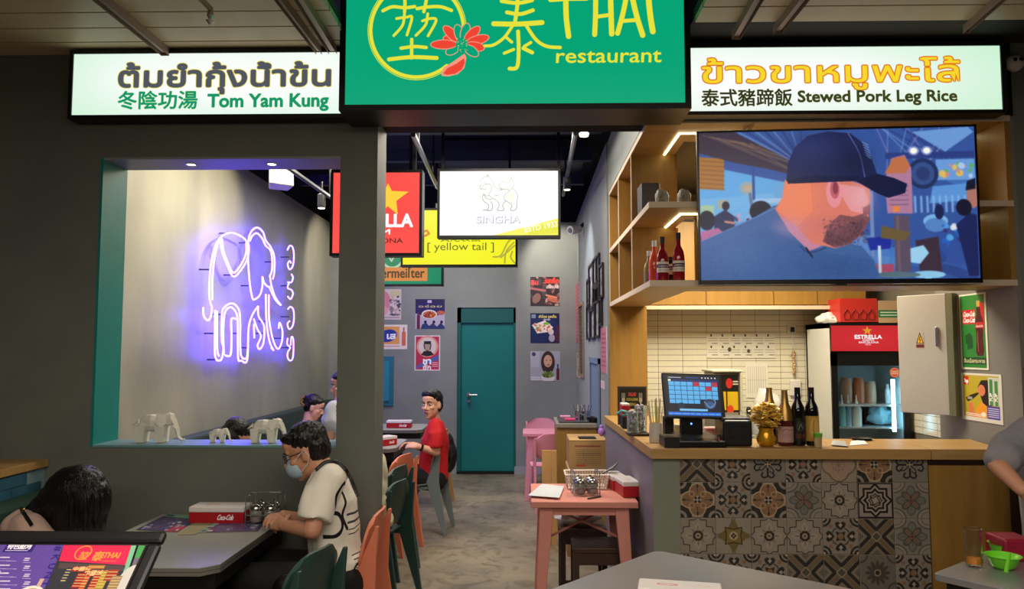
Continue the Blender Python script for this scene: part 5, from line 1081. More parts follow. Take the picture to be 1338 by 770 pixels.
# utensils on the service cabinet
def lathe_solo(name, label, cat, prof, x, y, z, m, n=18, group=None): return solo(name, MB().lathe(prof, (x, y, z), n), m, label, cat, group, smooth=True)
steel = mat('steel', 'b9bcc0', .25, 1.)
solo('tray', MB().box(c0 + .02, c0 + .3, 7.1, 7.6, ct + .001, ct + .012), mat('tray_dark', '35383a', .4), 'dark flat tray with coloured lids on the service cabinet', 'tray', bevel=.003)
for k, (dx, y, col, lab) in enumerate(((.05, 7.5, 'e8a0b0', 'pale pink lid at the back of the tray'), (.08, 7.2, 'e04880', 'bright pink lid at the front of the tray'), (.2, 7.35, '5fc038', 'bright green tub on the tray'))):
    solo('lid', MB().box(c0 + dx, c0 + dx + .1, y, y + .08, ct + .013, ct + .03 + .015 * (k == 2)), mat('lid_%d' % k, col, .4), lab, 'container', bevel=.004)
for k, x in enumerate((756, 766)):
    p = P(x, 552, 7.3); t = thing('utensil_pot', ['left', 'right'][k] + ' steel pot of spoons on the service cabinet', 'pot', (p.x, 7.3, ct)); z_ = ct + .0015
    part(t, 'pot_body', MB().lathe([(.035, 0), (.036, .09), (.033, .09), (.032, .004)], (p.x, 7.3, z_), 16), steel, smooth=True)
    for q in range(4): part(t, 'spoon', MB().tube([(p.x, 7.3, z_ + .02), (p.x + .05 * math.cos(q * 1.7 + k), 7.3 + .03 * math.sin(q * 1.7), z_ + .15)], [.003, .006], 6), steel)
p = P(778, 560, 7.12); lathe_solo('black_bowl', 'black bowl at the right end of the service cabinet', 'bowl', [(.04, 0), (.07, .05), (.067, .05), (.037, .005)], p.x - .01, 7.15, ct + .0015, black)
solo('ladle', MB().tube([(p.x - .02, 7.15, ct + .03), (p.x - .14, 7.1, ct + .09)], .006).ell((p.x - .02, 7.15, ct + .03), (.03, .03, .015)), steel, 'steel ladle sticking out of the black bowl', 'ladle', smooth=True)
p = P(783.5, 540, 7.5); t = thing('sauce_bottle', 'yellow sauce bottle with a red and blue label standing by the right wall', 'bottle', (p.x, 7.5, ct))
part(t, 'bottle_body', MB().lathe([(.03, 0), (.033, .01), (.033, .13), (.012, .17), (.012, .2)], (p.x, 7.5, ct + .0015), 16), mat('yellow_sauce', 'd8b43c', .3), smooth=True); part(t, 'label_band', MB().lathe([(.0335, .04), (.0335, .09)], (p.x, 7.5, ct + .0015), 16), mat('label_red', 'c03a34', .4)); part(t, 'cap', MB().lathe([(.014, .2), (.014, .225)], (p.x, 7.5, ct + .0015), 12), mat('cap_pale', 'c8d0d8', .4))
# ================================================================== table things
red_t = mat('tissue_red', 'a81420', .35); white_t = mat('tissue_white', 'd8d4d0', .4)
A0 = Art(120, 34, 'a81420', 6); A0.text('Coca-Cola', 62, 24, 19, 'f0e8e8', w=36, bold=.03, shear=.25, sy=1.3)
tissue_print = printed(A0, 'tissue_front', rough=.35)
A1 = Art(100, 60, 'd8d4d0', 4); A1.ell(34, 30, 14, 9, 'c82838'); A1.ell(34, 30, 12, 7.4, 'd8d4d0'); A1.text('Coca-Cola', 23, 32, 6, 'c82838', w=22, bold=.03, shear=.2); A1.scribble(56, 22, 92, 36, 2, 'd89098', 1.2)
tissue_top = printed(A1, 'tissue_lid', rough=.4)
def tissue_box(label, loc, rz, L=.27, Wd=.125, H=.055, top=True):
    t = thing('tissue_box', label, 'box', loc, rz, 'red tissue boxes with white lids'); l2, w2 = L / 2, Wd / 2
    part(t, 'box_body', MB().box(-l2, l2, -w2, w2, .0015, H), red_t, local=True, bevel=.004)
    part(t, 'printed_front', MB().quad((-l2 + .004, -w2 - .0008, .004), (l2 - .004, -w2 - .0008, .004), (l2 - .004, -w2 - .0008, H), (-l2 + .004, -w2 - .0008, H)), tissue_print, local=True)
    part(t, 'lid', MB().box(-l2 - .002, l2 + .002, -w2 - .002, w2 + .002, H, H + .028), white_t, local=True, bevel=.006)
    part(t, 'lid_print', MB().quad((-l2 + .01, -w2 + .01, H + .0285), (l2 - .01, -w2 + .01, H + .0285), (l2 - .01, w2 - .01, H + .0285), (-l2 + .01, w2 - .01, H + .0285)), tissue_top, local=True)
    return t
p = P(283.5, 675, 3.88); tissue_box('red and white tissue box beside the condiment rack on the masked man\'s table', (p.x, 3.93, tz_), 0, .275)
p0 = PZ(808, 640, tz_); tissue_box('rear red and white tissue box on the pink table', (p0.x - .01, p0.y + .06, tz_), 1.70, .22, .09, .06)
p0 = PZ(825, 650, tz_); tissue_box('front red and white tissue box on the pink table', (p0.x - .015, p0.y + .09, tz_), 1.70, .22, .10, .065)
p0 = PZ(520, 558, tz_); tissue_box('red tissue box on the far back table in the dining room', (-1.42, 8.55, tz_), 0, .27)
p0 = PZ(511, 577, tz_); tissue_box('red tissue box near the hands of the man in red', (-1.30, 7.0, tz_), .9, .2)
def caddy(label, loc, rz=0, n=4):
    t = thing('condiment_rack', label, 'rack', loc, rz, 'wire condiment racks'); glass = mat('jar_glass', 'b8b4ac', .1, trans=.6); w = []
    for k in range(4):
        x, y = (-.036 if k % 2 == 0 else .036), (-.034 if k < 2 else .034)
        j = part(t, 'jar', MB().lathe([(.026, .012), (.03, .02), (.03, .065), (.026, .072)], (x, y, 0), 16), glass, smooth=True, local=True)
        part(j, 'jar_content', MB().lathe([(.024, .014), (.026, .02), (.026, .045)], (x, y, 0), 12), mat('content_%d' % k, ['7a2a18', 'a89070', '5a4028', 'c8b8a0'][k], .6), local=True)
        part(j, 'jar_lid', MB().lathe([(.031, .07), (.032, .082), (.022, .095), (.006, .1), (.008, .108), (.002, .11)], (x, y, 0), 16), mat('steel_lid', 'a8a8a4', .2, 1.), smooth=True, local=True)
    for z in (.006, .05): part(t, 'wire', MB().tube([(-.075, -.072, z), (.075, -.072, z), (.075, .072, z), (-.075, .072, z)], .003, 6, closed=True), steel, local=True)
    for x in (-.075, .075): part(t, 'wire', MB().tube([(x, -.072, .003), (x, -.072, .14), (x, .072, .14), (x, .072, .003)], .003, 6), steel, local=True)
    part(t, 'handle', MB().tube([(-.075, 0, .006), (-.075, 0, .15), (.075, 0, .15), (.075, 0, .006)], .003, 6), steel, local=True); return t
p = P(341, 674, 3.85); caddy('wire condiment rack next to the tissue box by the opening wall', (p.x + .005, 3.9, tz_))
p = PZ(766, 649, tz_); caddy('wire condiment rack at the front of the pink table', (p.x, p.y + .07, tz_), .1)
# menus on the near-left table
def menu_art(seed):
    A = Art(90, 60, '3c3468', 6); r = random.Random(seed); A.rect(0, 0, 90, 9, '7eb49a'); A.rect(0, 0, 12, 60, '7eb49a') if seed == 2 else A.rect(64, 38, 90, 60, 'c02c50')
    for i in range(30): A.ell(r.uniform(6, 86), r.uniform(12, 56), r.uniform(2, 5), r.uniform(2, 4), r.choice(['d8d0cc', '8a6a58', '5a4c88', 'a8a8b8', '6a3c50']))
    A.scribble(6, 10, 84, 58, 14, 'b8b0d0', 1, seed, .6); A.rect(2, 2, 24, 7, '2c3c48'); return printed(A, 'menu_%d' % seed, rough=.3)
def flat_sheet(name, label, cat, pts, z, m, edge, uvrot=0, group=None):
    q = [PZ(x, y, z) for x, y in pts]; c = sum(q, Vector()) / 4; t = thing(name, label, cat, (c.x, c.y, z), group=group); e = Vector((0, 0, .002))
    part(t, 'sheet', MB().add([v for v in q] + [v + e for v in q], [(0, 1, 2, 3), (0, 1, 5, 4), (1, 2, 6, 5), (2, 3, 7, 6), (3, 0, 4, 7), (4, 5, 6, 7)]), edge)
    uv = [(0, 0), (1, 0), (1, 1), (0, 1)]; uv = uv[uvrot:] + uv[:uvrot]
    part(t, 'print', MB().quad(*[v + e * 1.2 for v in q], uv=uv), m); return t
kraft = mat('kraft_paper', '8f8468', .7)
flat_sheet('paper_menu', 'dark printed paper menu on the left half of the near-left table', 'menu', [(178, 693), (232, 696), (262, 677), (220, 672)], tz_ + .001, menu_art(1), kraft, 0)
flat_sheet('paper_menu', 'violet and green menu sheet in front of the masked man\'s hands', 'menu', [(258, 697), (337, 695), (350, 676), (290, 677)], tz_ + .001, menu_art(2), kraft, 0)
flat_sheet('paper_placemat', 'plain brown paper strip between the two menus on the left table', 'placemat', [(232, 700), (256, 699), (286, 678), (264, 677)], tz_ + .001, mat('kraft_paper2', '97906f', .7), kraft)
flat_sheet('paper_sheet', 'white paper sheets at the left edge of the pink table', 'paper', [(690, 648), (731, 651), (737, 636), (708, 633)], tz_ + .012, mat('white_sheet', 'cdd2d6', .6), white_t)
p = PZ(745, 651, tz_); solo('fork', MB().tube([PZ(768, 652, tz_ + .005), PZ(785, 649, tz_ + .005)], .005, 6), mat('dark_steel', '3a3a3c', .3, .8), 'dark fork lying in front of the condiment rack on the pink table', 'fork')
# white perforated basket with chopsticks
p = PZ(768, 641, tz_); bx, byy = p.x + .0, p.y + .12
bk = thing('plastic_basket', 'white perforated plastic basket behind the condiment rack', 'basket', (bx, byy, tz_)); wb = mat('basket_white', 'd9c9bc', .5)
def bwall(a, b, nx, nz, h=.085):          # openwork panel: bars and rails
    m = MB(); a, b = Vector(a), Vector(b); z = tz_
    for k in range(nx + 1): q = a.lerp(b, k / nx); m.tube([(q.x, q.y, z + .003), (bx + (q.x - bx) * 1.12, byy + (q.y - byy) * 1.12, z + h)], .003, 5)
    for k in range(nz + 1): s_ = 1 + .12 * k / nz; A_, B_ = [Vector((bx + (v.x - bx) * s_, byy + (v.y - byy) * s_, z + .003 + h * k / nz)) for v in (a, b)]; m.tube([A_, B_], .003 if k < nz else .006, 5)
    return m
bw, bh_ = .12, .085
for a, b, n1 in (((bx - bw, byy - bh_, 0), (bx + bw, byy - bh_, 0), 16), ((bx - bw, byy + bh_, 0), (bx + bw, byy + bh_, 0), 16), ((bx - bw, byy - bh_, 0), (bx - bw, byy + bh_, 0), 10), ((bx + bw, byy - bh_, 0), (bx + bw, byy + bh_, 0), 10)): part(bk, 'lattice_side', bwall(a, b, n1, 5), wb)
part(bk, 'bottom', MB().box(bx - bw, bx + bw, byy - bh_, byy + bh_, tz_ + .001, tz_ + .004), wb)
for k in range(7):
    y0 = byy - .05 + k * .012; solo('chopstick', MB().tube([(bx - .02 + k * .008, y0, tz_ + .03), (bx + .17 + k * .006, y0 + .02, tz_ + .125 + .003 * k)], [.0035, .005], 6), mat('chopstick_dark', '20231f', .4), ['frontmost', 'second', 'third', 'middle', 'fifth', 'sixth', 'rearmost'][k] + ' dark chopstick leaning out of the right side of the white basket', 'chopstick', 'bundle of dark chopsticks in the basket')
bag('plastic_bag', 'white plastic bag lying on the farther stool under the pink table', (a_x := PZ(755, 672, .62).x + .02, 5.12, .55), (.13, .1, .08), mat('bag_white', 'cfcfca', .35), 8, .35)
# ================================================================== things on the bar
zc_ = cz_ + .001
# point-of-sale terminal
A = Art(78, 56, '101828', 6, 868, 490); A.rect(868, 490, 944, 495, '0c1424'); A.scribble(872, 491, 890, 494, 1, 'd0d8e8', 1); A.rect(897, 491.5, 917, 493, '2c4c8c'); [A.ell(x, 492.3, 1, 1, 'e8ecf4') for x in (921, 926, 930, 935, 940)]
A.rect(871, 495, 875, 498, 'e8f0c8'); A.rect(877, 495, 944, 498, '163070')
for r_ in range(5):
    for c_ in range(8):
        if r_ == 4 and c_ > 4: continue
        x, y = 871 + c_ * 9, 498 + r_ * 6.3; red_ = (r_, c_) in ((0, 4), (0, 7), (1, 6)); A.rect(x + .3, y + .3, x + 8.7, y + 6, 'd83a50' if red_ else '5cb8f4'); 
        if not red_: A.rect(x + 1.4, y + 2, x + 6, y + 2.6, '8cd4fa', .6)
        else: A.scribble(x + 1, y + 1, x + 8, y + 5, 2, '7c1c30', .8, c_)
A.rect(871, 529, 944, 541, '141824'); A.ell(930, 529, 9, 7, '2c3c5c'); A.ell(930, 531, 7, 5, '3f5c8c'); A.line([(922, 526), (930, 534), (938, 527), (934, 520)], 1.4, '6f94c4', 1, True); A.ell(888, 533, 6, 5, '1c2c44'); A.rect(885, 536.5, 926, 539.5, '7ccaf8'); A.rect(868, 541, 945, 546, '1c6cd8'); A.scribble(870, 542, 944, 545, 1, '8cc0f8', 1)
ps0 = P(905, 560, 4.30)
pos = thing('cash_register', 'black touch screen till showing a blue order grid on the bar corner', 'till', (ps0.x, 4.30, zc_))
sy = 4.24; q = [P(864.5, 487, sy + .05), P(943.5, 489.5, sy + .05), P(948.5, 548, sy), P(869, 546, sy)]
q = [Vector(v) for v in q]; n_ = (q[1] - q[0]).cross(q[3] - q[0]).normalized(); n_ = n_ if n_.y < 0 else -n_
part(pos, 'monitor', MB().add([v for v in q] + [v - n_ * .03 for v in q], [(0, 1, 2, 3), (4, 5, 6, 7), (0, 1, 5, 4), (1, 2, 6, 5), (2, 3, 7, 6), (3, 0, 4, 7)]), mat('pos_black', '08090b', .3), bevel=.006)
cc = sum(q, Vector()) / 4; s4 = [cc + (v - cc) * f_ for v, f_ in zip(q, (.88, .88, .88, .88))]
part(pos, 'screen', MB().quad(s4[3] + n_ * .001, s4[2] + n_ * .001, s4[1] + n_ * .001, s4[0] + n_ * .001), printed(A, 'pos_screen', .9))
part(pos, 'neck', MB().box(cc.x - .065, cc.x + .055, sy + .05, sy + .11, zc_ + .03, cc.z - .05), mat('pos_black', '08090b'), bevel=.01)
part(pos, 'foot', MB().add([(cc.x - .13, 4.13, zc_), (cc.x + .14, 4.13, zc_), (cc.x + .14, 4.38, zc_), (cc.x - .13, 4.38, zc_), (cc.x - .13, 4.13, zc_ + .035), (cc.x + .14, 4.13, zc_ + .035), (cc.x + .10, 4.36, zc_ + .06), (cc.x - .10, 4.36, zc_ + .06)], [(0, 1, 2, 3), (4, 5, 6, 7), (0, 1, 5, 4), (1, 2, 6, 5), (2, 3, 7, 6), (3, 0, 4, 7)]), mat('pos_black', '08090b'), bevel=.006)
part(pos, 'power_light', MB().ell((cc.x - .01, sy + .049, cc.z - .155), (.005, .003, .005), 8, 6), emit('blue_light', '5080ff', 6))
x = P(872, 570, 4.2).x; solo('card_reader', MB().box(x - .03, x + .05, 4.12, 4.28, zc_, zc_ + .055).box(x + .0, x + .065, 4.12, 4.2, zc_ + .056, zc_ + .0565), mat('dark_box', '14110f', .4), 'small dark brown card machine left of the till foot', 'machine', bevel=.006)
# receipt printer
x0, x1 = P(944, 565, 4.2).x, P(982, 565, 4.2).x; zp = P(960, 549, 4.2).z
rp = thing('receipt_printer', 'black cube receipt printer between the till and the gold vase', 'printer', ((x0 + x1) / 2, 4.28, zc_))
part(rp, 'printer_case', MB().box(x0 + .001, x1, 4.18, 4.38, zc_, zp), mat('printer_black', '131416', .4), bevel=.012); part(rp, 'paper_slot', MB().box(x0 + .04, x1 - .035, 4.176, 4.185, zc_ + .05, zc_ + .105), mat('slot_black', '050506', .6)); part(rp, 'lid', MB().box(x0 + .005, x1 - .004, 4.2, 4.37, zp, zp + .012), mat('printer_grey', '4a4c50', .4), bevel=.004)
# bottles
def bottle(label, x, y, z, prof, glass, extras=(), group=None, name='wine_bottle'):
    t = thing(name, label, 'bottle', (x, y, z), 0, group); part(t, 'glass_body', MB().lathe(prof, (x, y, z + .0015), 20), glass, smooth=True)
    for nm, pr, m, full in extras:
        if full: part(t, nm, MB().lathe(pr, (x, y, z + .0015), 20), m, smooth=True)
        else:       # label on the side facing the camera
            mb = MB(); n_ = 10; (r0, z0), (r1, z1) = pr
            vs = [(x + rr * math.cos(q_), y + rr * math.sin(q_), z + zz) for rr, zz in ((r0, z0), (r1, z1)) for q_ in np.linspace(-math.pi * .92, -math.pi * .08, n_ + 1)]
            for k in range(n_): mb.uv[k] = ((k / n_, 0), ((k + 1) / n_, 0), ((k + 1) / n_, 1), (k / n_, 1))
            mb.add(vs, [(k, k + 1, n_ + 2 + k, n_ + 1 + k) for k in range(n_)]); part(t, nm, mb, m, smooth=True)
    return t
dk = mat('dark_glass', '0c0d0c', .08); rose = mat('rose_glass', '5c2320', .08, trans=.3); foil = mat('gold_foil', 'b08c4c', .35, .8)
WB = [(.0, 0), (.034, .0), (.037, .01), (.037, .17), (.033, .20), (.017, .235), (.0145, .30), (.0, .30)]
CH = [(.0, 0), (.038, .0), (.043, .01), (.043, .13), (.036, .18), (.02, .225), (.015, .27), (.0, .27)]
def lab_art(kind):
    A = Art(50, 60, {'rose': 'b08c84', 'gold': 'b08a3c', 'dark': '16140f', 'aper': 'd8d0c8'}[kind], 5)
    if kind == 'rose': A.line([(12, 18), (20, 10), (30, 14), (38, 10)], 1.5, '4a3030', curve=True); A.scribble(12, 24, 38, 40, 3, '6a4c48', 1)
    if kind == 'gold': A.ell(25, 30, 13, 26, 'c8a050'); A.line([(25, 8), (22, 30), (27, 52)], 2, '7a5c24', curve=True)
    if kind == 'dark': A.ell(25, 22, 11, 13, '3c3834'); A.ell(25, 22, 8, 10, '1a1816'); A.line([(20, 30), (26, 16), (30, 28)], 1.6, '8c8478', curve=True); A.scribble(12, 42, 38, 54, 3, '8c2c28', 1.4)
    if kind == 'aper': A.rect(0, 14, 50, 34, '1c1c40'); A.text('APERITIVO', 6, 28, 9, 'f0e8e0', w=38, bold=.03); A.scribble(8, 40, 42, 54, 3, '4a3c50', 1)
    return printed(A, 'label_' + kind, rough=.4)
LA = {k: lab_art(k) for k in ('rose', 'gold', 'dark', 'aper')}
by_ = 4.24
bottle('gold necked sparkling wine bottle behind the gold vase', P(1006, 560, 4.36).x, 4.36, zc_, [(r, z * 1.09) for r, z in CH], mat('green_glass', '1c2414', .08), (('foil_neck', [(.0375, .19), (.021, .245), (.0165, .29), (.0165, .305), (0, .306)], foil, 1),))
bottle('rose sparkling wine bottle with a pink label right of the gold vase', P(1026, 560, by_).x, by_, zc_, CH, rose, (('foil_neck', [(.0435, .135), (.0365, .185), (.021, .228), (.0165, .28), (.0165, .298), (0, .299)], foil, 1), ('label', ((.0437, .02), (.0437, .105)), LA['rose'], 0)))
bottle('dark wine bottle with a small dark label, left of the gold labelled one', P(1043, 560, by_).x, by_, zc_, [(r, z * 1.03) for r, z in WB], dk, (('capsule', [(.0155, .245), (.0155, .312), (0, .313)], mat('capsule', '1a0f10', .3), 1), ('label', ((.0377, .03), (.0377, .15)), LA['dark'], 0)))
bottle('dark wine bottle with a tall gold label at the end of the bottle row', P(1061, 560, by_ + .01).x, by_ + .01, zc_, [(r, z * 1.03) for r, z in WB], dk, (('capsule', [(.0155, .245), (.0155, .312), (0, .313)], mat('capsule', '1a0f10', .3), 1), ('label', ((.0377, .025), (.0377, .16)), LA['gold'], 0)))
x = P(1027, 583, 4.22).x; solo('bottle_tray', MB().lathe([(.075, 0), (.075, .004), (0, .004)], (x + .015, 4.2, zc_ - .0005), 20), mat('tray_dark', '35383a', .4), 'thin dark coaster under the front of the rose bottle', 'coaster') if False else None
# gold vase with tinsel flowers
x = P(1001, 570, 4.2).x; gold = mat('gold_glaze', 'd09a20', .25, .5); gleaf = mat('gold_leaf', 'f4d464', .35, 0.)
vs = thing('gold_vase', 'small gold vase crowded with shiny gold foil flowers on the bar', 'vase', (x, 4.2, zc_))
part(vs, 'vase_body', MB().lathe([(.03, 0), (.045, .012), (.052, .04), (.04, .07), (.036, .085), (.044, .1), (.04, .1), (.032, .08)], (x, 4.2, zc_), 20), gold, smooth=True)
r = random.Random(5)
for k in range(190):
    th_, ph = r.uniform(0, 2 * math.pi), math.acos(r.uniform(-.95, 1)); R_ = r.uniform(.05, .078); c = Vector((x + R_ * math.sin(ph) * math.cos(th_), 4.2 + R_ * math.sin(ph) * math.sin(th_), zc_ + .158 + R_ * 1.0 * math.cos(ph)))
    m = MB(); 
    for j in range(5):
        a = j * 1.257 + k; d = Vector((math.cos(a), math.sin(a), r.uniform(-.3, .5))) * .022; e = Vector((-math.sin(a), math.cos(a), r.uniform(-.4, .4))) * .012
        m.add([c, c + d * .5 + e, c + d, c + d * .5 - e], [(0, 1, 2, 3)])
    part(vs, 'foil_flower', m, gleaf)
# small tub, phone, papers
x = P(1069, 583, 4.15).x; t = thing('toothpick_tub', 'small clear tub with a green lid at the right of the wine bottles', 'tub', (x, 4.15, zc_)); part(t, 'tub_body', MB().lathe([(.019, 0), (.021, .055)], (x, 4.15, zc_ + .001), 16), mat('tub_clear', 'c8b888', .2, trans=.4), smooth=True); part(t, 'lid', MB().lathe([(.022, .055), (.023, .075), (0, .076)], (x, 4.15, zc_ + .001), 16), mat('lime', '58a83c', .4), smooth=True)
flat_sheet('phone', 'white phone lying on a dark pouch on the bar top', 'phone', [(1086, 582), (1108, 584), (1104, 577), (1088, 576)], zc_ + .004, mat('phone_face', 'c8ccd0', .2), black)
flat_sheet('paper_napkin', 'crumpled white paper to the right of the phone on the bar top', 'napkin', [(1110, 583), (1134, 581), (1128, 575), (1112, 577)], zc_, mat('white_sheet', 'cdd2d6'), white_t)
p = PZ(1124, 574.5, zc_); solo('black_dish', MB().lathe([(.05, 0), (.06, .012), (.055, .012), (.045, .004)], (p.x, 4.50, zc_), 20), black, 'flat black dish at the back edge of the bar top', 'dish', smooth=True)
# left arm of the bar: menu board, container, jars, straws
A = Art(40, 36, '1c1d1b', 7); A.rect(1, 1, 39, 35, '14160f'); A.text('SALAD', 14, 8, 5, 'c83c3c', w=12, bold=.05); A.text('FOOD & DRINK', 11, 13, 4, 'c8c050', w=18, bold=.02); A.text('MENU', 15, 18, 4, 'b8b060', w=10, bold=.03); A.text('OPEN', 15, 25, 5, 'd0c860', w=10, bold=.05)
for xx in (6, 33): A.rect(xx - 1, 14, xx + 1, 34, 'b8b8a8'); [A.rect(xx + d - .4, 5, xx + d + .4, 11, 'b8b8a8') for d in (-2, 0, 2)]; A.ell(xx, 12.5, 2.6, 2.6, 'b8b8a8')
y_ = 5.35; a, b = P(807, 505, y_), P(845, 505, y_); zb = cz_ + .002
t = thing('menu_board', 'black framed menu board with fork drawings propped on the left end of the bar', 'sign', ((a.x + b.x) / 2, y_, zb)); part(t, 'board', MB().box(a.x, b.x, y_, y_ + .02, zb, a.z), mat('frame_brown', '3a3028', .5), bevel=.003); part(t, 'print', MB().quad((a.x + .012, y_ - .001, zb + .01), (b.x - .012, y_ - .001, zb + .01), (b.x - .012, y_ - .001, a.z - .012), (a.x + .012, y_ - .001, a.z - .012)), printed(A, 'menu_board', rough=.5))
y_ = 5.08; a, b = P(799.5, 540, y_), P(823, 540, y_); a.x = max(a.x, .625)
t = thing('lunch_container', 'black container with a red rim and white lid on the left arm of the bar', 'container', ((a.x + b.x) / 2, y_ + .07, zb)); z1 = P(800, 528, y_).z
part(t, 'container_body', MB().box(a.x, b.x, y_, y_ + .15, zb, zb + .075), black, bevel=.006); part(t, 'rim', MB().box(a.x - .003, b.x + .003, y_ - .003, y_ + .153, zb + .076, z1 - .012), red_t, bevel=.003); part(t, 'lid', MB().box(a.x, b.x, y_, y_ + .15, z1 - .012, z1), white_t, bevel=.003)
q = P(812, 539, y_ - .01); part(t, 'cloth_band', MB().tube([q + Vector((-.03, 0, -.01)), q + Vector((0, -.015, .012)), q + Vector((.03, -.01, .004)), q + Vector((.045, 0, -.014)), q + Vector((.0, -.01, -.02))], [.008] * 5, 8), mat('turquoise', '4a9aa8', .6), smooth=True)
y_ = 4.72; a = P(832, 560, y_); t = thing('candy_jars', 'dark tray of wrapped sweets in glass jars on the left arm of the bar', 'tray', (a.x, y_, zb)); part(t, 'tray', MB().box(a.x - .06, a.x + .07, y_ - .06, y_ + .08, zb, zb + .015), mat('tray_brown', '2c2420', .4), bevel=.004)
gl = mat('thin_glass', 'e4ecec', .05, trans=.95, ior=1.2)
for k, (dx, dy, h) in enumerate(((-.025, -.01, .13), (.03, .03, .16))):
    part(t, 'jar', MB().lathe([(.032, 0), (.036, .01), (.036, h), (.03, h), (.03, .006)], (a.x + dx, y_ + dy, zb + .016), 18), gl, smooth=True)
    m = MB(); rr = random.Random(k)
    for j in range(14): m.ell((a.x + dx + rr.uniform(-.02, .02), y_ + dy + rr.uniform(-.02, .02), zb + .03 + rr.uniform(0, h * .95)), rr.uniform(.009, .014), 8, 6)
    part(t, 'wrapped_sweets', m, mat('sweets', 'c8c4c8', .3, rgb2='8c88a0', vscale=60), smooth=True, kind='stuff')
y_ = 4.36; a = P(857, 577, y_); t = thing('straw_cup', 'white cup of paper straws beside the till', 'cup', (a.x, y_, zc_)); part(t, 'cup_body', MB().lathe([(.034, 0), (.037, .004), (.037, .108), (.034, .108), (.033, .006)], (a.x, y_, zc_), 20), mat('cup_white', 'c4c0b8', .35), smooth=True)
for k in range(14):
    rr = random.Random(k + 20); dx, dy = rr.uniform(-.02, .02), rr.uniform(-.015, .015); part(t, 'straw', MB().tube([(a.x + dx, y_ + dy, zc_ + .02), (a.x + dx * 2.2 - .006, y_ + dy * 2, zc_ + rr.uniform(.19, .25))], .0032, 6), mat('straw_%d' % (k % 3), ['c8b080', 'b0c070', 'd8cca0'][k % 3], .5))
solo('napkin_block', MB().box(P(868, 570, 4.5).x, P(880, 570, 4.5).x, 4.48, 4.56, zb, zb + .13), black, 'upright black holder between the straws and the till', 'holder', bevel=.005)
# drink dispenser behind the till, on a rear bench
bench = thing('rear_worktop', 'steel worktop running along the tiled kitchen wall behind the bar', 'worktop', (1.5, 6.2, 0)); part(bench, 'worktop', MB().box(.97, 2.1, 5.95, 6.48, .86, .9), steel, bevel=.004); part(bench, 'base_unit', MB().box(1.0, 2.08, 5.98, 6.46, 0, .86), white_en)
x0, x1 = P(934, 520, 6.0).x, P(967, 520, 6.0).x; zt1 = P(950, 487, 6.0).z
dm = thing('drink_machine', 'black and yellow drinks machine draped with a pale cloth behind the till', 'machine', ((x0 + x1) / 2, 6.1, .9))
part(dm, 'machine_body', MB().box(x0, x1, 6.0, 6.35, .9015, zt1), mat('machine_grey', '6a665c', .4), bevel=.008); A = Art(34, 60, '1c1a18', 5); A.rect(1, 16, 33, 34, 'd8b020'); A.rect(15, 16, 17, 34, '1c1a18'); A.ell(20, 8, 5, 5, 'c02c28'); A.scribble(26, 5, 33, 10, 2, 'c8c0b0', 1.4); A.ell(21, 34, 5, 5, 'd84828'); A.rect(1, 36, 33, 58, '8c8474'); A.rect(14, 50, 26, 56, 'd8c040')
part(dm, 'machine_front', MB().quad((x0 + .01, 5.999, .95), (x1 - .01, 5.999, .95), (x1 - .01, 5.999, zt1 - .02), (x0 + .01, 5.999, zt1 - .02)), printed(A, 'machine_front', rough=.4))
part(dm, 'cloth_cover', MB().box(x0 - .02, x1 + .015, 5.98, 6.36, zt1 + .001, zt1 + .02).box(x1 - .0, x1 + .018, 5.98, 6.36, zt1 - .3, zt1), mat('cloth', 'c8c2ac', .8), bevel=.008)
p = P(1000, 545, 5.9); bag('plastic_bag', 'thin white plastic bag standing on the bar behind the wine bottles', (P(1006, 540, 4.46).x, 4.48, zc_ + .1), (.09, .05, .11), mat('bag_white', 'cfcfca'), 12, .4) if False else bag('plastic_bag', 'thin white plastic bag on the rear worktop behind the wine bottles', (P(1003, 540, 6.15).x, 6.15, .905 + .16), (.12, .1, .22), mat('bag_white', 'cfcfca'), 12, .3)
x = P(939, 574, 4.16).x; t = thing('hot_sauce', 'tiny red brown sauce bottle between the till and the printer', 'bottle', (x, 4.15, zc_)); part(t, 'bottle_body', MB().lathe([(.014, 0), (.015, .03), (.008, .045), (.007, .055)], (x, 4.15, zc_ + .001), 12), mat('sauce_red', '6a2018', .2), smooth=True); part(t, 'cap', MB().lathe([(.009, .055), (.009, .068), (0, .068)], (x, 4.15, zc_ + .001), 12), mat('cap_dark', '20242c', .4))
x = P(930, 560, 4.46).x; solo('paper_cup_pile', MB().lathe([(.03, 0), (.045, .07), (.04, .075), (0, .07)], (x, 4.47, zc_), 16), mat('red_white', 'c8b8b0', .5, rgb2='b04858', vscale=30), 'white and red paper cup behind the foot of the till', 'cup', smooth=True)
x = P(900, 555, 4.5).x; solo('paper_napkin', MB().box(P(879, 550, 4.5).x, P(887, 550, 4.5).x, 4.46, 4.54, zc_, zc_ + .09), mat('cloth', 'c8c2ac', .8), 'folded pale cloth standing beside the neck of the till', 'cloth', bevel=.01)
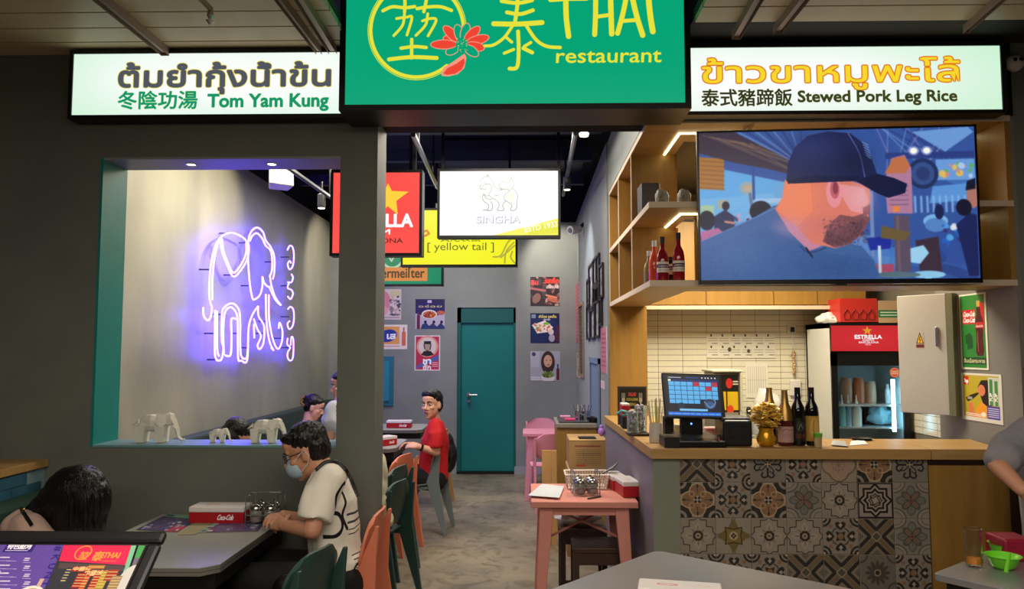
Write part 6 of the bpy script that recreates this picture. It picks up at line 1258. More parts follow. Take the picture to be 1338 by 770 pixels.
# ---- things on the oak shelves
zm, zl = zM + .0, zL + th + .001
zm = zM + .001
dkp = mat('book_dark', '1c1a1c', .5)
def shelf_box(name, label, cat, px0, px1, py0, y, z, m, d=.03):
    a, b = P(px0, py0, y), P(px1, py0, y); return solo(name, MB().box(max(a.x, SX + .02), b.x, y, y + d, z, a.z), m, label, cat, bevel=.002)
shelf_box('picture_frame', 'dark framed picture leaning behind the stone elephants on the oak shelf', 'picture frame', 836, 862, 239, 4.5, zm, mat('frame_brownish', '33261f', .4))
for k in range(2): a = P(828, 255, 4.70); solo('book', MB().box(SX + .025 + k * .02, SX + .042 + k * .02, 4.56, 4.72, zm, zm + .2 - k * .03), mat('book_%d' % k, ['2a2226', '4a3a34'][k], .6), ['taller dark book at the left end of the upper oak shelf', 'shorter brown book next to the taller dark one on the upper shelf'][k], 'book')
stone = mat('stone_white', '9a9a8e', .6, var=.1, vscale=20)
for k, x in enumerate((865, 894)):
    p = P(x, 262, 4.22); t = thing('stone_elephant', ['left', 'right'][k] + ' small pale stone elephant on the upper oak shelf beside the television', 'figurine', (p.x, 4.22, zm)); sc = 1
    m = MB().ell((p.x, 4.22, zm + .055), (.04, .03, .033)).ell((p.x - .015, 4.19, zm + .066), (.022, .02, .024)).tube([(p.x - .02, 4.175, zm + .07), (p.x - .03, 4.165, zm + .04), (p.x - .028, 4.16, zm + .01)], [.011, .008, .006], 8).ell((p.x + .012, 4.195, zm + .066), (.014, .006, .02))
    for sx in (-.024, .024):
        for sy in (-.014, .016): m.tube([(p.x + sx, 4.22 + sy, zm), (p.x + sx, 4.22 + sy, zm + .05)], .012, 8)
    part(t, 'elephant_body', fuse(m, .004, 2), stone, smooth=True)
liq = [('pink liqueur bottle at the left on the lower oak shelf', 855.5, 4.45, mat('pink_liqueur', 'c8503c', .1), 1.0, 1), ('dark red bitter bottle with a pale label, centre of the lower oak shelf', 866, 4.3, mat('red_liqueur', '7c1420', .08), 1.0, 0), ('red bitter bottle with a black neck beside the television', 887, 4.25, mat('red_liqueur2', '8c1820', .08), 1.06, 0), ('thin dark bottle behind the red ones on the lower shelf', 876, 4.42, dk, .62, 0), ('thin clear bottle at the far left of the lower corner shelf', 848.5, 4.62, mat('clear_b', '8a8458', .1, trans=.3), .85, 1)]
LQ = [(.0, 0), (.030, 0), (.034, .01), (.034, .13), (.028, .165), (.013, .195), (.012, .25), (0, .25)]
for lab, x, y, m, s_, w in liq:
    p = P(x, 369, y); px_ = p.x; bottle(lab, px_, y, zl, [(r, z * s_) for r, z in LQ], m, (('cap', [(.0135, .225 * s_), (.0135, .262 * s_), (0, .262 * s_)], mat('cap_pale', 'c8d0d8') if w else black, 1),) + ((('label', ((.0345, .06), (.0345, .12)), LA['aper'], 0),) if not w else ()), name='liqueur_bottle')
bottle('small white spirit bottle in the middle upper compartment of the oak shelving', .80, 5.1, zm, [(r, z * .8) for r, z in LQ], mat('milk_b', 'c8c0a8', .3), (('cap', [(.0135, .18), (.0135, .21), (0, .21)], foil, 1),), name='liqueur_bottle')
bottle('patterned white spirit bottle in the middle lower compartment of the oak shelving', .80, 5.1, zl, [(r * 1.1, z * .95) for r, z in LQ], mat('milk_b2', 'b8a8a8', .3, rgb2='6a4c60', vscale=30), (('cap', [(.015, .21), (.015, .26), (0, .26)], black, 1),), name='liqueur_bottle')
solo('glass_flagon', MB().lathe([(.06, 0), (.065, .02), (.065, .2), (.05, .25), (.03, .27), (0, .275)], (.79, 5.75, zl), 20), mat('flagon', 'b8b088', .3, trans=.3), 'large pale round jar in the far lower compartment of the oak shelving', 'jar', smooth=True)
solo('red_tin', MB().box(.74, .82, 5.62, 5.7, zm, zm + .12), mat('tin', '9a4c34', .4), 'small red brown tin in the far upper compartment of the oak shelving', 'tin', bevel=.003)
# ---- white folded-paper style elephants on the sill
porc = mat('porcelain', 'e4e0d2', .45)
def origami(label, x, y, z, L, flip=1):
    t = thing('elephant_figurine', label, 'figurine', (x, y, z), group='white faceted elephants on the sill'); r = random.Random(int(L * 1000)); s_ = L / .30
    def blob(c, rr, n, m_, seed):
        mb = MB().ell((0, 0, 0), rr, n, m_); q = random.Random(seed); jig = {}
        out = []
        for v in mb.v:
            k = tuple(round(e, 4) for e in v); 
            if k not in jig: jig[k] = 1 + q.uniform(-.10, .10)
            out.append(tuple(Vector(v) * jig[k] + Vector(c)))
        mb.v = out; return mb
    M_ = Matrix.Translation((x, y, z)) @ Matrix.Scale(s_, 4) @ Matrix.Scale(flip, 4, (1, 0, 0))
    body = MB().join(blob((-.015, 0, .115), (.092, .042, .055), 8, 5, 1), M_)
    for sx, sy in ((-.075, -.024), (-.075, .024), (.045, -.024), (.045, .024)): body.add([(sx - .022, sy - .014, .001), (sx + .02, sy - .014, .001), (sx + .02, sy + .014, .001), (sx - .022, sy + .014, .001), (sx - .032, sy - .02, .10), (sx + .03, sy - .02, .10), (sx + .03, sy + .016, .10), (sx - .03, sy + .016, .10)], [(0, 1, 2, 3), (4, 5, 6, 7), (0, 1, 5, 4), (1, 2, 6, 5), (2, 3, 7, 6), (3, 0, 4, 7)], M_)
    body.add([(-.10, 0, .14), (-.105, -.012, .11), (-.105, .012, .11), (-.145, 0, .095)], [(0, 1, 3), (0, 2, 3), (1, 2, 3), (0, 1, 2)], M_)
    part(t, 'elephant_body', body, porc)
    part(t, 'head', MB().join(blob((.085, 0, .135), (.038, .03, .04), 6, 4, 2), M_), porc)
    part(t, 'trunk', MB().tube([(.105, 0, .135), (.13, 0, .08), (.142, 0, .03), (.165, 0, .012), (.18, 0, .018)], [.022, .017, .012, .009, .006], 4, M=M_), porc)
    for sy in (-1, 1):
        part(t, 'ear', MB().add([(.075, sy * .03, .165), (.03, sy * .05, .17), (.02, sy * .055, .125), (.05, sy * .05, .09), (.08, sy * .036, .11), (.05, sy * .038, .13)], [(0, 1, 5), (1, 2, 5), (2, 3, 5), (3, 4, 5), (4, 0, 5), (0, 1, 2, 3, 4)], M_), porc)
        part(t, 'tusk', MB().tube([(.11, sy * .018, .10), (.135, sy * .022, .08)], [.006, .002], 5, M=M_), porc)
    return t
zs = oz0 + .0135
origami('largest white faceted elephant figurine at the left end of the sill', P(200, 583, 4.2).x, 4.22, zs, .275)
origami('smallest white faceted elephant figurine in the middle of the sill', P(283, 582, 4.2).x, 4.23, zs, .13)
origami('medium white faceted elephant figurine at the right of the sill', P(346, 582, 4.2).x, 4.22, zs, .225)
# ================================================================== people
from mathutils.bvhtree import BVHTree
skin = mat('skin', 'c08a6c', .5, var=.05, vscale=12); skin2 = mat('skin_pale', 'd8a488', .5, var=.04, vscale=12)
hair_m = mat('black_hair', '0b090a', .32, bump=.5, bscale=160, vstretch=(1, 1, .15))
eye_w = mat('eye_white', 'd8d4d0', .2); eye_d = mat('eye_dark', '120c0a', .15); lip_m = mat('lips', '9a5148', .45)
def Rh(yaw, pitch=0, roll=0): return (Matrix.Rotation(yaw, 3, 'Z') @ Matrix.Rotation(pitch, 3, 'X') @ Matrix.Rotation(roll, 3, 'Y'))
def head(mb, C, R, s=1.):
    e = lambda c, r: mb.ell(Vector(C) + R @ (Vector(c) * s), tuple(x * s for x in r), 24, 16, R=R)
    e((0, -.010, .038), (.074, .092, .080)); e((0, .018, -.030), (.060, .068, .074)); e((0, .045, -.075), (.036, .034, .030)); e((0, .060, -.094), (.020, .018, .017))
    e((0, .071, .030), (.048, .018, .014)); e((0, .060, .055), (.050, .030, .035))
    for k in (-1, 1): e((k * .036, .056, -.018), (.022, .024, .020)); e((k * .076, -.004, -.004), (.008, .018, .031)); e((k * .072, .006, -.012), (.010, .012, .02)); e((k * .012, .094, -.030), (.008, .009, .007))
    mb.tube([Vector(C) + R @ (Vector(q) * s) for q in ((0, .082, .018), (0, .094, -.006), (0, .104, -.026))], [.008 * s, .010 * s, .013 * s], 10); e((0, .103, -.027), (.011, .011, .009))
    e((0, .080, -.054), (.021, .013, .006)); e((0, .079, -.063), (.018, .012, .006))
def face_bits(par, C, R, s=1., gaze=(0, 0), lips=True):
    C = Vector(C)
    for k in (-1, 1):
        o = C + R @ (Vector((k * .031, .0775, .010)) * s); ew = part(par, 'eye', MB().ell(o, (.014 * s, .008 * s, .0065 * s), 14, 10, R=R), eye_w, smooth=True)
        part(ew, 'iris', MB().ell(o + R @ Vector((gaze[0], .0062, gaze[1])) * s, (.0055 * s, .003 * s, .0058 * s), 12, 8, R=R), eye_d, smooth=True)
        part(par, 'eyebrow', MB().tube([C + R @ (Vector((k * x, y, z)) * s) for x, y, z in ((.012, .091, .029), (.030, .088, .034), (.048, .076, .029))], [.003 * s, .0042 * s, .002 * s], 8), hair_m, smooth=True)
    if lips: part(par, 'lips', MB().ell(C + R @ (Vector((0, .089, -.055)) * s), (.021 * s, .005 * s, .004 * s), 14, 8, R=R).ell(C + R @ (Vector((0, .087, -.0625)) * s), (.017 * s, .005 * s, .0045 * s), 14, 8, R=R), lip_m, smooth=True)
def hand(mb, W_, d, n_, side, curl=.6, s=1., thumb=1):
    W_, d, n_ = Vector(W_), Vector(d).normalized(), Vector(n_).normalized(); n_ = (n_ - d * n_.dot(d)).normalized(); a = d.cross(n_).normalized()
    pc = W_ + d * .045 * s; mb.tube([W_ - d * .01, W_ + d * .03 * s, W_ + d * .085 * s], [(.024 * s, .018 * s), (.036 * s, .016 * s), (.038 * s, .013 * s)], 12, side=a)
    for k, (o, L) in enumerate(((-.030, .070), (-.010, .080), (.011, .074), (.030, .058))):
        b = W_ + d * (.08 - abs(o) * .12) * s + a * o * s; q = [b]; ang = 0
        for j, f_ in enumerate((.45, .32, .23)):
            ang += curl * (.9 if j else .6); b = b + (d * math.cos(ang) + n_ * math.sin(ang)) * L * f_ * s; q.append(b)
        mb.limb(q, [.0088 * s, .0083 * s, .0078 * s, .0066 * s], 9)
    t0 = W_ + d * .02 * s + a * thumb * .024 * s; t1 = t0 + (d * .6 + a * thumb * .8 + n_ * .3).normalized() * .038 * s; t2 = t1 + (d * .85 + n_ * .5 + a * thumb * .15).normalized() * .03 * s; t3 = t2 + (d * .8 + n_ * .6 - a * thumb * .1).normalized() * .022 * s
    mb.limb([t0, t1, t2, t3], [.0125 * s, .0105 * s, .0095 * s, .0075 * s], 10)
def wrinkle(mb, amt, sc, seed=0, dirn=(1, 1, 1)):
    mb.v = [tuple(Vector(v) + mnoise.noise_vector(Vector((v[0] * sc * dirn[0] + seed, v[1] * sc * dirn[1], v[2] * sc * dirn[2]))) * amt) for v in mb.v]; return mb
def hair_cap(C, R, s=1., spike=.008, extra=(), seed=1, vox=.006):
    C = Vector(C); mb = MB(); e = lambda c, r: mb.ell(C + R @ (Vector(c) * s), tuple(x * s for x in r), 24, 16, R=R)
    e((0, -.020, .056), (.081, .091, .077)); e((0, -.045, .010), (.076, .063, .078)); e((0, .034, .078), (.062, .048, .034))
    for c, r in extra: e(c, r)
    m = fuse(mb, vox, 2)
    m.v = [tuple(Vector(v) + (Vector(v) - C).normalized() * spike * mnoise.noise(Vector((v[0] * 90, v[1] * 90, v[2] * 35 + seed)))) for v in m.v]; return m
def torso(pts, rad, side, n=20):
    mb = MB(); mb.tube([Vector(p) for p in pts], rad, n, side=side); p, r = Vector(pts[-1]), rad[-1]; return mb
def hit(o, px, py, off=.003):
    me = o.data; T = ROOT[o]; b = BVHTree.FromPolygons([T @ v.co for v in me.vertices], [tuple(p.vertices) for p in me.polygons]); d = ray(px, py); h = b.ray_cast(EYE, d.normalized())
    return (h[0] + h[1] * (off if h[1].dot(d) < 0 else -off)) if h[0] else None
def strap(par, o, pix, w, m, name='strap', off=.004):
    q = [h for h in (hit(o, *p, off) for p in smooth2(pix, 5)) if h is not None]
    if len(q) > 1: part(par, name, MB().tube(q, [(w, .004)] * len(q), 8), m, smooth=True)
def shoe(mb, a, d): d = Vector(d).normalized(); a = Vector(a); mb.limb([a - d * .03, a + d * .08, a + d * .15], [.038, .04, .032], 12); return mb
# ---------------------------------------------------------------- man with the mask
y0 = 3.72; C1 = P(401, 591, y0); R1 = Rh(W90 + .15, -.38, 0)
man = thing('person', 'seated man with glasses and pale blue face mask in a white printed T-shirt', 'person', (C1.x, y0, 0))
neck = P(427, 613, y0); hip = P(443, 752, y0); chest = P(432, 655, y0); waist = P(438, 712, y0)
shN, shF = P(424, 628, 3.53), P(428, 628, 3.90); elN, wrN = P(408, 693, 3.45), P(371, 687, 3.56); elF, wrF = P(400, 682, 3.92), P(370, 674, 3.80)
b = MB(); head(b, C1, R1, 1.1); b.limb([C1 + R1 @ Vector((0, -.02, -.05)), neck + Vector((0, 0, -.02))], [.055, .06]); b.limb([neck + Vector((.01, 0, -.03)), chest, waist, hip], [.055, .09, .09, .10])
b.limb([shN.lerp(elN, .3), elN, wrN], [.045, .042, .027]); b.limb([shF.lerp(elF, .3), elF, wrF], [.045, .042, .027])
tgt = P(350, 684, 3.66)
hand(b, wrN, tgt + Vector((0, .02, .012)) - wrN, (0, .8, -.5), 1, .75, 1., -1); hand(b, wrF, tgt + Vector((0, .0, .03)) - wrF, (-.2, -.8, -.5), 1, .7, 1., 1)
knN, knF = Vector((-1.30, y0 - .13, .57)), Vector((-1.30, y0 + .13, .57))
b.limb([hip + Vector((0, -.08, 0)), knN, Vector((-1.24, y0 - .12, .10))], [.08, .055, .04]); b.limb([hip + Vector((0, .08, 0)), knF, Vector((-1.24, y0 + .12, .10))], [.08, .055, .04])
part(man, 'body', fuse(b, .0055, 3), skin, smooth=True)
s_ = torso([hip + Vector((.0, 0, .02)), waist, chest, P(428, 632, y0), neck + Vector((.0, 0, .0))], [(.175, .118), (.172, .118), (.195, .120), (.185, .10), (.075, .065)], (0, 1, 0))
s_.limb([shN + Vector((.012, .03, .0)), shN.lerp(elN, .35)], [.080, .076]); s_.tube([shN.lerp(elN, .2), shN.lerp(elN, .5), shN.lerp(elN, .80)], [.076, .074, .072], 18); s_.limb([shF, shF.lerp(elF, .35)], [.08, .076]); s_.tube([shF.lerp(elF, .2), shF.lerp(elF, .78)], [.076, .072], 18); s_.ell(hip + Vector((.0, 0, .06)), (.125, .175, .10))
A = Art(100, 110, 'e6e1d4', 4)
A.line([(20, 18), (14, 26), (17, 38), (27, 44), (30, 54), (25, 62), (18, 60)], 3.2, '1c1c1e', curve=True); A.line([(24, 16), (34, 22), (36, 34), (31, 46), (36, 58)], 3.0, '1c1c1e', curve=True); A.line([(20, 18), (24, 16)], 3.2, '1c1c1e'); A.ell(26, 29, 3, 3, '1c1c1e')
for i, (tx, yy, w_, h_) in enumerate((('WE WERE HERE', 44, 30, 5), ('MAYBE TOMORROW', 51, 34, 5), ('', 58, 26, 3), ('', 62, 22, 3))): A.scribble(38, yy, 38 + w_, yy + h_, 1, '3a3a3c', 2 if tx else 1, i + 3)
A.scribble(38, 80, 68, 98, 5, '3a3a3c', 1, 9)
pm_ = bpy.data.materials.new('printed_shirt'); pm_.use_nodes = True; n = pm_.node_tree.nodes; l = pm_.node_tree.links; bs = n['Principled BSDF']; bs.inputs['Roughness'].default_value = .85; bs.inputs['Specular IOR Level'].default_value = .2
tx = n.new('ShaderNodeTexImage'); tx.image = A.image('shirt_back'); tx.extension = 'CLIP'; tc = n.new('ShaderNodeTexCoord'); sp_ = n.new('ShaderNodeSeparateXYZ'); cb_ = n.new('ShaderNodeCombineXYZ'); ge = n.new('ShaderNodeNewGeometry'); sn = n.new('ShaderNodeSeparateXYZ')
l.new(tc.outputs['Object'], sp_.inputs[0]); l.new(ge.outputs['Normal'], sn.inputs[0])
def mth(op, a_, b_):
    q_ = n.new('ShaderNodeMath'); q_.operation = op
    for i, v_ in enumerate((a_, b_)):
        if isinstance(v_, (int, float)): q_.inputs[i].default_value = v_
        else: l.new(v_, q_.inputs[i])
    return q_.outputs[0]
l.new(mth('DIVIDE', mth('ADD', sp_.outputs[1], .30), .55), cb_.inputs[0]); l.new(mth('DIVIDE', mth('SUBTRACT', sp_.outputs[2], .52), .58), cb_.inputs[1]); l.new(cb_.outputs[0], tx.inputs[0])
mk = mth('MULTIPLY', mth('GREATER_THAN', sn.outputs[0], .1), tx.outputs[1]); mx = n.new('ShaderNodeMix'); mx.data_type = 'RGBA'; l.new(mk, mx.inputs[0]); mx.inputs[6].default_value = (*lin('e6e1d4'), 1); l.new(tx.outputs[0], mx.inputs[7]); l.new(mx.outputs[2], bs.inputs[0])
shirt1 = part(man, 'tshirt', wrinkle(fuse(s_, .009, 4), .012, 14, 3, (1, 1, .6)), pm_, smooth=True)
tr = MB(); tr.limb([hip + Vector((.03, -.08, -.02)), knN, Vector((-1.24, y0 - .12, .14))], [.11, .075, .06]); tr.limb([hip + Vector((.03, .08, -.02)), knF, Vector((-1.24, y0 + .12, .14))], [.11, .075, .06]); tr.ell(hip + Vector((.01, 0, -.02)), (.13, .17, .09))
part(man, 'trousers', fuse(tr, .012, 3), mat('black_cloth', '101012', .85), smooth=True)
part(man, 'shoes', fuse(shoe(shoe(MB(), (-1.24, y0 - .12, .045), (-1, 0, 0)), (-1.24, y0 + .12, .045), (-1, 0, 0)), .01, 2), black, smooth=True)
part(man, 'hair', hair_cap(C1, R1, 1.1, .007, (((0, .05, .088), (.055, .035, .024)),)), hair_m, smooth=True)
face_bits(man, C1, R1, 1.1, lips=False)
mk_ = MB().ell(C1 + R1 @ Vector((0, .064, -.050)), (.061, .058, .056), 24, 16, R=R1); part(man, 'face_mask', wrinkle(mk_, .003, 40), mat('mask_blue', '9fb8c8', .7), smooth=True)
for k in (-1, 1):
    part(man, 'mask_loop', MB().tube([C1 + R1 @ Vector((k * .055, .065, -.025)), C1 + R1 @ Vector((k * .083, .03, .004)), C1 + R1 @ Vector((k * .095, -.006, .02)), C1 + R1 @ Vector((k * .095, -.018, -.01)), C1 + R1 @ Vector((k * .080, .0, -.045)), C1 + R1 @ Vector((k * .056, .05, -.075))], .0022, 6), white_t)
gk = mat('glasses', '15151a', .3)
g_ = MB()
for k in (-1, 1): g_.tube([C1 + R1 @ (1.08 * Vector((k * (.032 + .023 * math.cos(q)), .099 - .008 * abs(math.cos(q)), .008 + .017 * math.sin(q)))) for q in np.linspace(0, 2 * math.pi, 16, endpoint=False)], .0022, 6, closed=True); g_.tube([C1 + R1 @ Vector((k * .060, .100, .014)), C1 + R1 @ Vector((k * .086, .04, .016)), C1 + R1 @ Vector((k * .091, -.01, .014))], .0022, 6)
g_.tube([C1 + R1 @ Vector((-.010, .110, .010)), C1 + R1 @ Vector((.010, .110, .010))], .002, 6); part(man, 'glasses', g_, gk)
strap(man, shirt1, [(414, 616), (426, 606), (440, 606), (452, 618), (462, 640), (470, 665), (473, 690)], .011, black, 'bag_strap'); strap(man, shirt1, [(472, 705), (470, 730), (463, 742), (461, 752)], .006, black, 'bag_strap')
solo('crossbody_bag', wrinkle(fuse(MB().ell((hip.x - .16, y0 - .19, hip.z - .01), (.10, .05, .07)), .01, 2), .01, 20), mat('bag_black', '0c0c0d', .5), 'small black bag resting on the lap of the masked man', 'bag', smooth=True)
# ---------------------------------------------------------------- man in red
y0 = 7.0; C2 = P(564, 530, 6.95); R2 = Rh(math.pi - .42, .03, .06)
m2 = thing('person', 'seated young man in a bright red T-shirt looking at the camera', 'person', (C2.x, y0, 0))
neck = P(568, 549, y0); chest = P(569, 575, y0); waist = P(567, 602, y0); hip = P(567, 621, y0); shN, shF = P(569, 558, 6.80), P(572, 558, 7.17); elN, wrN = P(570, 591, 6.78), P(547, 584, 6.72); elF, wrF = P(556, 588, 7.2), P(540, 581, 6.98)
b = MB(); head(b, C2, R2, 1.1); b.limb([C2 + R2 @ Vector((0, -.02, -.05)), neck + Vector((0, 0, -.03))], [.054, .058]); b.limb([neck + Vector((0, 0, -.04)), chest, waist, hip], [.05, .08, .09, .10]); b.limb([shN + Vector((0, 0, -.02)), elN, wrN], [.042, .038, .025]); b.limb([shF + Vector((0, 0, -.02)), elF, wrF], [.042, .038, .025])
hand(b, wrN, (-1, .3, .12), (0, .5, -.8), 1, .6, 1.0, -1); hand(b, wrF, (-1, -.5, .1), (0, -.5, -.8), 1, .6, 1.0, 1)
b.limb([hip + Vector((0, -.08, 0)), (-1.32, y0 - .12, .52), (-1.28, y0 - .12, .1)], [.08, .055, .04]); b.limb([hip + Vector((0, .08, 0)), (-1.32, y0 + .12, .52), (-1.28, y0 + .12, .1)], [.08, .055, .04])
part(m2, 'body', fuse(b, .007, 3), skin2, smooth=True)
s_ = torso([hip + Vector((0, 0, -.02)), waist, chest, P(570, 559, y0), neck + Vector((0, 0, -.008))], [(.17, .135), (.165, .13), (.185, .125), (.17, .09), (.065, .06)], (0, 1, 0)); s_.limb([shN + Vector((0, .03, 0)), shN.lerp(elN, .3)], [.072, .072]); s_.tube([shN.lerp(elN, .2), shN.lerp(elN, .82)], [.072, .074], 18); s_.limb([shF, shF.lerp(elF, .3)], [.07, .072]); s_.tube([shF.lerp(elF, .2), shF.lerp(elF, .82)], [.072, .074], 18); s_.ell(hip, (.14, .17, .09))
sh2 = part(m2, 'tshirt', wrinkle(fuse(s_, .01, 4), .014, 13, 8, (1, 1, .6)), mat('tshirt_red', 'c81a1c', .8), smooth=True)
tr = MB().limb([hip + Vector((.02, -.08, -.03)), (-1.32, y0 - .12, .52), (-1.28, y0 - .12, .14)], [.105, .075, .06]).limb([hip + Vector((.02, .08, -.03)), (-1.32, y0 + .12, .52), (-1.28, y0 + .12, .14)], [.105, .075, .06]).ell(hip + Vector((0, 0, -.04)), (.13, .17, .08))
part(m2, 'trousers', fuse(tr, .014, 3), mat('black_cloth', '101012', .85), smooth=True); part(m2, 'shoes', fuse(shoe(shoe(MB(), (-1.28, y0 - .12, .045), (-1, 0, 0)), (-1.28, y0 + .12, .045), (-1, 0, 0)), .012, 2), black, smooth=True)
part(m2, 'hair', hair_cap(C2, R2, 1.12, .008, (((0, .042, .092), (.060, .045, .028)),), 5), hair_m, smooth=True); face_bits(m2, C2, R2, 1.1)
part(m2, 'watch', MB().tube([wrN.lerp(elN, .1), wrN.lerp(elN, .22)], .031, 14), black)
solo('crossbody_bag', wrinkle(fuse(MB().limb([P(584, 572, 7.12), P(588, 592, 7.12), P(586, 610, 7.12)], [.05, .07, .06]), .012, 2), .012, 16), mat('bag_black', '0c0c0d', .5), 'black bag hanging on the chair behind the man in red', 'bag', smooth=True)
# ---------------------------------------------------------------- generic seated / partly hidden figures
def figure(label, C, R, y, neck, chest, hip, side, sw, shirt_m, hair_extra=(), arms=(), knees=None, legs=True, skin_m=skin2, trouser=None, fbits=True, spike=.006, hs=1.):
    t = thing('person', label, 'person', (hip[0], hip[1], 0)); side = Vector(side).normalized(); neck, chest, hip = Vector(neck), Vector(chest), Vector(hip)
    b = MB(); head(b, C, R, hs); b.limb([Vector(C) + R @ Vector((0, -.02, -.05)), neck], [.052, .056]); b.limb([neck, chest, hip], [.07, .09, .10])
    s_ = MB(); top = neck + (chest - neck) * .14
    s_.tube([hip, hip.lerp(chest, .5), chest, top, neck], [(sw, .125), (sw * .95, .12), (sw * 1.05, .12), (sw * .95, .085), (.065, .058)], 20, side=side); s_.ell(hip, (sw * .85,) * 2 + (.09,))
    for sh_, el, wr, dd, nn in arms:
        sh_, el, wr = Vector(sh_), Vector(el), Vector(wr); b.limb([sh_, el, wr], [.046, .037, .025]); hand(b, wr, dd, nn, 1, .5, 1., 1); s_.limb([sh_, sh_.lerp(el, .35), sh_.lerp(el, .72)], [.068, .07, .073])
    tr = MB(); ft = MB()
    if legs:
        for k, kn in enumerate(knees):
            h = hip + side * (.08 if k else -.08); kn = Vector(kn); an = Vector((kn.x, kn.y, .1)); b.limb([h, kn, an], [.07, .05, .04]); tr.limb([h + Vector((0, 0, -.02)), kn, an + Vector((0, 0, .04))], [.10, .072, .058]); shoe(ft, (an.x, an.y, .045), (kn - hip).normalized() * Vector((1, 1, 0)) if True else (0, 1, 0))
        tr.ell(hip + Vector((0, 0, -.03)), (.14, .14, .08))
    part(t, 'body', fuse(b, .007, 3), skin_m, smooth=True); so = part(t, 'shirt', wrinkle(fuse(s_, .01, 4), .012, 13, C[0]), shirt_m, smooth=True)
    if legs: part(t, 'trousers', fuse(tr, .014, 3), trouser or mat('black_cloth', '101012', .85), smooth=True); part(t, 'shoes', fuse(ft, .012, 2), black, smooth=True)
    part(t, 'hair', hair_cap(C, R, hs, spike, hair_extra, C[0], .008), hair_m, smooth=True)
    if fbits: face_bits(t, C, R, hs)
    return t, so
V3 = Vector
# woman with the bun, on the banquette
y0 = 7.6; C3 = P(410, 533, y0); R3 = Rh(-W90 + .05, -.35)
t, so = figure('woman with a claw clip bun and pale pink top, seen through the opening', C3, R3, y0, P(402, 556, y0), P(398, 580, y0), P(392, 614, y0), (0, 1, 0), .15, mat('pink_top', 'c8949c', .8, rgb2='dcc4c4', vscale=14), (((0, -.09, .03), (.045, .035, .05)), ((0, -.11, .06), (.03, .025, .03))), ((P(404, 562, 7.45), P(408, 585, 7.4), P(425, 582, 7.4), (1, 0, 0), (0, 0, -1)),), ((-1.85, 7.5, .5), (-1.85, 7.7, .5)))
q = C3 + R3 @ V3((.05, -.10, .04)); part(t, 'hair_clip', MB().tube([q + V3((0, 0, .05)), q + V3((-.03, -.01, .02)), q + V3((-.03, -.01, -.02)), q + V3((0, 0, -.05))], [.012] * 4, 8), mat('clip_gold', 'b08840', .4, rgb2='3a2414', vscale=60), smooth=True)
# person in a pale shirt beside the pillar
y0 = 6.2; C4 = P(449, 504, y0); figure('person in a pale grey shirt seated half behind the pillar, seen through the opening', C4, Rh(W90 + .3, -.2), y0, P(446, 528, y0), P(442, 548, y0), P(442, 600, y0), (.3, 1, 0), .16, mat('pale_shirt', 'b4b8c0', .8), (), ((P(436, 535, 6.05), P(434, 562, 6.0), P(428, 580, 6.0), (-1, 0, 0), (0, 0, -1)),), ((-1.9, 6.1, .5), (-1.9, 6.3, .5)))
# dark haired person behind the sill
y0 = 5.1; C5 = P(306, 572, y0); figure('person with long black hair bent low behind the small elephant figurines', C5, Rh(-W90 + .4, -.7), y0, C5 + V3((-.1, 0, -.13)), C5 + V3((-.16, .02, -.3)), C5 + V3((-.2, .03, -.52)), (0, 1, 0), .15, mat('dark_top', '2a2a30', .8), (((.0, -.02, -.02), (.088, .085, .11)), ((-.04, .0, -.05), (.05, .07, .09))), (), ((-1.6, 5.0, .5), (-1.6, 5.25, .5)), spike=.004)
# person in a cream shirt behind the pillar
y0 = 4.92; C6 = V3((-1.12, y0, 1.20)); figure('person in a cream shirt mostly hidden behind the pillar, at the second table', C6, Rh(W90, -.3), y0, (-1.09, y0, 1.06), (-1.02, y0, .90), (-.99, y0, .55), (0, 1, 0), .17, mat('cream_shirt', 'c4c0a4', .85), (), (((-1.05, y0 - .17, .98), (-1.1, y0 - .2, .76), (-1.3, y0 - .1, .80), (-1, 0, 0), (0, 0, -1)),), ((-1.42, y0 - .1, .52), (-1.42, y0 + .12, .52)), trouser=mat('grey_cloth', '3a3c40', .9))
# ---------------------------------------------------------------- woman with long hair at the left
y0 = 3.50; C7 = P(105, 648, y0); R7 = Rh(-W90 + .25, -.95)
neck = P(66, 668, y0); chest = P(42, 705, y0); hip = P(45, 765, y0)
w7 = thing('person', 'woman with very long straight black hair bending over the left table', 'person', (hip.x, y0, 0))
b = MB(); head(b, C7, R7); b.limb([C7 + R7 @ V3((0, -.02, -.05)), neck], [.05, .055]); b.limb([neck, chest, hip], [.07, .09, .1]); sh_ = P(35, 690, 3.36); el = P(80, 735, 3.36); wr = P(130, 738, 3.40); b.limb([sh_, el, wr], [.042, .034, .023]); hand(b, wr, (1, .2, 0), (0, 0, -1), 1, .4)
sf = P(50, 685, 3.72); ef = P(95, 735, 3.75); wf = P(140, 728, 3.70); b.limb([sf, ef, wf], [.042, .034, .023]); hand(b, wf, (1, -.2, 0), (0, 0, -1), 1, .4, 1., -1)
part(w7, 'body', fuse(b, .0065, 3), skin2, smooth=True)
s_ = MB().tube([hip, chest, P(48, 688, y0), neck], [(.16, .12), (.17, .12), (.17, .09), (.06, .06)], 20, side=(0, 1, 0)); s_.ell(P(28, 688, 3.40), .075); s_.limb([sh_, sh_.lerp(el, .6)], [.07, .07]); s_.limb([sf, sf.lerp(ef, .6)], [.07, .07]); s_.ell(hip, (.14, .15, .09))
so7 = part(w7, 'top', wrinkle(fuse(s_, .009, 3), .01, 14, 4), mat('blush_top', 'b89c90', .85), smooth=True)
tr = MB()
for k in (-1, 1): tr.limb([hip + V3((0, k * .08, -.02)), (hip.x + .38, y0 + k * .1, .52), (hip.x + .36, y0 + k * .1, .05)], [.1, .07, .055])
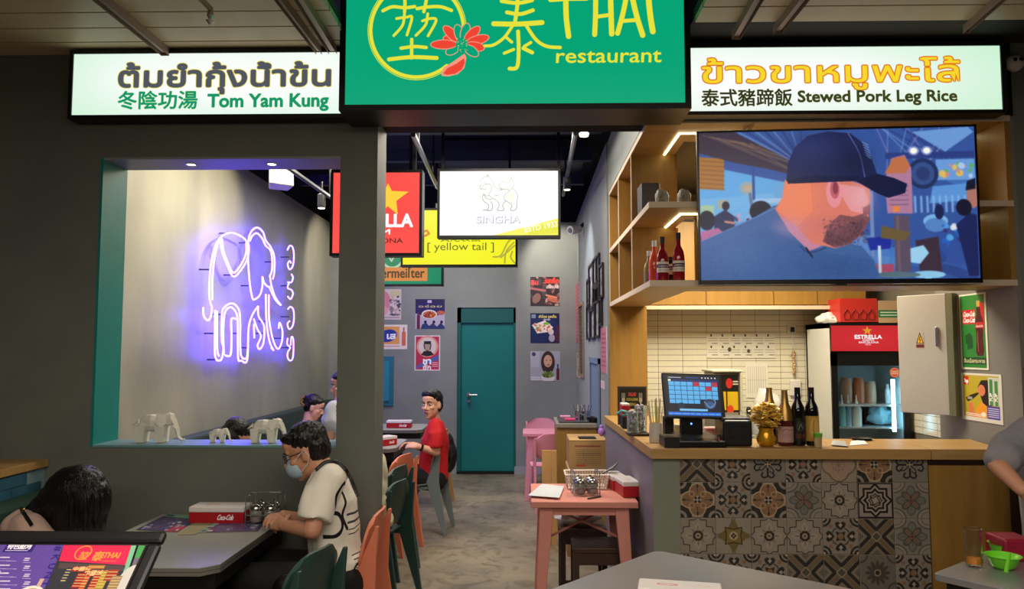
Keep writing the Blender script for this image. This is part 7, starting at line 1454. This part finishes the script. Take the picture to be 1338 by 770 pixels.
part(w7, 'trousers', fuse(tr, .014, 3), mat('black_cloth', '101012'), smooth=True)
h = MB(); q = lambda x, y, yy=y0: P(x, y, yy)
h.ell(q(104, 645), (.115, .12, .132)); h.limb([q(96, 640), q(76, 660), q(50, 678), q(30, 690)], [.11, .10, .075, .05], 18); h.limb([q(108, 650), q(100, 690), q(96, 730)], [.12, .115, .09], 18); h.limb([q(122, 640), q(121, 668), q(108, 706)], [.055, .055, .05], 16); h.limb([q(86, 650, 3.62), q(70, 690, 3.64), q(64, 730, 3.6)], [.09, .09, .07], 16)
hm = fuse(h, .009, 6)
hm.v = [tuple(V3(v) + V3((mnoise.noise(V3((v[0] * 70, v[1] * 70, v[2] * 7))), 0, 0)) * .012) for v in hm.v]
ho = part(w7, 'hair', hm, hair_m, smooth=True)
for k in range(26):
    rr = random.Random(k); xs = 84 + k * 1.9; pts = [(xs * .9 + 10, 616 + abs(k - 13) * .8), (xs, 645), (xs + rr.uniform(-2, 3), 690)]
    hs = [hh for hh in (hit(ho, a_, b_, .0) for a_, b_ in smooth2(pts, 5)) if hh is not None]
    if len(hs) > 4: part(w7, 'hair_strand', MB().tube(hs, .0025, 5), hair_m, smooth=True)
strap(w7, so7, [(27, 668), (33, 676), (41, 688)], .016, black, 'bag_strap', .006); st = hit(so7, 31, 672, .02)
if st is not None: part(w7, 'strap_stud', MB().ell(st, (.009, .005, .009), 10, 8), mat('brass', 'c8a040', .2, 1.), smooth=True)
# ---------------------------------------------------------------- person at the far right
y0 = 3.80; C8 = P(1370, 500, 3.6); R8 = Rh(W90 + .5, -.6)
neck = P(1375, 545, y0); chest = P(1378, 590, y0); hip = P(1392, 730, y0)
w8 = thing('person', 'standing person in a grey T-shirt leaning in at the right edge of the picture', 'person', (hip.x, y0, 0))
b = MB(); head(b, C8, R8); b.limb([C8 + R8 @ V3((0, -.02, -.05)), neck], [.055, .06]); b.limb([neck, chest, hip], [.08, .10, .11])
sh_ = P(1334, 566, 3.62); el = P(1304, 608, 3.50); wr = P(1335, 640, 3.30); b.limb([sh_, el, wr], [.050, .042, .028]); hand(b, wr, (.8, -.3, -.6), (.3, -.6, -.5), 1, .7, 1., -1)
s2 = P(1425, 566, 3.85); e2 = P(1445, 640, 3.7); w2 = P(1410, 680, 3.45); b.limb([s2, e2, w2], [.05, .04, .026]); hand(b, w2, (-.7, -.3, -.6), (0, 0, -1), 1, .7)
for k in (-1, 1): b.limb([hip + V3((k * .09, 0, -.05)), (hip.x + k * .1, y0 + .02, .48), (hip.x + k * .1, y0 + .04, .08)], [.08, .055, .042])
part(w8, 'body', fuse(b, .006, 3), skin, smooth=True)
s_ = MB().tube([hip + V3((0, 0, .05)), P(1385, 660, y0), chest, P(1376, 560, y0), neck], [(.18, .14), (.175, .135), (.20, .13), (.18, .095), (.075, .07)], 20, side=(1, 0, 0)); s_.limb([sh_ + V3((.03, 0, 0)), sh_.lerp(el, .4), sh_.lerp(el, .86)], [.078, .076, .074]); s_.limb([s2, s2.lerp(e2, .7)], [.08, .084])
part(w8, 'tshirt', wrinkle(fuse(s_, .009, 4), .014, 13, 2, (1, 1, .6)), mat('tshirt_grey', '858488', .85, var=.08, vscale=40), smooth=True)
tr = MB()
for k in (-1, 1): tr.limb([hip + V3((k * .09, 0, .0)), (hip.x + k * .1, y0 + .02, .48), (hip.x + k * .1, y0 + .04, .1)], [.11, .08, .065])
part(w8, 'trousers', fuse(tr, .014, 3), mat('grey_cloth', '3a3c40'), smooth=True); part(w8, 'shoes', fuse(shoe(shoe(MB(), (hip.x - .1, y0, .045), (0, -1, 0)), (hip.x + .1, y0, .045), (0, -1, 0)), .012, 2), black, smooth=True)
part(w8, 'hair', hair_cap(C8, R8, 1.05, .008, (((0, -.03, -.03), (.085, .07, .08)),), 8), hair_m, smooth=True)
# ================================================================== foreground
# low tiled wall and booth at the left
LX = P(60, 604, 4.09).x; lz = P(60, 600, 4.09).z
lw = thing('booth_wall', 'low blue tiled partition with an oak cap at the far left', 'partition', (LX - .1, 3.2, 0))
core = part(lw, 'wall_core', MB().box(LX - .22, LX - .008, 2.3, 4.098, 0, lz - .04), mat('grout_blue', '7f9aa0', .8))
part(lw, 'oak_cap', MB().box(LX - .24, LX + .012, 2.28, 4.098, lz - .04, lz), oak_x, bevel=.003)
tb = mat('blue_tile', '2f5a6c', .25, var=.2, vscale=9); hh, ww = .062, .235
tmh = mesh_of('tile', MB().box(0, .008, 0, ww - .005, 0, hh - .005), tb)
for r_ in range(14):
    for c_ in range(8):
        y = 2.3 + c_ * ww - (r_ % 2) * ww * .5
        if y < 2.3 or y + ww > 4.1: continue
        piece(core, 'tile', tmh, (LX - .008, y, lz - .043 - (r_ + 1) * hh))
bt = thing('booth_bench', 'dark green upholstered booth bench below the blue tiled partition', 'bench', (LX + .1, 3.2, 0)); gv = mat('booth_green', '1d3a2e', .35)
part(bt, 'backrest', MB().box(LX + .002, LX + .12, 2.35, 4.09, .40, .90), gv, bevel=.04); part(bt, 'seat', MB().box(LX + .002, LX + .50, 2.35, 4.09, .0, .44), gv, bevel=.03)
# steel table in the foreground
stl = mat('brushed_steel', '9a9c9e', .30, .6, rgb2='a8a9aa', vscale=2, bump=.02, bscale=40)
C = PZ(858, 719, tz_); v1 = PZ(722, 769, tz_) - C; v2 = PZ(1090, 765, tz_) - C; v1.normalize(); v2.normalize()
def steel_table(label, C, v1, v2, L1, L2, m=stl, rc=.05):
    c4 = [C, C + v2 * L2, C + v2 * L2 + v1 * L1, C + v1 * L1]; ctr = sum(c4, Vector()) / 4; t = thing('steel_table', label, 'table', (ctr.x, ctr.y, 0)); out = []
    for i in range(4):
        a, b, c = c4[i - 1], c4[i], c4[(i + 1) % 4]; p, q = b + (a - b).normalized() * rc, b + (c - b).normalized() * rc
        for s_ in np.linspace(0, 1, 6): out.append(tuple((p * (1 - s_) ** 2 + b * 2 * s_ * (1 - s_) + q * s_ ** 2))[:2])
    part(t, 'tabletop', MB().prism(out, C.z - .028, C.z), m, bevel=.003)
    inn = [tuple(Vector((x, y)).lerp(Vector((ctr.x, ctr.y)), .08)) for x, y in out]; part(t, 'underframe', MB().prism(inn, C.z - .07, C.z - .028), black)
    for b in c4: q = b.lerp(ctr, .16); part(t, 'leg', MB().tube([(q.x, q.y, C.z - .03), (q.x, q.y, 0)], .02, 12), black, smooth=True)
    return t
steel_table('brushed steel table in the centre foreground with its corner pointing at the bar', C, v1, v2, .80, .90)
q = PZ(888, 765, tz_ + .083); tissue_box('red and white tissue box with a round lid mark on the foreground steel table', (q.x, q.y, tz_), -.20, .27, .11)
# table at the right edge
C = PZ(1219, 749, tz_); e1, e2 = Vector((.62, -.78, 0)), Vector((.78, .62, 0)); e1.normalize(); e2.normalize()
steel_table('steel table at the lower right corner with bowls and a glass on it', C, e1, e2, .85, .52, stl, .02)
zt = tz_ + .001
q = PZ(1273, 740, zt); t = thing('drinking_glass', 'tall nearly empty glass with a little orange drink on the right table', 'glass', (q.x, q.y, tz_)); hg = .15
part(t, 'glass_body', MB().lathe([(.0, .0), (.028, .0), (.031, .01), (.033, hg), (.030, hg), (.028, .012), (0, .01)], (q.x, q.y, zt), 24), mat('clear_glass', 'f4f6f6', .02, trans=1., ior=1.3), smooth=True); part(t, 'drink', MB().lathe([(0, .012), (.027, .012), (.0275, .035), (0, .036)], (q.x, q.y, zt), 20), mat('orange_drink', 'e08a28', .2), smooth=True)
lime = mat('lime_plastic', '6fce2c', .3)
for k, (x, y, r_, hz_, lab) in enumerate(((1311, 743, .062, .05, 'larger bright green plastic bowl in front on the right table'), (1318, 733, .058, .06, 'second bright green bowl just behind the larger one'))):
    q = PZ(x, y, zt); t = thing('green_bowl', lab, 'bowl', (q.x, q.y + .04 * k, tz_), group='green bowls on the right table'); yy = q.y + .04 * k; up = .045 * k
    part(t, 'bowl_body', MB().lathe([(.03, .0), (.045, .012), (r_, hz_), (r_ + .006, hz_ + .002), (r_ - .002, hz_ - .002), (.042, .016), (0, .006)], (q.x + .01 * k, yy, zt), 24), lime, smooth=True)
q = PZ(1316, 741, zt + .05); solo('green_spoon', MB().tube([q + Vector((-.005, .0, -.02)), q + Vector((.012, .0, .05))], [(.009, .004), (.006, .003)], 8), lime, 'green plastic spoon standing in the larger green bowl', 'spoon', smooth=True)
q = PZ(1333, 742, zt); solo('red_box', MB().box(q.x - .01, q.x + .12, q.y + .08, q.y + .22, zt, zt + .09), mat('crimson', '8c1430', .4), 'dark red box behind the green bowls at the right edge', 'box', bevel=.01)
q = PZ(1345, 748, zt); solo('yellow_cap', MB().lathe([(.015, 0), (.015, .012), (0, .012)], (q.x - .03, q.y - .08, zt), 14), mat('yellow_cap', 'e0a020', .4), 'small yellow cap on the right table beside the bowls', 'cap', smooth=True)
q = PZ(1345, 712, zt + .12); t = thing('green_bowl', 'bright green bowl held above the right table by the leaning person', 'bowl', (q.x, q.y, q.z - .03)); part(t, 'bowl_body', MB().lathe([(.03, .0), (.045, .012), (.062, .05), (.066, .052), (.058, .048), (.042, .016), (0, .006)], (wr.x + .075, wr.y - .05, wr.z - .11), 24), lime, smooth=True)
# menu stand at the lower left
n0 = Vector((0, 1.90, 0)); tp = P(219, 694, 1.90); bp_ = P(188, 770, 1.78); xr_ = tp.x
sl = Vector((0, bp_.y - tp.y, bp_.z - tp.z)).normalized(); nn = Vector((0, sl.z, -sl.y)); nn = nn if nn.z > 0 else -nn
O = Vector((xr_, tp.y, tp.z)); WB_, HB_ = .95, .52
ms = thing('menu_stand', 'black framed slanted menu stand in the lower left foreground', 'menu stand', (xr_ - WB_ / 2, tp.y - .15, 0))
def on(u, v, w=0): return O + Vector((-u, 0, 0)) + sl * v + nn * w        # u: leftwards, v: down the slope
def slab(u0, u1, v0, v1, w0, w1): return MB().add([on(u, v, w) for w in (w0, w1) for v in (v0, v1) for u in (u0, u1)], [(0, 2, 3, 1), (4, 5, 7, 6), (0, 1, 5, 4), (2, 6, 7, 3), (0, 4, 6, 2), (1, 3, 7, 5)])
fwid = .036; fm = mat('stand_frame', '2c2c30', .30, .5)
for nm, a_ in (('top_rail', (0, WB_, 0, fwid)), ('bottom_rail', (0, WB_, HB_ - fwid, HB_)), ('side_rail', (0, fwid, fwid, HB_ - fwid)), ('side_rail', (WB_ - fwid, WB_, fwid, HB_ - fwid))): part(ms, nm, slab(*a_, -.015, .004), fm, bevel=.010)
part(ms, 'back_board', slab(.01, WB_ - .01, .01, HB_ - .01, -.014, -.004), black)
def BP(px, py):          # picture on the board, in board millimetres
    d = ray(px, py); t_ = (O - EYE).dot(nn) / d.dot(nn); p = EYE + d * t_; return ((xr_ - p.x) * -1000, (p - O).dot(sl) * 1000)
u0, u1, v0, v1 = -WB_ * 1000 + 40, -40, 40, HB_ * 1000 - 40
A = Art(u1 - u0, v1 - v0, '6850a8', 1.15, u0, v0); Bq = lambda pts: [BP(*p) for p in pts]
sc = 1 / 3.667; Zq = lambda pts: Bq([(x * sc, 560 + y * sc) for x, y in pts])
A.poly(Zq([(320, 520), (640, 530), (560, 900), (150, 900)]), '3c3c44'); A.poly(Zq([(312, 530), (632, 545), (600, 652), (280, 632)]), 'e8315c')
A.poly(Zq([(632, 545), (658, 547), (560, 900), (520, 900)]), '86c8a4'); A.poly(Zq([(658, 547), (760, 550), (700, 900), (560, 900)]), '787084'); A.poly(Zq([(658, 547), (740, 552), (700, 620), (640, 616)]), '4fa65c'); A.line(Zq([(660, 548), (640, 610), (575, 800)]), 5, '14141a')
cx, cy = Zq([(610, 745)])[0]; A.ell(cx, cy, 30, 52, 'd8d4d0', 1)
def lg(pts, w=3, c='f0a04c'): A.line(Zq(pts), w, c, curve=True)
cx, cy = Zq([(397, 592)])[0]; A.ell(cx, cy, 20, 20, 'f0a04c'); A.ell(cx, cy, 17, 17, 'e8315c'); a_ = Zq([(380, 612)])[0]; A.text('堃', a_[0] - 3, a_[1] + 6, 24, 'f0a04c', bold=.02)
a_ = Zq([(438, 620)])[0]; A.text('泰', a_[0], a_[1] + 4, 28, 'f0a04c', bold=.03); a_ = Zq([(492, 612)])[0]; A.text('THAI', a_[0], a_[1] + 3, 22, 'f0a04c', w=38, bold=.03); a_ = Zq([(486, 630)])[0]; A.text('restaurant', a_[0], a_[1] + 3, 8, 'f0a04c', w=34)
a_ = Zq([(30, 572)])[0]; A.rect(a_[0] - 6, a_[1] - 20, a_[0] + 66, a_[1] + 10, '3c2c80'); A.text('特色船河', a_[0], a_[1], 19, 'f4f0f8', w=58, bold=.05); A.scribble(a_[0], a_[1] + 3, a_[0] + 54, a_[1] + 8, 1, 'e8e0f0', 2)
for k in range(9):
    a_ = Zq([(0, 618 + k * 38)])[0]; b_ = Zq([(115, 622 + k * 38)])[0]; A.scribble(a_[0] - 80, a_[1] - 4, a_[0] + 20, a_[1], 1, 'f0ecf8', 3.2, k); A.line([(a_[0] - 80, a_[1] + 6), (a_[0] + 42, a_[1] + 8)], 1, 'e0d8f0'); A.scribble(b_[0], b_[1] - 4, b_[0] + 12, b_[1] + 6, 2, 'f0ecf8', 2.4, k + 3); A.line([(b_[0], b_[1] + 9), (b_[0] + 20, b_[1] + 10)], 1, 'e0d8f0')
for cc_ in range(3):
    for k in range(10): A.scribble(u0 + 30 + cc_ * 190, v0 + 70 + k * 34, u0 + 130 + cc_ * 190, v0 + 80 + k * 34, 2, 'f0ecf8', 3, k + cc_ * 11); A.scribble(u0 + 150 + cc_ * 190, v0 + 70 + k * 34, u0 + 175 + cc_ * 190, v0 + 76 + k * 34, 1, 'f0ecf8', 3, k + cc_ * 7) if cc_ < 3 else None
for k, ch in enumerate('#KUNTHAI'): a_ = Zq([(268 - k * 15, 575 + k * 42)])[0]; A.text(ch, a_[0] - 4, a_[1] - 8, 23, '3e2c88', rot=90, bold=.03)
cx, cy = Zq([(155, 765)])[0]; A.ell(cx, cy + 20, 34, 28, 'f0ece4'); A.ell(cx, cy + 20, 27, 21, 'd89858'); A.ell(cx + 3, cy + 18, 9, 7, 'f0c050'); A.rect(cx + 4, cy - 26, cx + 14, cy - 6, 'd8b0a0')
r = random.Random(3)
x0, y0_ = Zq([(330, 668)])[0]
A.poly(Zq([(285, 640), (600, 655), (590, 680), (275, 668)]), '5a4c50')
for (px_, py_, w_, h_, c, tx) in ((345, 670, 46, 13, 'b83434', '中國城'), (420, 660, 40, 10, 'c0783c', ''), (400, 690, 60, 16, 'b03030', '中國城大'), (355, 725, 20, 40, 'a83030', ''), (385, 740, 14, 40, 'c85a38', ''), (430, 735, 24, 40, 'b83a34', ''), (470, 722, 20, 48, 'b8a040', ''), (505, 700, 26, 30, 'a84438', ''), (520, 740, 24, 40, 'a08468', ''), (300, 700, 14, 40, '3c4454', '')):
    a_ = Zq([(px_, py_)])[0]; A.rect(a_[0], a_[1] - h_ / 2, a_[0] + w_, a_[1] + h_ / 2, c); A.scribble(a_[0] + 2, a_[1] - h_ / 2 + 2, a_[0] + w_ - 2, a_[1] + h_ / 2 - 2, max(1, int(h_ / 8)), 'e8c880', 2.2, int(px_))
    if tx: A.text(tx, a_[0] + 2, a_[1] + h_ * .35, h_, 'f0d090', w=w_ - 4, bold=.03)
A.grain(.015, 4, 2)
part(ms, 'menu_print', MB().quad(on(-u0 / 1000, v1 / 1000, -.003), on(-u1 / 1000, v1 / 1000, -.003), on(-u1 / 1000, v0 / 1000, -.003), on(-u0 / 1000, v0 / 1000, -.003)), printed(A, 'menu_print', rough=.25))
pc = on(WB_ / 2, HB_ / 2, -.015); part(ms, 'post', MB().tube([pc, (pc.x, pc.y, .02)], .025, 14), fm, smooth=True); part(ms, 'base_plate', MB().lathe([(.2, 0), (.2, .015), (.03, .02)], (pc.x, pc.y, 0), 24), fm)
